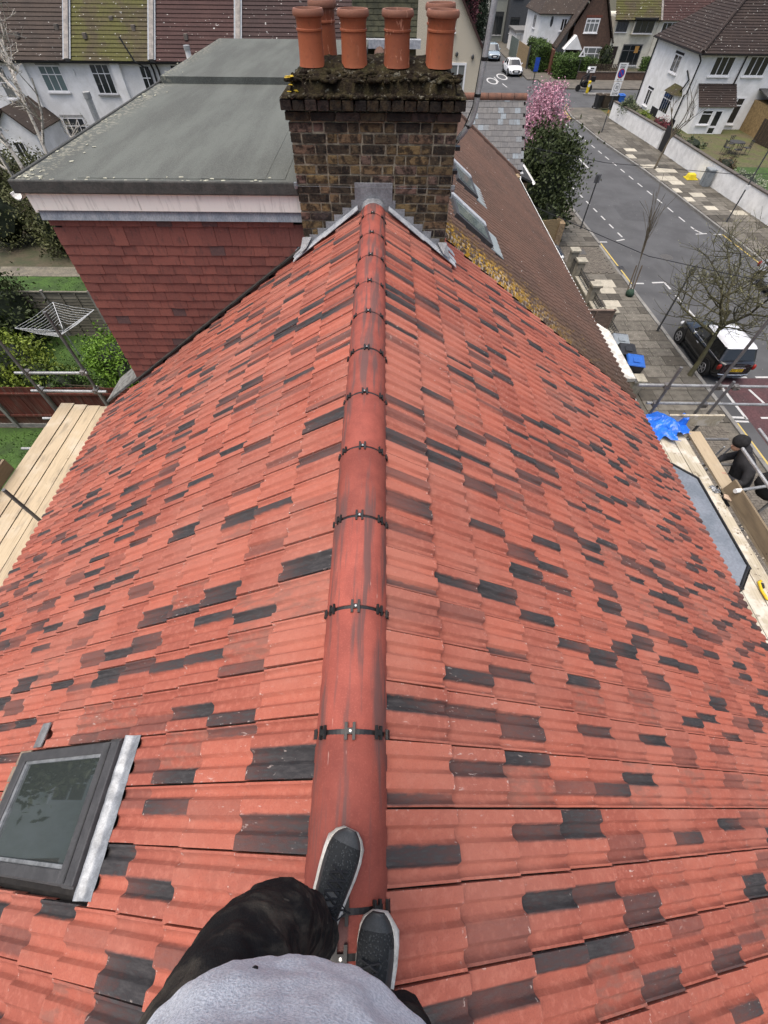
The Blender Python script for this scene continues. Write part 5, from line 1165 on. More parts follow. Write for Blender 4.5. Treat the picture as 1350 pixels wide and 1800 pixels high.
# neighbour beyond, mostly outside the frame: yellow brick flank
yh = thing('brick_house', 'yellow brick outbuilding with grey pent roof at the right edge', 'outbuilding', (34, 48, 0)); part('wall', MB().box(32.3,40,46.2,HY-.01,-.05,2.0), M('yellow_flank_brick', (.30,.21,.10), (.19,.13,.06), sc=8, bump=.4, bsc=30), yh); part('roof', MB().slab((32.2,46.0,2.02),(40,46.0,2.02),(40,HY-.02,2.7),(32.2,HY-.02,2.7), .08), M('grey_pent', (.06,.06,.06)), yh)
gf = thing('garden_fence', 'dark brown board fence by the patio', 'fence', (32, 44, 0))
for k in range(16): part('board', MB().box(31.6+k*.03,31.63+k*.03,46.1-k*.33,46.1-k*.33+.31,0,1.5), M('dark_fence', (.055,.038,.028), (.04,.03,.02)), gf)
# garden furniture
tb = thing('garden_table', 'round black metal table on the patio of the white house', 'table', (28.1,42.9,.05)); part('top', MB().lathe((28.1,42.9,.05), [(.001,.74),(.55,.74),(.56,.72),(.5,.7),(.001,.7)], 24), M('dark_metal', (.035,.035,.038), (.05,.05,.05)), tb)
for a in range(4): part('leg', MB().tube([(28.1+.35*math.cos(a*PI/2+.4),42.9+.35*math.sin(a*PI/2+.4),.05),(28.1+.2*math.cos(a*PI/2+.4),42.9+.2*math.sin(a*PI/2+.4),.75)], .015, 6), BLACKP, tb)
for i, (cx, cy, a, lb) in enumerate(((27.3,42.6,PI*.95,'left'),(28.9,42.6,.1,'right'),(28.2,43.7,PI/2,'far'),(27.9,42.05,-PI/2,'near'))):
    ct = thing('garden_chair', 'black metal garden chair on the %s side of the patio table' % lb, 'chair', (cx, cy, .05), a-PI/2, 'patio chairs'); M_ = M('dark_metal', (.035,.035,.038))
    part('seat', MB().box(-.21,.21,-.2,.2,.43,.46), M_, ct, world=False); part('backrest', MB().box(-.21,.21,.19,.215,.5,.53).box(-.21,.21,.21,.235,.84,.88).box(-.03,.03,.2,.225,.46,.86).box(-.15,-.11,.2,.225,.46,.86).box(.11,.15,.2,.225,.46,.86), M_, ct, world=False)
    for lx in (-.2,.2):
        for ly in (-.18,.2): part('leg', MB().tube([(lx,ly,0),(lx*.95,ly*.95,.45)], .013, 5), M_, ct, world=False)
shrub('garden_shrub', 'low grey green bedding behind the nearer white wall', 'shrub', [(24.6,46.5,.35,.8,1.6,.4),(25.6,44.6,.3,.9,1.0,.35)], 1300, .12, leafmat('grey_green_leaf', (.10,.12,.06), (.045,.06,.028), 2), BARK, 15); shrub('garden_shrub', 'white flowering low shrub behind the nearer white wall', 'shrub', [(25.0,35.0,.4,1.0,1.6,.5)], 1300, .11, leafmat('white_flowers', (.28,.30,.22), (.07,.10,.04), 5), BARK, 16); shrub('garden_shrub', 'brownish low shrub near the patio chairs', 'shrub', [(25.6,39.0,.35,.7,.8,.45)], 700, .1, leafmat('brown_leaf', (.08,.05,.03), (.045,.035,.02), 3), BARK, 17)
struct('lawn', MB().box(24.0, 34, 25, 39.5, .051, .06), GRASSM)
# ------------------------------------------------------------------ houses across the junction
FY = 79.4
bh = thing('detached_house', 'brown brick gabled house with white porch across the junction', 'house', (26.5, 83, 0)); BRB2 = M('brown_brick', (.115,.070,.050), (.08,.05,.038), sc=6, bump=.3, bsc=20, fine=.25)
part('wall', MB().add([(23.9,FY,0),(28.9,FY,0),(28.9,FY,2.4),(27.0,FY,5.6),(26.0,FY,7.2),(23.9,FY,3.6),(23.9,FY+8,0),(28.9,FY+8,0),(28.9,FY+8,2.4),(27.0,FY+8,5.6),(26.0,FY+8,7.2),(23.9,FY+8,3.6)], [(0,1,2,3,4,5),(11,10,9,8,7,6),(0,5,11,6),(1,7,8,2)]), BRB2, bh)
part('roof', MB().slab((22.2,FY-.3,1.7),(26.0,FY-.3,7.4),(26.0,FY+8,7.4),(22.2,FY+8,1.7), -.12).slab((26.0,FY-.3,7.4),(29.2,FY-.3,2.2),(29.2,FY+8,2.2),(26.0,FY+8,7.4), -.12), RB1, bh)
window(bh, '-y', 25.15, 26.85, 3.05, 4.25, FY, (.33,.66), (.68,), fr=.11, glass=GLC); window(bh, '-y', 25.7, 28.05, .15, 1.9, FY, (.28,.72), (.66,), fr=.12, glass=GLC)
part('brick_arch', MB().box(25.0,27.0,FY-.03,FY-.002,4.3,4.5), M('red_arch_brick', (.17,.06,.04)), bh)
pg = part('porch', MB().add([(22.9,FY-1.2,1.75),(25.2,FY-1.2,1.75),(24.1,FY-1.2,2.95),(22.9,FY-.01,1.75),(25.2,FY-.01,1.75),(24.1,FY-.01,2.95)], [(0,1,2),(3,5,4),(0,2,5,3),(1,4,5,2),(0,3,4,1)]), WREN, bh); sub('doorway', MB().box(23.3,24.7,FY-.5,FY-.45,0,1.7), M('dark_opening', (.02,.015,.013)), pg)
for x in (22.95, 24.95): sub('post', MB().box(x,x+.15,FY-1.15,FY-1.0,0,1.75), WHITEP, pg)
lw = thing('detached_house', 'white rendered house with oval window left of the brick gable', 'house', (21.5, 85, 0)); part('wall', MB().box(19.9,24.5,FY+2,FY+10,0,4.6), WREN, lw); part('brick_plinth', MB().box(19.6,22.3,FY+1.5,FY+1.99,0,1.9), BRB2, lw)
part('roof', MB().slab((19.5,FY+1.6,4.45),(24.8,FY+1.6,4.45),(24.8,FY+6,8.0),(22.5,FY+6,8.0), .1).slab((19.5,FY+10.2,4.45),(19.5,FY+1.6,4.45),(22.5,FY+6,8.0),(22.5,FY+7,8.0), .1), RB1, lw); window(lw, '-y', 22.6, 23.4, 3.0, 4.1, FY+2, (.5,), (), fr=.1)
part('oval_window', MB().add([(21.4,FY+1.97,3.8)]+[(21.4+.17*math.cos(2*PI*k/20),FY+1.97,3.8+.45*math.sin(2*PI*k/20)) for k in range(20)], [(0,1+k,1+(k+1)%20) for k in range(20)]), GLD, lw); window(lw, '-x', 83.5, 85, 3.0, 4.2, 19.9, (.5,), ()); window(lw, '-y', 20.3, 20.8, .6, 1.5, FY+1.5, (), (.5,))
mw = thing('semi_detached_house', 'cream and white house with mossy roof and boarded pane across the junction', 'house', (31, 84, 0)); part('wall', MB().box(28.95,34.2,FY,FY+8,0,4.3), M('cream_render', (.66,.63,.52), (.55,.52,.43), sc=2, fine=.1), mw)
step_roof(mw, 28.6, 34.3, FY-.35, 4.15, FY+4.5, 8.2, RB2, .3); part('gutter', gutter(MB(), (34.2,FY-.4,4.15),(28.6,FY-.4,4.15), .07), BLACKP, mw)
LEADW = M('leaded_frame', (.12,.12,.12)); window(mw, '-y', 28.95+.15, 30.5, 3.15, 4.05, FY, (.33,.66), (), fr=.08, frm=LEADW); window(mw, '-y', 31.2, 33.6, 3.1, 4.2, FY-.4, (.33,.66), (), fr=.08, frm=LEADW); part('dormer_cheek', MB().box(31.1,33.7,FY-.38,FY-.002,3.0,4.2), M('cream_render', (.66,.63,.52)), mw); part('dormer_roof', MB().box(31.0,33.8,FY-.7,FY+.5,4.22,4.36), BLACKP, mw)
window(mw, '-y', 30.7, 33.2, .3, 2.15, FY, (.4,.75), (.7,), fr=.1, frm=LEADW); part('board', MB().box(32.3,32.8,FY-.05,FY-.04,1.4,2.0), M('orange_board', (.5,.27,.08)), mw); part('door', MB().box(29.3,30.1,FY-.04,FY-.002,.1,1.95), M('dark_door', (.03,.022,.02)), mw)
rw_ = thing('semi_detached_house', 'cream house with brown roof behind the white hipped house', 'house', (38, 84, 0)); part('wall', MB().box(34.25,44,FY,FY+8,0,4.3), M('cream_render', (.66,.63,.52)), rw_); step_roof(rw_, 34.4, 44, FY-.35, 4.15, FY+4.5, 8.2, RB3, .3); window(rw_, '-y', 34.8, 36.5, 3.0, 4.0, FY, (.33,.66), ()); part('party_parapet', MB().slab((34.2,FY-.4,4.2),(34.42,FY-.4,4.2),(34.42,FY+4.5,8.4),(34.2,FY+4.5,8.4), .2), PARA, rw_)
# front garden walls, hedges and fences across the junction
gwl = thing('garden_wall', 'low brown brick garden wall across the junction', 'wall', (27, 71.5, 0)); part('wall_body', MB().box(23.2,36,71.3,71.55,0,.7), BRB2, gwl); part('coping', MB().box(23.15,36,71.26,71.6,.7,.77), COPE, gwl)
pf = thing('picket_fence', 'dark picket fence on the wall before the brick gabled house', 'fence', (25.5, 71.9, 0))
for k in range(24): part('picket', MB().box(23.3+k*.2,23.42+k*.2,71.7,71.73,.1,1.35), M('dark_fence', (.055,.038,.028)), pf)
def hedge(name, lab, x0, x1, y0, y1, z1, seed, lm=LMD, n=3500):
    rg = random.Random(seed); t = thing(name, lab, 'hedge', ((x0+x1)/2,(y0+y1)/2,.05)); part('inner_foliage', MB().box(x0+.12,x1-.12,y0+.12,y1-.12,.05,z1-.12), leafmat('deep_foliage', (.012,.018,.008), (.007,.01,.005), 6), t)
    lv = MB()
    for _ in range(n):
        u, v_, w_ = rg.random(), rg.random(), rg.random(); f_ = rg.random()
        p = V(x0+(x1-x0)*u, y0+(y1-y0)*v_, .05+(z1-.05)*w_)
        if f_ < .3: p.z = z1
        elif f_ < .6: p.y = y0
        elif f_ < .8: p.x = x0
        else: p.x = x1
        k = .10*mnoise.noise(p*1.3); p += V(k+rg.gauss(0,.05), k+rg.gauss(0,.05), k+rg.gauss(0,.06)); leaf(lv, p, .17, rg)
    part('crown', lv, lm, t); return t
hedge('hedge', 'clipped green hedge left of the brown fence post, across the junction', 18.9, 20.6, 75.5, 82, 2.35, 41); hedge('hedge', 'long clipped green hedge in front of the brick gabled house', 20.9, 24.3, 71.5, 75.6, 1.75, 42, n=5000); hedge('hedge', 'clipped green hedge below the cream house window', 31.5, 36, 72.2, 74.2, 1.6, 43)
bf = thing('timber_fence', 'honey board fence panel behind the white sports car', 'fence', (18.3, 79.5, 0))
for k in range(10): part('board', MB().box(18.35-k*.02,18.4-k*.02,78.0+k*.55,78.0+k*.55+.52,0,1.95), SF, bf)
part('post', MB().box(18.4,18.55,77.7,77.95,0,2.1), STEEL, bf); gfx = thing('timber_fence', 'grey green fence panel farther along the side street', 'fence', (17.8, 86, 0))
for k in range(8): part('board', MB().box(18.1-k*.02,18.15-k*.02,83.7+k*.55,83.7+k*.55+.52,0,2.0), M('sage_fence', (.13,.16,.14), (.1,.12,.11)), gfx)
bp_ = thing('fence_post', 'reddish brown timber screen between the two hedges', 'fence', (20.75, 75.6, 0)); part('board', MB().box(20.62,20.86,74.6,76.6,0,2.1), M('red_cedar', (.14,.06,.035), (.1,.045,.03)), bp_)
# background buildings beyond
gh = thing('detached_house', 'dark grey modern house beyond the hedges', 'house', (21, 103, 0)); part('wall', MB().box(19.2,25.5,99,110,0,8), M('charcoal_render', (.075,.08,.085), (.06,.065,.07)), gh); part('roof', MB().box(19,25.7,98.8,110,8,8.2), BLACKP, gh); window(gh, '-y', 19.6, 21.0, 4.6, 6.6, 99, (.5,), (), frm=BLACKP); window(gh, '-y', 22.2, 24.6, 4.4, 6.9, 99, (.5,), (.5,), frm=BLACKP); window(gh, '-y', 19.6, 21, 1.2, 2.8, 99, (.5,), (), frm=BLACKP)
gg2 = thing('terraced_house', 'pale grey green house beside the dark grey modern house', 'house', (17, 108, 0)); part('wall', MB().box(16.9,19.15,101,112,0,8.2), M('sage_render', (.36,.37,.32), (.3,.31,.27)), gg2); window(gg2, '-y', 17.4, 18.8, 4.6, 6.8, 101, (.5,), (), frm=STEEL); window(gg2, '-y', 17.4, 18.8, .8, 3.2, 101, (.5,), (), frm=STEEL); part('roof', MB().box(16.7,19.15,100.8,112,8.2,8.5), RB1, gg2)
wh2 = thing('terraced_house', 'distant white house with white framed windows at the top edge', 'house', (13, 125, 0)); part('wall', MB().box(8,18.5,121,131,0,9), WREN, wh2); window(wh2, '-y', 14.6, 16.6, 3.6, 6.4, 121, (.5,), (.6,), fr=.2, glass=GLC); window(wh2, '-y', 10, 12.5, 4.0, 7, 121, (.5,), (), fr=.2); part('roof', MB().slab((7.5,120.6,9),(19,120.6,9),(19,126,13),(7.5,126,13),.2), RB1, wh2)
gar = thing('garage', 'small white flat-roofed garage behind the hedge', 'garage', (21, 92, 0)); part('wall', MB().box(18.9,22.5,90,95,0,2.1), WREN, gar); part('roof', MB().box(18.7,22.7,89.8,95.2,2.1,2.3), M('grey_flat', (.16,.16,.155)), gar); part('door', MB().box(19.1,19.8,89.95,89.99,0,1.9), M('pale_door', (.5,.5,.48)), gar)
shrub('conifer_tree', 'tall dark conifer at the end of the side street', 'tree', [(14.6,99,2.6,1.5,1.5,2.8),(14.6,99,5.3,1.1,1.1,2.3),(14.6,99,7.6,.6,.6,1.5)], 7000, .26, leafmat('far_conifer', (.035,.05,.03), (.02,.03,.018), 1.5), BARK, 51); shrub('plum_tree', 'dark red leaved tree at the end of the side street', 'tree', [(12.2,95,3.6,1.5,1.5,2.4),(12.0,95,5.6,1.2,1.2,1.6)], 5000, .24, leafmat('plum_leaf', (.085,.022,.03), (.04,.014,.018), 2), BARK, 52)
bx_ = thing('terraced_house', 'maroon roofed house behind the cream gable', 'house', (7, 92, 0)); part('wall', MB().box(-6,10.4,88,98,0,6), BRB2, bx_); part('roof', MB().slab((-6.3,87.6,5.9),(10.7,87.6,5.9),(10.7,93,10.5),(-6.3,93,10.5),.2), RB3, bx_)
shrub('evergreen_tree', 'dark shrub at the foot of the brick gabled house', 'shrub', [(28.4,78.3,1.0,.8,.8,1.3)], 1200, .2, LDK, BARK, 53); shrub('garden_shrub', 'round dark green bush before the brick house window', 'shrub', [(26.2,77.2,.6,1.2,.7,.6)], 900, .16, LMD, BARK, 54)
# ------------------------------------------------------------------ back gardens on the left
LAWN = M('garden_lawn', (.040,.085,.014), (.024,.050,.010), sc=1.6, bump=.8, bsc=34, fine=.35)
struct('lawn', MB().box(-30, -4.1, -13, 10.75, .06, .075), LAWN); struct('lawn', MB().box(-30, -4.1, 11.0, 16.4, .06, .075), LAWN); struct('lawn', MB().box(-34, -4.1, 16.7, 21.6, .06, .075), LAWN)
struct('garden_path', MB().box(-34, -8, 21.6, 22.6, .06, .09), M('gravel_path', (.16,.145,.11), (.11,.10,.08), sc=3, fine=.3))
gs = MB(); rg = random.Random(61)
for _ in range(9000):
    x, y = rg.uniform(-16,-5), rg.uniform(6.5,21.5)
    if 10.6 < y < 11.1 or 16.3 < y < 16.8: continue
    h = rg.uniform(.04,.10); a = rg.uniform(0,2*PI); dx, dy = math.cos(a)*.02, math.sin(a)*.02; lx, ly = rg.uniform(-.03,.03), rg.uniform(-.03,.03)
    gs.add([(x-dx,y-dy,.07),(x+dx,y+dy,.07),(x+lx,y+ly,.07+h)], [(0,1,2)])
props(part('grass', gs, leafmat('grass_blades', (.060,.125,.018), (.034,.075,.012), 1.1), None), 'short green grass of the back garden lawns', 'grass', kind='stuff')
REDF = NT('red_stained_fence'); pos = REDF.n('NewGeometry').outputs['Position']; rn = REDF.rnd(); _sz = REDF.n('SeparateXYZ'); REDF.l(pos, _sz.inputs[0])
_c = REDF.mix(rn, (.105,.026,.017), (.070,.020,.014)); _c = REDF.mix(REDF.math('MULTIPLY', REDF.step(REDF.noise(REDF.scale(pos,(20,1,1)), 2, 3), .5, .65), .5), _c, (.14,.10,.08)); _c = REDF.mix(REDF.math('MULTIPLY', REDF.math('SUBTRACT', 1, REDF.step(_sz.outputs[2], .1, .7)), .5), _c, (.075,.07,.045)); REDF = REDF.out(_c, .85)
rf_ = thing('garden_fence', 'red stained vertical board fence behind the left scaffold', 'fence', (-11, 10.85, .06))
bm_ = MB().box(0,.118,0,.018,0,1.6).mesh('board', REDF); x = -17.5; rr = random.Random(2)
while x < -5.2: part('board', bm_, None, rf_, matrix=Matrix.Translation((x, 10.84+rr.uniform(-.008,.008), .12+rr.uniform(-.015,.015)))); x += .124
CONC = M('concrete_post', (.24,.235,.21), (.17,.165,.15), sc=6)
for x in (-16.2,-14.35,-12.55,-10.75,-8.95,-7.15): part('post', MB().box(x-.05,x+.05,10.75,10.85,.05,1.82), CONC, rf_)
part('gravel_board', MB().box(-17.5,-5.2,10.80,10.84,.06,.22), CONC, rf_); part('rail', MB().box(-17.5,-5.2,10.79,10.835,.55,.62).box(-17.5,-5.2,10.79,10.835,1.45,1.52), REDF, rf_)
WF_ = M('grey_lap_fence', (.17,.155,.12), (.11,.10,.078), sc=3, stretch=(.4,1,6), fine=.25, rnd=.12)
lf_ = thing('garden_fence', 'weathered grey lap panel fence behind the washing line', 'fence', (-12, 16.5, .06))
for p_ in range(5):
    xa = -17.0+p_*1.85
    for k in range(14): part('slat', MB().slab((xa,16.50,.12+k*.124),(xa+1.78,16.50,.12+k*.124),(xa+1.78,16.525,.12+k*.124+.15),(xa,16.525,.12+k*.124+.15), .012), WF_, lf_)
    part('post', MB().box(xa-.06,xa+.03,16.45,16.55,.05,1.95), CONC, lf_); part('batten', MB().box(xa+.6,xa+.65,16.47,16.49,.1,1.85).box(xa+1.2,xa+1.25,16.47,16.49,.1,1.85), WF_, lf_); part('top_cap', MB().box(xa,xa+1.78,16.47,16.55,1.86,1.9), WF_, lf_)
shrub('garden_bush', 'bright fresh green bush behind the red fence', 'bush', [(-9.6,13.6,.9,1.25,1.1,1.0),(-9.0,13.2,.8,.9,.9,.8),(-10.3,13.9,.7,.8,.8,.7)], 6500, .11, LBR, BARK, 71); shrub('garden_bush', 'yellow green conifer bush at the left edge behind the red fence', 'bush', [(-13.3,13.2,.9,1.2,1.1,1.1),(-12.3,12.7,.7,1.0,.8,.8),(-14.6,13.8,1.0,1.1,1.1,1.2)], 7500, .12, LYG, BARK, 72)
shrub('garden_bush', 'dark green laurel bush left of the washing line', 'bush', [(-14.7,16.0,1.2,1.2,1.3,1.5),(-16.2,16.6,1.3,1.3,1.3,1.6)], 6000, .15, LDK, BARK, 73); shrub('garden_bush', 'low mid green bush under the scaffold rails', 'bush', [(-11.3,12.3,.6,1.1,.8,.7),(-7.6,12.4,.7,1.0,.8,.8)], 4000, .11, LMD, BARK, 74)
OLV = leafmat('olive_leaf', (.085,.092,.034), (.050,.055,.024), 2)
for i, (bl_, n_, lb) in enumerate((([(-16.8,24.6,1.2,1.6,1.4,1.5),(-15.0,24.2,1.0,1.2,1.1,1.1)],5200,'dense olive shrub mass between the garden path and the birches'),([(-20.2,25.2,1.4,1.8,1.5,1.7),(-18.6,27.4,1.6,1.8,1.5,1.9)],5200,'dense olive shrub mass at the left edge below the birches'),([(-15.2,28.2,1.2,2.0,1.6,1.5),(-22.4,30.2,1.6,2.2,1.6,1.9),(-18.8,30.8,1.2,1.8,1.4,1.4)],6000,'dull olive hedge in front of the white terrace'))):
    shrub('garden_shrub', lb, 'shrub', bl_, n_, .14, OLV, BARK, 200+i)
for i, (x, y, h, lb) in enumerate(((-17.5,25.5,3.2,'olive twiggy bush thicket at the left edge below the birch'),(-14.8,24.6,2.4,'olive twiggy bush thicket beside the dormer corner'),(-21,28.5,3.5,'olive twiggy thicket in front of the white terrace'),(-18.5,32.5,2.6,'reddish brown bare shrub in front of the gabled extension'))):
    tt = bare_tree('thicket', lb, (x,y,.05), (x+.2,y+.2,h*.45), .07, 1.5, 4, 80+i, BARK, .010, .8, 4, .1, 0, leafmat('olive_leaf', (.075,.085,.028), (.045,.050,.02), 2) if i < 3 else leafmat('brown_leaf', (.08,.05,.03), (.045,.035,.02), 3), 4500, .12, wid=.7)
for i, (b, tp_, lb) in enumerate((((-17.2,25.0,.05),(-18.6,27.0,7.2),'white barked birch leaning left at the picture edge'),((-16.6,25.6,.05),(-16.9,27.0,6.2),'white barked birch stem nearest the dormer'),((-18.6,26.2,.05),(-20.8,28.8,8.0),'tall white birch behind the leaning one'))):
    bare_tree('birch_tree', lb, b, tp_, .13, 1.0, 4, 90+i, BIRCH, .007, .52, 4, .3, .03, leafmat('birch_bud', (.13,.12,.07), (.09,.08,.05), 4), 1200, .05)
wl_ = thing('rotary_washing_line', 'grey rotary washing line on the lawn', 'washing line', (-11.75,14.4,.06)); part('mast', MB().tube([(-11.75,14.4,.05),(-11.75,14.4,1.75)], .022, 8), GALV, wl_)
AR = []
for k in range(4):
    a = .5+k*PI/2; e = V(-11.75+1.3*math.cos(a), 14.4+1.3*math.sin(a), 1.98); AR.append(e); part('arm', MB().tube([(-11.75,14.4,1.5),e], .014, 6), GALV, wl_)
ln = MB()
for j in range(8):
    f_ = .35+.65*j/7; P = [V(-11.75,14.4,1.5).lerp(e, f_) for e in AR]
    for k in range(4): ln.tube([P[k], P[k].lerp(P[(k+1)%4], .5)-V(0,0,.05), P[(k+1)%4]], .006, 4)
part('lines', ln, M('grey_line', (.45,.47,.48)), wl_)
# a rear terrace farther left, outside the frame: it shows only as the mirror image in the roof window
rh = thing('terraced_house', 'white rear terrace outside the frame, mirrored in the roof window', 'house', (-27, 0, 0)); part('wall', MB().box(-34,-26,-14,12,0,5.3), WREN, rh); part('roof', MB().slab((-25.7,-14,5.2),(-25.7,12,5.2),(-30,12,8.6),(-30,-14,8.6),.1), RB1, rh)
for y in (-9,-4.5,0.2,4.8,9): window(rh, '+x', y, y+1.5, 3.3, 4.7, -26, (.5,), (.5,), fr=.09)
shrub('evergreen_tree', 'dark evergreen outside the frame, mirrored in the roof window', 'tree', [(-20,2.2,3.5,1.8,1.8,2.4),(-20,3.2,5.2,1.4,1.4,1.6)], 3500, .3, LDK, BARK, 99)

# ------------------------------------------------------------------ scaffolding
TUBE = M('scaffold_tube', (.36,.37,.37), (.25,.25,.25), sc=5, rough=.45, metal=.45, fine=.2); TUBED = M('dark_scaffold_tube', (.17,.17,.17), (.12,.12,.12), sc=6, rough=.5, metal=.4); COUP = M('coupler', (.20,.19,.18), (.12,.11,.10), sc=12, rough=.5, metal=.5)
BRD = NT('scaffold_board'); co = BRD.coord('Object'); rn = BRD.rnd()
_g = BRD.noise(BRD.scale(co,(14,.7,4)), 3, 5); _c = BRD.mix(rn, (.46,.37,.245), (.37,.30,.205)); _c = BRD.mix(BRD.math('MULTIPLY', BRD.step(_g, .45, .7), .45), _c, (.24,.185,.12)); _c = BRD.mix(BRD.math('MULTIPLY', BRD.step(BRD.noise(co, 2.3, 4), .5, .7), .45), _c, (.50,.45,.36)); _c = BRD.mix(BRD.math('MULTIPLY', BRD.step(BRD.noise(BRD.scale(co,(3,.8,1)), 2.6, 5), .52, .68), .55), _c, (.20,.165,.12)); _c = BRD.mix(BRD.step(BRD.noise(co, 13, 2), .72, .76), _c, (.13,.09,.06)); BRD.bump(_g, .3, .006); BRD = BRD.out(_c, .85)
BRDD = NT('weathered_board'); co = BRDD.coord('Object'); _g = BRDD.noise(BRDD.scale(co,(14,.7,4)), 3, 5); _c = BRDD.mix(BRDD.step(_g, .4, .7), (.20,.155,.10), (.135,.105,.07)); _c = BRDD.mix(BRDD.step(BRDD.noise(co, 9, 2), .70, .75), _c, (.05,.035,.025)); BRDD = BRDD.out(_c, .85)
DUST = NT('dusty_board'); co = DUST.coord('Object'); _g = DUST.noise(DUST.scale(co,(14,.7,4)), 3, 5); _c = DUST.mix(DUST.step(_g, .4, .7), (.40,.36,.275), (.29,.255,.19)); _c = DUST.mix(DUST.math('MULTIPLY', DUST.step(DUST.noise(co, 3.5, 5), .48, .62), .7), _c, (.55,.52,.46)); _c = DUST.mix(DUST.math('MULTIPLY', DUST.step(DUST.noise(co, 5, 4), .60, .68), .7), _c, (.12,.09,.06)); DUST = DUST.out(_c, .9)
def coupler(par, p, ax='x'):
    x, y, z = p; mb = MB().box(x-.045,x+.045,y-.045,y+.045,z-.04,z+.04); mb.tube([(x,y,z),(x+.02,y-.09,z+.02)], .012, 6); part('coupler', mb, COUP, par, bevel=.01)
def tube_part(par, pts, m=None, r=.0242, name='tube'): 
    o = part(name, MB().tube(pts, r, 12), m or TUBE, par, smooth=40); return o
sl_ = thing('scaffold', 'timber boarded tube scaffold along the left eaves', 'scaffold', (-5.2, 2, 0))
for i, (x0, x1, ye, z) in enumerate(((-4.47,-4.25,5.80,5.16),(-4.70,-4.475,5.93,5.15),(-4.935,-4.71,5.95,5.15),(-5.175,-4.95,5.97,5.155),(-5.43,-5.195,6.0,5.16))):
    part('board', MB().box(x0-.32, x1-.32, -2.4, ye, z-.038, z), BRD, sl_)
part('toe_board', MB().slab((-5.80,4.40,5.165),(-5.80,-2.4,5.165),(-5.80,-2.4,5.39),(-5.80,4.40,5.39), .038).box(-5.845,-5.83,0,.01,5.2,5.21), BRDD, sl_)
tube_part(sl_, [(-4.89,5.95,.1),(-4.89,5.95,6.9)], TUBED, name='standard'); tube_part(sl_, [(-5.83,5.87,.1),(-5.83,5.87,7.6)], TUBED, name='standard'); tube_part(sl_, [(-4.83,3.37,4.6),(-4.83,3.37,5.93)], TUBED, name='standard'); tube_part(sl_, [(-5.83,-.5,.1),(-5.83,-.5,7.2)], TUBED, name='standard')
tube_part(sl_, [(-6.03,5.9,5.87),(-4.82,5.9,5.88)], name='guard_rail'); tube_part(sl_, [(-6.0,5.9,5.51),(-4.70,5.9,5.50)], name='guard_rail')
for x, z in ((-4.89,5.88),(-5.83,5.87),(-4.89,5.5),(-5.83,5.51)): coupler(sl_, (x, 5.92, z))
for y in (5.7,4.95,3.5,1.5): tube_part(sl_, [(-6.0,y,5.06),(-4.4,y,5.06)], name='putlog')
coupler(sl_, (-5.86, 4.36, 5.36))
sr_ = thing('scaffold', 'timber boarded tube scaffold along the right eaves with a blue sheet', 'scaffold', (5.4, 2, 0))
for i, (x0, x1, ye, z, m) in enumerate(((4.70,4.92,5.45,5.10,DUST),(4.93,5.155,5.40,5.10,DUST),(5.165,5.39,5.44,5.105,DUST),(5.50,5.725,5.42,5.10,BRD))):
    part('board', MB().box(x0, x1, 1.72, ye, z-.038, z), m, sr_); part('board', MB().box(x0, x1, -2.4, 1.70, z-.036, z+.002), m, sr_)
part('toe_board', MB().slab((5.50,-2.4,5.105),(5.50,4.12,5.105),(5.535,4.12,5.33),(5.535,-2.4,5.33), -.038), BRDD, sr_)
part('toe_board', MB().box(5.12,6.08,5.56,5.6,5.11,5.335), DUST, sr_)
tube_part(sr_, [(4.92,5.78,2.0),(4.92,5.78,6.15)], TUBED, name='standard'); tube_part(sr_, [(5.74,5.80,.1),(5.74,5.80,8.2)], TUBED, name='standard'); tube_part(sr_, [(5.80,5.62,.1),(5.80,5.62,6.0)], TUBED, name='standard'); tube_part(sr_, [(6.35,4.0,.1),(6.35,4.0,5.6)], TUBE, name='standard')
tube_part(sr_, [(4.44,5.84,5.76),(8.2,5.84,5.72)], name='guard_rail'); tube_part(sr_, [(4.78,5.84,5.38),(8.2,5.84,5.34)], name='guard_rail')
for x, z in ((4.92,5.755),(5.8,5.745),(4.92,5.38),(5.8,5.365),(6.1,5.74)): coupler(sr_, (x, 5.82, z))
tube_part(sr_, [(5.66,4.52,5.60),(5.66,-2.4,5.60)], name='guard_rail'); tube_part(sr_, [(6.12,4.93,5.62),(6.12,2.0,5.62)], name='guard_rail'); tube_part(sr_, [(5.48,3.92,5.30),(6.35,4.1,5.27)], name='bracket'); part('end_cap', MB().tube([(5.46,3.915,5.30),(5.55,3.93,5.298)], .035, 10), WHITEP, sr_)
for y in (5.3,4.7,3.4,1.9): tube_part(sr_, [(4.6,y,5.03),(6.2,y,5.03)], TUBED, name='putlog')
for x in (5.85,6.1,6.35): part('board', MB().box(x, x+.225, 2.8, 6.0, 3.60, 3.638), BRD, sr_)
ld = thing('ladder', 'pole ladder rising beside the right scaffold', 'ladder', (6.0, 5.2, .1))
for dx in (0, .12): part('stile', MB().tube([(5.98+dx,5.3,.1),(5.86+dx,4.95,5.2)], .014, 6), GALV, ld)
part('rungs', (lambda mb: [mb.tube([(5.98-.12*k/17,5.3-.35*k/17,.1+5.1*k/17),(6.10-.12*k/17,5.3-.35*k/17,.1+5.1*k/17)], .010, 6) for k in range(1,17)] and mb)(MB()), GALV, ld)
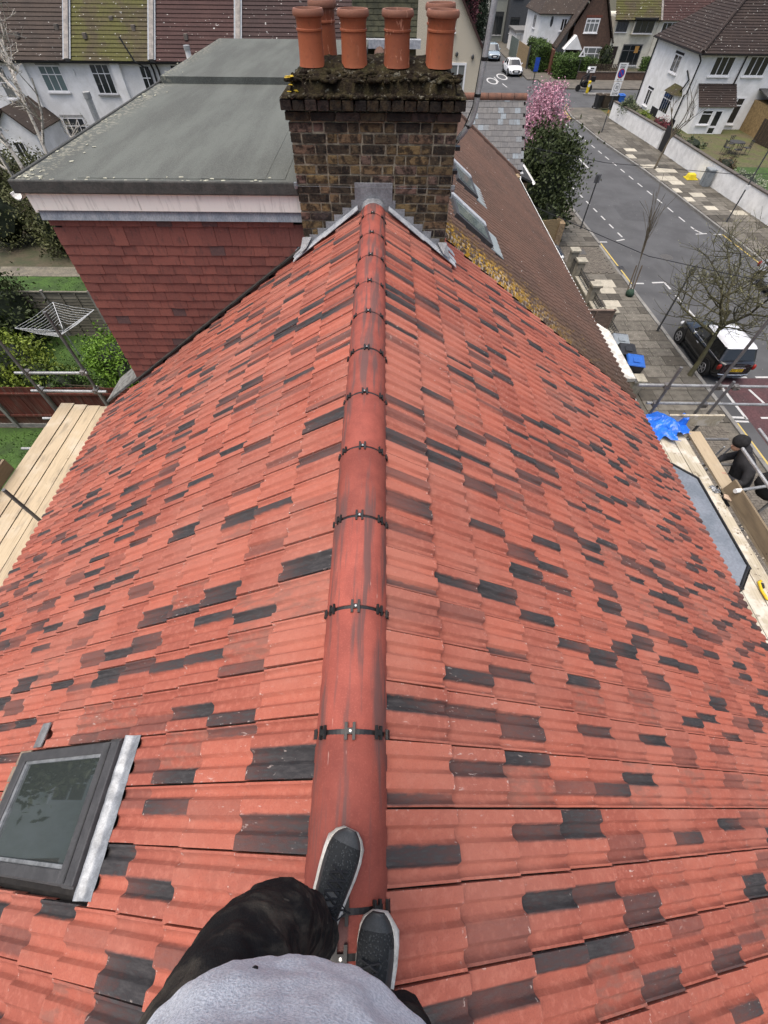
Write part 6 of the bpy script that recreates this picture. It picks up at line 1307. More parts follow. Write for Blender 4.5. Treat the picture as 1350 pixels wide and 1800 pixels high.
# blue plastic sheet, crumpled
tpn = MB(); n1_, n2_ = 26, 22
for j in range(n2_+1):
    for i in range(n1_+1):
        u, v_ = i/n1_, j/n2_; x = 4.72+.66*u+.10*v_*u; y = 5.10+.62*v_-.10*(u-.5)**2+.06*math.sin(u*5)
        z = 5.13+.05+.16*math.exp(-((u-.45)**2/.06+(v_-.6)**2/.08))+.05*abs(mnoise.noise(V(u*4+v_*2,v_*3,2)))*1.5+.022*mnoise.noise(V(u*9+v_*7,v_*6,3))+ (.10 if u > .85 and v_ > .8 else 0)
        if u < .25: z -= .05*(.25-u)*4
        tpn.v.append((x + .05*mnoise.noise(V(u*4,v_*4,7)), y + .07*mnoise.noise(V(u*4,v_*4,9)), z))
for j in range(n2_):
    for i in range(n1_):
        if (i > n1_*.62 and j < n2_*.3): continue
        a = j*(n1_+1)+i; tpn.f.append((a,a+1,a+n1_+2,a+n1_+1)); tpn.mi.append(0)
o = solo('plastic_sheet', tpn, M('blue_polythene', (.015,.14,.62), (.012,.10,.48), sc=5, rough=.28, spec=.5, bump=.25, bsc=14), 'crumpled blue plastic sheet at the end of the right scaffold', 'sheet')
sm_ = o.modifiers.new('s','SOLIDIFY'); sm_.thickness = .004
rbm = random.Random(44)
for k, (x, y, lb) in enumerate(((5.36,4.06,'small crumpled silver foil scrap on the dusty scaffold boards'),(5.33,4.13,'second foil scrap beside the crumpled silver one'))):
    solo('foil_scrap', MB().blob((x,y,5.125), (.05,.04,.025), 2, 1.0, 3, seed=k), SILVER, lb, 'scrap')
solo('tile_fragment', MB().prism([(5.42,3.93),(5.50,3.86),(5.52,3.97),(5.45,4.0)], 5.106, 5.125), M('pale_fragment', (.50,.38,.28), (.4,.3,.22)), 'pale broken tile piece by the toe board', 'tile fragment')
db = MB()
for k in range(150): db.blob((5.17+rbm.random()**.7*.3, rbm.uniform(-1,4.2), 5.112), (rbm.uniform(.004,.02),rbm.uniform(.004,.02),.006), 1, .5, seed=k)
props(part('debris', db, M('mortar_crumbs', (.42,.38,.31), (.2,.16,.12), sc=20), None), 'crumbs of mortar and dust on the right scaffold boards', 'debris', kind='stuff')
yt = thing('hand_tool', 'yellow handled tool lying on the right scaffold boards', 'tool', (5.2,2.35,5.11)); part('frame', MB().tube([(5.23,2.50,5.13),(5.19,2.48,5.13),(5.165,2.36,5.13),(5.17,2.24,5.13),(5.22,2.22,5.13)], .018, 8), M('yellow_tool', (.65,.45,.02), (.55,.36,.02), rough=.4), yt, smooth=True); part('grip', MB().tube([(5.22,2.46,5.13),(5.20,2.40,5.13)], .022, 8), BLACKP, yt)
# ------------------------------------------------------------------ vehicles
TYRE = M('tyre', (.012,.012,.012), (.02,.02,.02)); ALLOY = M('alloy_wheel', (.42,.43,.44), (.3,.3,.31), sc=9, rough=.35, metal=.6); CHROME = M('chrome_trim', (.75,.76,.77), (.6,.6,.62), rough=.15, metal=.8); CGL = mat_glass('car_glass', (.012,.014,.015), .04); LAMP = M('headlamp', (.55,.57,.58), (.4,.42,.44), rough=.15); RLAMP = M('tail_lamp', (.28,.02,.015), (.2,.015,.01), rough=.2)
def paint(name, c, rough=.22):
    t = NT(name); m = t.out(c, rough, .0, .5); t.b.inputs['Coat Weight'].default_value = .6; t.b.inputs['Coat Roughness'].default_value = .06; return m
def car(name, label, loc, rz, L, Wd, H, body, roofm, st, gh, rt, belt, wheels=(.62,-.64), wr=.30, plate=None):
    """local +y is forwards. st: (y, halfwidth, zlow, zshoulder); gh: y of glass base rear/front; rt: y of roof rear/front"""
    t = thing(name, label, 'car', loc, rz)
    mb = MB(); ring_ = None
    for (y, w, zb, zs) in st:
        P = [(0,zb),(w*.80,zb),(w*.97,zb+.10),(w,zb+(zs-zb)*.5),(w*.975,zs-.07),(w*.90,zs),(w*.55,zs+.03),(0,zs+.04)]
        full = P + [(-a,b) for a,b in P[-2:0:-1]]
        o = len(mb.v); mb.v += [(a,y,b) for a,b in full]; n = len(full)
        if ring_ is not None:
            for k in range(n): mb.f.append((ring_+k, ring_+(k+1)%n, o+(k+1)%n, o+k)); mb.mi.append(0)
        else: mb.f.append(tuple(o+k for k in range(n))); mb.mi.append(0)
        ring_ = o
    mb.f.append(tuple(ring_+k for k in range(n))[::-1]); mb.mi.append(0)
    b = part('body', mb, body, t, smooth=True, world=False); s_ = b.modifiers.new('s','SUBSURF'); s_.levels = s_.render_levels = 2
    def loop(y0, y1, w0, w1, z, n=6):
        P = []
        for (cx, cy, a0) in ((w1-.12,y1-.14,0),(-w1+.12,y1-.14,PI/2),(-w0+.12,y0+.14,PI),(w0-.12,y0+.14,PI*1.5)):
            for k in range(n): a = a0+PI/2*k/(n-1); P.append((cx+.12*math.cos(a), cy+.14*math.sin(a), z))
        return P
    Wb, Wr = Wd/2*.90, Wd/2*.71
    lo, hi = loop(gh[0], gh[1], Wb, Wb*.97, belt), loop(rt[0], rt[1], Wr, Wr*.97, H-.05); n = len(lo)
    g = MB().add(lo+hi, [(k,(k+1)%n,n+(k+1)%n,n+k) for k in range(n)]); part('glass', g, CGL, t, smooth=50, world=False)
    r2 = loop(rt[0]-.06, rt[1]+.05, Wr+.03, Wr*.97+.03, H-.075); r3 = loop(rt[0], rt[1], Wr-.03, Wr*.97-.03, H-.015); r4 = loop(rt[0]+.25, rt[1]-.2, Wr-.25, Wr*.97-.25, H+.01)
    rfm = MB().add(r2+r3+r4, [(k,(k+1)%n,n+(k+1)%n,n+k) for k in range(n)]+[(n+k,n+(k+1)%n,2*n+(k+1)%n,2*n+k) for k in range(n)]+[tuple(range(2*n,3*n))]); part('roof', rfm, roofm, t, smooth=50, world=False)
    for s2 in (-1, 1):
        for (yb_, yt_) in ((gh[1]-.05, rt[1]-.02), (gh[0]+.08, rt[0]+.05), ((gh[0]+gh[1])/2-.15, (rt[0]+rt[1])/2-.1)):
            part('pillar', MB().tube([(s2*(Wb-.03),yb_,belt-.02),(s2*(Wr-.01),yt_,H-.07)], .035, 6), body, t, world=False)
        part('belt_trim', MB().tube([(s2*(Wb+.012),gh[0]+.05,belt+.01),(s2*(Wb+.012),gh[1]-.1,belt+.01)], .014, 6), CHROME, t, world=False)
        part('door_mirror', MB().blob((s2*(Wd/2+.06),gh[1]-.45,belt+.08), (.09,.05,.065), 2, .05), CHROME if name == 'small_hatchback' else body, t, smooth=True, world=False)
        part('door_handle', MB().tube([(s2*(Wd/2*.985),-.15,belt-.14),(s2*(Wd/2*.985),.05,belt-.14)], .018, 6), CHROME, t, world=False)
        part('headlight', MB().blob((s2*(Wd/2-.24),st[-1][0]-.16,st[-1][3]-.02), (.14,.13,.10), 2, .02), LAMP, t, smooth=True, world=False)
        part('tail_light', MB().blob((s2*(Wd/2-.14),st[0][0]+.07,.74), (.085,.07,.13), 2, .02), RLAMP, t, smooth=True, world=False)
        for wy in wheels:
            yy = wy*L/2; part('wheel_arch', MB().tube([(s2*(Wd/2-.22),yy,wr+.02),(s2*(Wd/2+.002),yy,wr+.02)], wr+.055, 24), TYRE, t, world=False)
            w_ = part('wheel', MB().tube([(s2*(Wd/2-.2),yy,wr),(s2*(Wd/2-.02),yy,wr),(s2*(Wd/2+.012),yy,wr)], [wr,wr,wr-.03], 24), TYRE, t, smooth=40, world=False)
            part('rim', MB().tube([(s2*(Wd/2+.005),yy,wr),(s2*(Wd/2+.017),yy,wr)], wr*.66, 20), TYRE, w_, world=False)
            sp = MB()
            for k in range(5): a = 2*PI*k/5; sp.obox((s2*(Wd/2+.02), yy+math.cos(a)*wr*.36, wr+math.sin(a)*wr*.36), (.008,0,0), (0,math.cos(a)*wr*.33,math.sin(a)*wr*.33), (0,-math.sin(a)*.03,math.cos(a)*.03))
            sp.tube([(s2*(Wd/2+.012),yy+math.cos(a)*wr*.64,wr+math.sin(a)*wr*.64) for a in [2*PI*k/20 for k in range(21)]], .016, 5); part('spokes', sp, ALLOY, w_, world=False)
    part('black_sill_trim', MB().box(-Wd/2*.96,Wd/2*.96,-L/2*.55,L/2*.55,.16,.24), TYRE, t, world=False)  # black box low along the sills, between the wheels
    if plate:
        part('number_plate', MB().box(-.26,.26,st[0][0]-.055,st[0][0]-.045,.60,.71), plate[0], t, world=False); part('tailgate_handle', MB().box(-.30,.30,st[0][0]-.06,st[0][0]-.03,.745,.785), CHROME, t, world=False); part('rear_bumper_strip', MB().tube([(-.62,st[0][0]-.0,.46),(-.3,st[0][0]-.055,.46),(.3,st[0][0]-.055,.46),(.62,st[0][0]-.0,.46)], .02, 6), CHROME, t, world=False)
        lt = MB()
        for x0 in (-.22,-.15,-.08,.05,.12,.19): lt.box(x0,x0+.035,st[0][0]-.058,st[0][0]-.054,.625,.685)
        part('plate_marks', lt, SB, t, world=False)
    else: part('number_plate', MB().box(-.24,.24,st[-1][0]+.035,st[-1][0]+.05,.42,.53), WHITEP, t, world=False)
    part('grille', MB().box(-.42,.42,st[-1][0]-.02,st[-1][0]+.03,.34,.60), TYRE, t, world=False)
    return t
MST = [(-1.84,.60,.30,.88),(-1.74,.78,.22,.93),(-1.2,.84,.19,.92),(0,.845,.18,.90),(.9,.84,.19,.88),(1.35,.80,.20,.84),(1.72,.66,.24,.72),(1.82,.50,.30,.62)]
mini = car('small_hatchback', 'small black hatchback with white roof parked at the kerb under the bare tree', (13.52,15.3,0), .0, 3.7, 1.69, 1.42, paint('black_car_paint', (.006,.0065,.007)), paint('white_car_paint', (.72,.73,.74)), MST, (-1.66,.72), (-1.42,.22), .90, plate=(M('yellow_plate', (.66,.44,.02), (.6,.4,.02)),))
mini.scale = (.93,.95,.95)
CST = [(-2.05,.66,.30,.86),(-1.9,.84,.22,.92),(-1.2,.90,.19,.90),(0,.905,.18,.86),(1.0,.90,.19,.84),(1.6,.85,.20,.76),(1.95,.70,.22,.64),(2.06,.55,.28,.54)]
car('sports_coupe', 'white sports coupe facing us beyond the junction', (16.1,75.0,0), PI+.05, 4.15, 1.84, 1.36, paint('white_car_paint2', (.75,.76,.77)), paint('white_car_paint2', (.75,.76,.77)), CST, (-1.5,.85), (-.75,.25), .88)
car('family_car', 'pale grey blue car facing us farther up the side street', (15.1,85.5,0), PI+.05, 4.3, 1.8, 1.5, paint('blue_grey_paint', (.24,.30,.34)), paint('blue_grey_paint', (.24,.30,.34)), [(y,w,a,b+.05) for y,w,a,b in CST], (-1.7,.9), (-1.3,.25), .93)
car('parked_car', 'black car on the drive beside the capped piers', (7.3,23.5,.06), -PI/2, 4.3, 1.8, 1.5, paint('black_car_paint2', (.010,.012,.016)), paint('black_car_paint2', (.01,.012,.016)), [(y,w,a,b+.05) for y,w,a,b in CST], (-1.7,.9), (-1.3,.25), .93)
car('parked_car', 'silver car parked by the far kerb at the right edge', (19.62,20.1,0), PI, 4.3, 1.8, 1.5, paint('silver_paint', (.42,.44,.46)), paint('silver_paint', (.42,.44,.46)), [(y,w,a,b+.05) for y,w,a,b in CST], (-1.7,.9), (-1.3,.25), .93)
car('parked_car', 'dark car at the far end of the side street below the conifer', (13.2,94,0), PI, 4.3, 1.8, 1.5, paint('black_car_paint3', (.012,.013,.016)), paint('black_car_paint3', (.012,.013,.016)), [(y,w,a,b+.05) for y,w,a,b in CST], (-1.7,.9), (-1.3,.25), .93)
# ------------------------------------------------------------------ people
def sk(name, chains, mat_, par, sub_=2, world=True):
    """chains of (x,y,z,r); equal positions are welded"""
    P, E, idx = [], [], {}
    for ch_ in chains:
        prev = None
        for p in ch_:
            k = tuple(round(a, 4) for a in p[:3])
            if k not in idx: idx[k] = len(P); P.append(p)
            if prev is not None and prev != idx[k]: E.append((prev, idx[k]))
            prev = idx[k]
    me = bpy.data.meshes.new(name); me.from_pydata([p[:3] for p in P], E, []); me.materials.append(mat_)
    o = part(name, me, None, par, world=world); m = o.modifiers.new('skin', 'SKIN'); m.use_smooth_shade = True
    lay = o.data.skin_vertices[0] if len(o.data.skin_vertices) else None
    for i, p in enumerate(P): lay.data[i].radius = (p[3], p[3]); lay.data[i].use_root = (i == 0)
    s_ = o.modifiers.new('sub', 'SUBSURF'); s_.levels = s_.render_levels = sub_; return o
SKIN = M('skin', (.42,.25,.18), (.36,.21,.15), sc=8, rough=.5); HAIR = M('dark_hair', (.02,.015,.012)); BLKC = M('black_cotton', (.010,.010,.011), (.016,.016,.017), sc=20, rough=.95, bump=.3, bsc=60); DGRY = M('charcoal_fleece', (.028,.028,.031), (.02,.02,.022), sc=20, rough=.95, bump=.3, bsc=60)
TRS = NT('dusty_black_trousers'); co = TRS.coord('Object'); _c = TRS.mix(TRS.math('MULTIPLY', TRS.step(TRS.noise(TRS.scale(co,(5,12,9)), 1.6, 5, .6, .8), .42, .74), .85), (.014,.014,.015), (.090,.080,.065)); _c = TRS.mix(TRS.math('MULTIPLY', TRS.step(TRS.noise(TRS.scale(co,(8,40,20)), 1, 3), .66, .72), .45), _c, (.15,.135,.11)); TRS.bump(TRS.math('ADD', TRS.noise(co, 6, 4), TRS.math('MULTIPLY', TRS.noise(co, 320, 2), .15)), .5, .02); TRS = TRS.out(_c, .95, spec=.15)
SWT = NT('grey_marl_sweatshirt'); co = SWT.coord('Object'); _v = SWT.noise(SWT.scale(co,(330,330,330)), 1, 2, .6); _w = SWT.noise(co, 7, 3); _c = SWT.mix(SWT.step(_v, .33, .66), (.56,.61,.67), (.80,.84,.89)); _c = SWT.mix(SWT.math('MULTIPLY', SWT.step(_w, .4, .7), .2), _c, (.42,.46,.52)); _c = SWT.mix(SWT.math('MULTIPLY', SWT.step(SWT.noise(SWT.scale(co,(120,120,60)), 1, 2), .6, .75), .2), _c, (.72,.76,.80)); SWT.bump(SWT.math('ADD', SWT.math('MULTIPLY', _v, .3), _w), .5, .012); SWT = SWT.out(_c, .95, spec=.1); SWT.node_tree.nodes['Principled BSDF'].inputs['Sheen Weight'].default_value = .15
ph = thing('person', 'person standing on the ridge in grey sweatshirt, dusty black trousers and trainers', 'person', (0, -.3, ZR))
# body: head, neck, shoulders, arms and hands (above and behind the lens), one continuous mesh
b0 = ZR
ch_ = [[(.02,-.34,b0+1.12,.13),(.02,-.38,b0+1.36,.10),(.02,-.39,b0+1.48,.06),(.03,-.37,b0+1.56,.07),(.03,-.36,b0+1.66,.095),(.03,-.37,b0+1.76,.075)]]
for s_ in (-1, 1):
    ch_.append([(.02,-.38,b0+1.36,.10),(.02+s_*.19,-.39,b0+1.38,.065),(.02+s_*.27,-.40,b0+1.14,.05),(.02+s_*.20,-.22,b0+1.30,.038),(.06+s_*.12,-.13,b0+1.48,.03)])
sk('body', ch_, SKIN, ph, 2)
part('hair', MB().blob((.03,-.39,b0+1.72), (.105,.12,.115), 3, .08, 3), HAIR, ph, smooth=True)
def loft(secs, n=28, seed=0, amp=.0, sc=6.):
    """secs: (cx,cy,cz,a,b[,tilt]) elliptical sections, closed at both ends"""
    mb = MB()
    for (cx, cy, cz, a, b, tx, ty) in secs:
        for k in range(n):
            t = 2*PI*k/n; x, y = a*math.cos(t), b*math.sin(t); p = V(cx+x, cy+y, cz+tx*x+ty*y)
            if amp: w = amp*mnoise.noise(p*sc+V(seed,0,0)); p += V(math.cos(t)*w, math.sin(t)*w, 0)
            mb.v.append(tuple(p))
    for r in range(len(secs)-1):
        for k in range(n): mb.f.append((r*n+k, r*n+(k+1)%n, (r+1)*n+(k+1)%n, (r+1)*n+k)); mb.mi.append(0)
    mb.f.append(tuple(range(n))[::-1]); mb.f.append(tuple((len(secs)-1)*n+k for k in range(n))); mb.mi += [0,0]; return mb
tor = loft([(.0,-.325,b0+.80,.195,.170,0,.10),(.0,-.325,b0+.83,.212,.184,0,.10),(.0,-.325,b0+.90,.215,.188,0,.06),(.0,-.325,b0+1.0,.205,.180,0,0),(.015,-.315,b0+1.12,.19,.165,0,0),(.015,-.33,b0+1.24,.20,.15,0,0),(.015,-.35,b0+1.34,.195,.125,0,0),(.015,-.37,b0+1.41,.13,.09,0,0)], 64, 3, .0, 9)
o = part('sweatshirt', tor, SWT, ph, smooth=True); m_ = o.modifiers.new('s','SUBSURF'); m_.levels = m_.render_levels = 3
def cloud(nm, size, depth=2):
    tx = bpy.data.textures.new(nm, 'CLOUDS'); tx.noise_scale = size; tx.noise_depth = depth; return tx
for nm_, sz_, st_d in (('fold_large', .11, .030), ('fold_small', .035, .007)):
    dm_ = o.modifiers.new('d', 'DISPLACE'); dm_.texture = cloud(nm_, sz_); dm_.strength = st_d; dm_.mid_level = .5
for s_ in (-1, 1): sk('sleeve', [[(.02+s_*.13,-.38,b0+1.37,.085),(.02+s_*.20,-.39,b0+1.36,.080),(.02+s_*.27,-.40,b0+1.15,.064),(.02+s_*.21,-.24,b0+1.29,.05),(.05+s_*.135,-.16,b0+1.43,.043)]], SWT, ph, 2)
part('stain', MB().blob((-.03,-.142,b0+.93), (.004,.003,.005), 1, .3), BLKC, ph)
LEGS = {-1: [(-.085,-.33,b0+.80,.125),(-.125,-.28,b0+.68,.112),(-.125,-.22,b0+.56,.094),(-.095,-.185,b0+.475,.076),(-.078,-.205,b0+.37,.066),(-.070,-.225,b0+.24,.062),(-.062,-.258,b0+.13,.056),(-.060,-.265,b0+.095,.052)],
        1: [(.10,-.34,b0+.80,.115),(.125,-.355,b0+.64,.092),(.135,-.355,b0+.50,.074),(.135,-.365,b0+.36,.064),(.125,-.39,b0+.23,.060),(.110,-.415,b0+.12,.056),(.105,-.42,b0+.09,.052)]}
for s_, L_ in LEGS.items():
    pts = [V(*p[:3]) for p in L_]; n = 26; mb = MB(); ref = V(1,0,0); rgx = random.Random(s_)
    fine = []
    for i in range(len(L_)-1):
        for q in range(5): t = q/5; fine.append((pts[i].lerp(pts[i+1], t), L_[i][3]*(1-t)+L_[i+1][3]*t))
    fine.append((pts[-1], L_[-1][3]))
    for i, (p, r) in enumerate(fine):
        d = (fine[min(i+2,len(fine)-1)][0]-fine[max(i-2,0)][0]).normalized(); a = (ref-d*ref.dot(d)).normalized(); b = d.cross(a)
        for k in range(n):
            t = 2*PI*k/n; q = p+(a*math.cos(t)+b*math.sin(t))*r
            w = .010*mnoise.noise(V(q.x*9,q.y*9,q.z*14+s_*5)) + .006*math.sin(q.z*70+3*math.cos(t))*(1 if p.z < b0+.30 else .25)
            mb.v.append(tuple(p+(a*math.cos(t)+b*math.sin(t))*(r+w)))
    for r_ in range(len(fine)-1):
        for k in range(n): mb.f.append((r_*n+k,(r_+1)*n+k,(r_+1)*n+(k+1)%n,r_*n+(k+1)%n)); mb.mi.append(0)
    lo_ = part('trouser_leg', mb, TRS, ph, smooth=True); m2 = lo_.modifiers.new('s','SUBSURF'); m2.levels = m2.render_levels = 2
    for nm_, sz_, st_d in (('crease_large', .07, .020), ('crease_small', .02, .006)):
        dm_ = lo_.modifiers.new('d', 'DISPLACE'); dm_.texture = cloud(nm_, sz_); dm_.strength = st_d; dm_.mid_level = .5
# trainers
UPP = NT('knit_trainer_upper'); co = UPP.coord('Object'); vo = UPP.n('TexVoronoi'); vo.inputs['Scale'].default_value = 150; UPP.l(co, vo.inputs['Vector']); _d = UPP.step(vo.outputs['Distance'], .15, .5); _c = UPP.mix(_d, (.055,.060,.062), (.020,.022,.023)); UPP.bump(_d, .6, .004); UPP = UPP.out(_c, .8)
OVL = M('trainer_overlay', (.040,.044,.046), (.055,.058,.060), sc=30, rough=.55); SOLE = M('white_foam_sole', (.70,.68,.62), (.45,.43,.38), sc=16, rough=.7); LACE = M('black_lace', (.020,.021,.024))
def shoe(heel, toe, z0, tilt, side):
    heel, toe = V(*heel, 0), V(*toe, 0); L = (toe-heel).length; ang = math.atan2((toe-heel).y, (toe-heel).x)
    T = Matrix.Translation((heel.x, heel.y, z0)) @ Matrix.Rotation(ang, 4, 'Z') @ Matrix.Rotation(tilt, 4, 'X')
    # outline: (u along, half width left, half width right, upper height)
    O = [(0,.018,.018,.035),(.02,.031,.031,.066),(.06,.039,.038,.078),(.11,.042,.040,.083),(.15,.047,.044,.080),(.19,.053,.049,.070),(.23,.056,.050,.056),(.26,.052,.044,.046),(.28,.041,.032,.038),(.293,.020,.015,.030)]
    sc_ = L/.293; so = MB(); up = MB(); n = len(O)
    for z_, gx, wob in ((0,.001,.003),(.012,.006,.004),(.026,.006,.0),(.034,.0,0)):
        for (u, wl, wr_, h) in O: so.v.append(tuple(T @ V(u*sc_, (wl+gx+wob*math.sin(u*150)), z_)))
        for (u, wl, wr_, h) in O[::-1]: so.v.append(tuple(T @ V(u*sc_, -(wr_+gx+wob*math.sin(u*150)), z_)))
    m = 2*n
    for r in range(3):
        for k in range(m): so.f.append((r*m+k, r*m+(k+1)%m, (r+1)*m+(k+1)%m, (r+1)*m+k)[::-1]); so.mi.append(0)
    so.f.append(tuple(range(m))); so.f.append(tuple(3*m+k for k in range(m))[::-1]); so.mi += [0,0]
    sh = part('shoe', so, SOLE, ph, smooth=50, label='black knit trainer with white sole')
    K = 12
    for (u, wl, wr_, h) in O:
        for k in range(K+1):
            a = PI*k/K; c = math.cos(a); w = wl if c > 0 else wr_
            up.v.append(tuple(T @ V(u*sc_, c*(w-.001)*(1-.05*math.sin(a)), .028+math.sin(a)**.62*(h))))
    for r in range(n-1):
        for k in range(K): a = r*(K+1)+k; up.f.append((a, a+1, a+K+2, a+K+1)); up.mi.append(1 if (r >= n-3 or r == 0 or (k in (0,1,10,11) and r < 6)) else 0)
    up.f.append(tuple(range(K+1))); up.f.append(tuple((n-1)*(K+1)+k for k in range(K+1))[::-1]); up.mi += [1,1]
    uo = part('upper', up, [UPP, OVL], sh, smooth=True, world=False); s2 = uo.modifiers.new('s','SUBSURF'); s2.levels = s2.render_levels = 1
    la = MB()
    def top(u, c):
        for (a, b) in zip(O[:-1], O[1:]):
            if a[0] <= u <= b[0]: t = (u-a[0])/(b[0]-a[0]); h = a[3]+(b[3]-a[3])*t; w = a[1]+(b[1]-a[1])*t
        al = math.acos(max(-1,min(1,c))); return T @ V(u*sc_, c*w*(1-.12*math.sin(al)), .034+math.sin(al)**.75*h)
    for k in range(5):
        u = .115+k*.019
        la.tube([top(u,.5), top(u+.006,.2), top(u+.012,-.1), top(u+.016,-.5)], .0032, 5); la.tube([top(u,-.5), top(u+.006,-.2), top(u+.012,.1), top(u+.016,.5)], .0032, 5)
    kx = top(.118, 0)+V(0,0,.008); dT = T.to_3x3()
    for s3 in (-1, 1):
        la.tube([kx, kx+dT @ V(.03,.025*s3,.010), kx+dT @ V(.02,.05*s3,.002), kx+dT @ V(-.005,.03*s3,.004), kx], .0024, 5); la.tube([kx, kx+dT @ V(.02,-.04*s3,.0), kx+dT @ V(.015,-.06*s3,-.025)], .0024, 5)
    part('laces', la, LACE, sh, world=False)
    tg = MB().obox(T @ V(.14*sc_, 0, .108), dT @ V(.022,0,-.004), dT @ V(0,.016,0), dT @ V(.0005,0,.004)); part('tongue', tg, OVL, sh, world=False, bevel=.003)
    sk_ = MB().tube([T @ V(.07*sc_,0,.05), T @ V(.065*sc_,0,.13)], .036, 14); part('sock', sk_, BLKC, sh, smooth=True, world=False)
shoe((-.085,-.325), (.018,-.052), ZR-.004, .10, -1); shoe((.085,-.525), (.112,-.235), ZR-.028, -.24, 1)
# worker at the right scaffold
wk = thing('person', 'worker in black hooded top and beanie bending over the right scaffold boards', 'person', (6.1,4.6,3.64))
hx, hy, hz = 5.90, 4.80, 5.47
sk('body', [[(6.22,4.55,4.62,.15),(6.22,4.56,4.85,.17),(6.13,4.60,5.08,.18),(6.04,4.67,5.26,.13),(5.97,4.76,5.34,.055),(hx,hy,5.40,.075),(hx-.02,hy+.01,hz,.088)],
            [(6.13,4.60,5.08,.18),(6.06,4.42,5.16,.085),(5.98,4.30,4.98,.065),(5.80,4.40,5.02,.045),(5.73,4.44,5.08,.035)], [(6.13,4.60,5.08,.18),(6.10,4.84,5.14,.085),(5.98,4.92,4.96,.065),(5.80,4.80,5.00,.045),(5.72,4.74,5.06,.035)],
            [(6.22,4.55,4.62,.15),(6.24,4.44,4.50,.11),(6.18,4.42,4.08,.085),(6.22,4.42,3.72,.06)], [(6.22,4.55,4.62,.15),(6.24,4.66,4.50,.11),(6.16,4.72,4.08,.085),(6.22,4.72,3.72,.06)]], DGRY, wk, 2)
part('face', MB().blob((hx-.035,hy-.01,5.375), (.068,.072,.085), 3, .05), SKIN, wk, smooth=True); part('nose', MB().blob((hx-.115,hy-.01,5.385), (.018,.014,.02), 2, .02), SKIN, wk, smooth=True)
for s_ in (-1, 1): part('eye', MB().blob((hx-.105,hy-.01+s_*.03,5.42), (.010,.012,.008), 1, 0), HAIR, wk); part('ear', MB().blob((hx+.0,hy+s_*.088,5.42), (.028,.012,.036), 2, .05), SKIN, wk, smooth=True)
part('beanie', MB().blob((hx-.02,hy,5.475), (.125,.118,.105), 3, .06, 4), BLKC, wk, smooth=True); part('hood', MB().blob((hx+.11,hy-.02,5.345), (.10,.13,.07), 3, .15, 3), DGRY, wk, smooth=True)
def hand(par, c, d, m, s=1.):
    c = V(*c); d = V(*d).normalized(); sd = d.cross(V(0,0,1)).normalized(); ups = sd.cross(d)
    chs = [[(*c,.024*s),(*(c+d*.06*s),.026*s)]]
    for k, (o_, l_) in enumerate(((-.027,.062),(-.009,.074),(.009,.070),(.027,.055))):
        p0 = c+d*.06*s; p1 = c+(d*.085+sd*o_)*s; chs.append([(*p0,.026*s),(*p1,.0095*s),(*(p1+d*l_*.5*s-ups*.012*s),.0088*s),(*(p1+d*l_*.8*s-ups*.04*s),.0078*s)])
    q = c+(d*.02-sd*.03)*s; chs.append([(*c,.024*s),(*q,.012*s),(*(q+(d*.04-sd*.02-ups*.015)*s),.010*s)]); sk('hand', chs, m, par, 1)
hand(wk, (5.73,4.44,5.08), (-1,.25,.1), SKIN); hand(wk, (5.72,4.74,5.06), (-1,-.2,.1), SKIN)
for yy in (4.42, 4.72): part('boot', MB().box(6.06,6.30,yy-.05,yy+.05,3.64,3.74), BLKC, wk, bevel=.03)
jk = loft([(6.22,4.10,5.0,.12,.15,0,0),(6.20,4.12,5.1,.16,.19,0,0),(6.19,4.14,5.24,.17,.20,0,0),(6.19,4.14,5.36,.13,.15,0,0),(6.2,4.14,5.44,.05,.06,0,0)], 24, 5, .05, 6)
solo('work_jacket', jk, BLKC, 'black jacket bundled over the scaffold pole at the right edge', 'jacket', smooth=True)
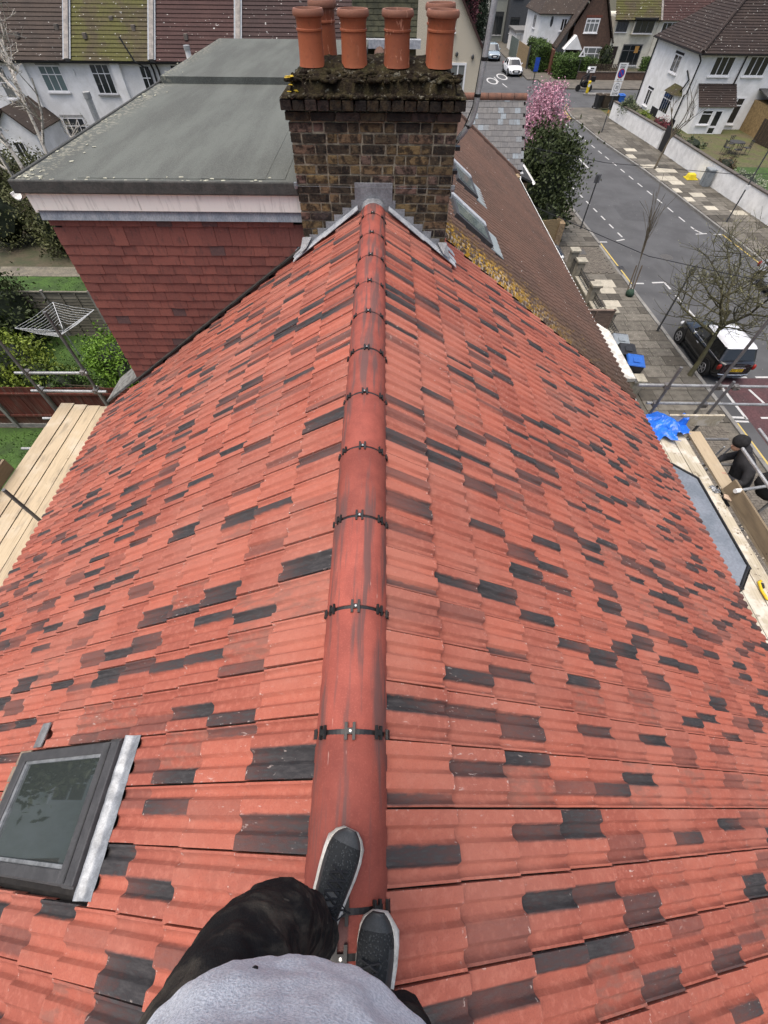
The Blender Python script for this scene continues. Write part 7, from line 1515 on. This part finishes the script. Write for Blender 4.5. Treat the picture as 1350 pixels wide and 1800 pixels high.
# scooter and rider at the junction
mp_ = thing('motor_scooter', 'black motor scooter on the cross road', 'scooter', (22.4,65.4,0))
part('body_panel', MB().blob((22.5,65.4,.55), (.55,.2,.25), 2, .15), BLKC, mp_, smooth=True); part('front_shield', MB().slab((21.9,65.2,.4),(21.9,65.6,.4),(22.0,65.6,1.05),(22.0,65.2,1.05), .06), BLKC, mp_); part('top_box', MB().box(22.95,23.4,65.2,65.6,.8,1.2), BLKC, mp_, bevel=.04); part('handlebar', MB().tube([(22.0,65.05,1.05),(22.0,65.75,1.05)], .02, 6), BLKC, mp_)
for x in (21.75, 23.05): part('wheel', MB().tube([(x,65.34,.27),(x,65.46,.27)], .27, 18), TYRE, mp_)
rd_ = thing('person', 'rider in dark jacket and white helmet on the scooter', 'person', (22.55,65.4,.75))
sk('body', [[(22.65,65.4,.85,.16),(22.6,65.4,1.15,.17),(22.52,65.4,1.40,.14),(22.46,65.4,1.52,.07),(22.43,65.4,1.66,.11)],[(22.52,65.4,1.40,.14),(22.5,65.2,1.38,.08),(22.25,65.12,1.18,.055),(22.02,65.1,1.08,.045)],[(22.52,65.4,1.40,.14),(22.5,65.6,1.38,.08),(22.25,65.68,1.18,.055),(22.02,65.7,1.08,.045)],[(22.65,65.4,.85,.16),(22.4,65.25,.82,.1),(22.15,65.22,.72,.08),(22.2,65.22,.35,.06)],[(22.65,65.4,.85,.16),(22.4,65.55,.82,.1),(22.15,65.58,.72,.08),(22.2,65.58,.35,.06)]], DGRY, rd_, 1)
part('helmet', MB().blob((22.42,65.4,1.72), (.15,.14,.15), 3, .02), UPVC, rd_, smooth=True); part('visor', MB().blob((22.32,65.4,1.71), (.06,.11,.06), 2, .02), TYRE, rd_, smooth=True)
bsg = thing('blue_arrow_sign', 'blue direction sign on a short post by the white coupe', 'sign', (17.6,69.3,.1)); part('plate', MB().box(17.35,17.85,69.25,69.28,1.0,2.1), SBL, bsg); part('post', MB().tube([(17.6,69.32,0),(17.6,69.32,1.2)], .05, 8), SB, bsg)
tri = thing('warning_sign', 'small triangular warning sign above the long hedge', 'road sign', (23.2,71.35,.1)); part('plate', MB().add([(22.8,71.35,1.95),(23.6,71.35,1.95),(23.2,71.35,2.65),(22.8,71.38,1.95),(23.6,71.38,1.95),(23.2,71.38,2.65)], [(0,1,2),(3,5,4),(0,3,4,1),(1,4,5,2),(2,5,3,0)]), WHITEP, tri); part('symbol', MB().add([(23.05,71.345,2.05),(23.35,71.345,2.05),(23.2,71.345,2.35)], [(0,1,2)]), SB, tri); part('post', MB().tube([(23.2,71.4,0),(23.2,71.4,2.0)], .04, 8), STEEL, tri)
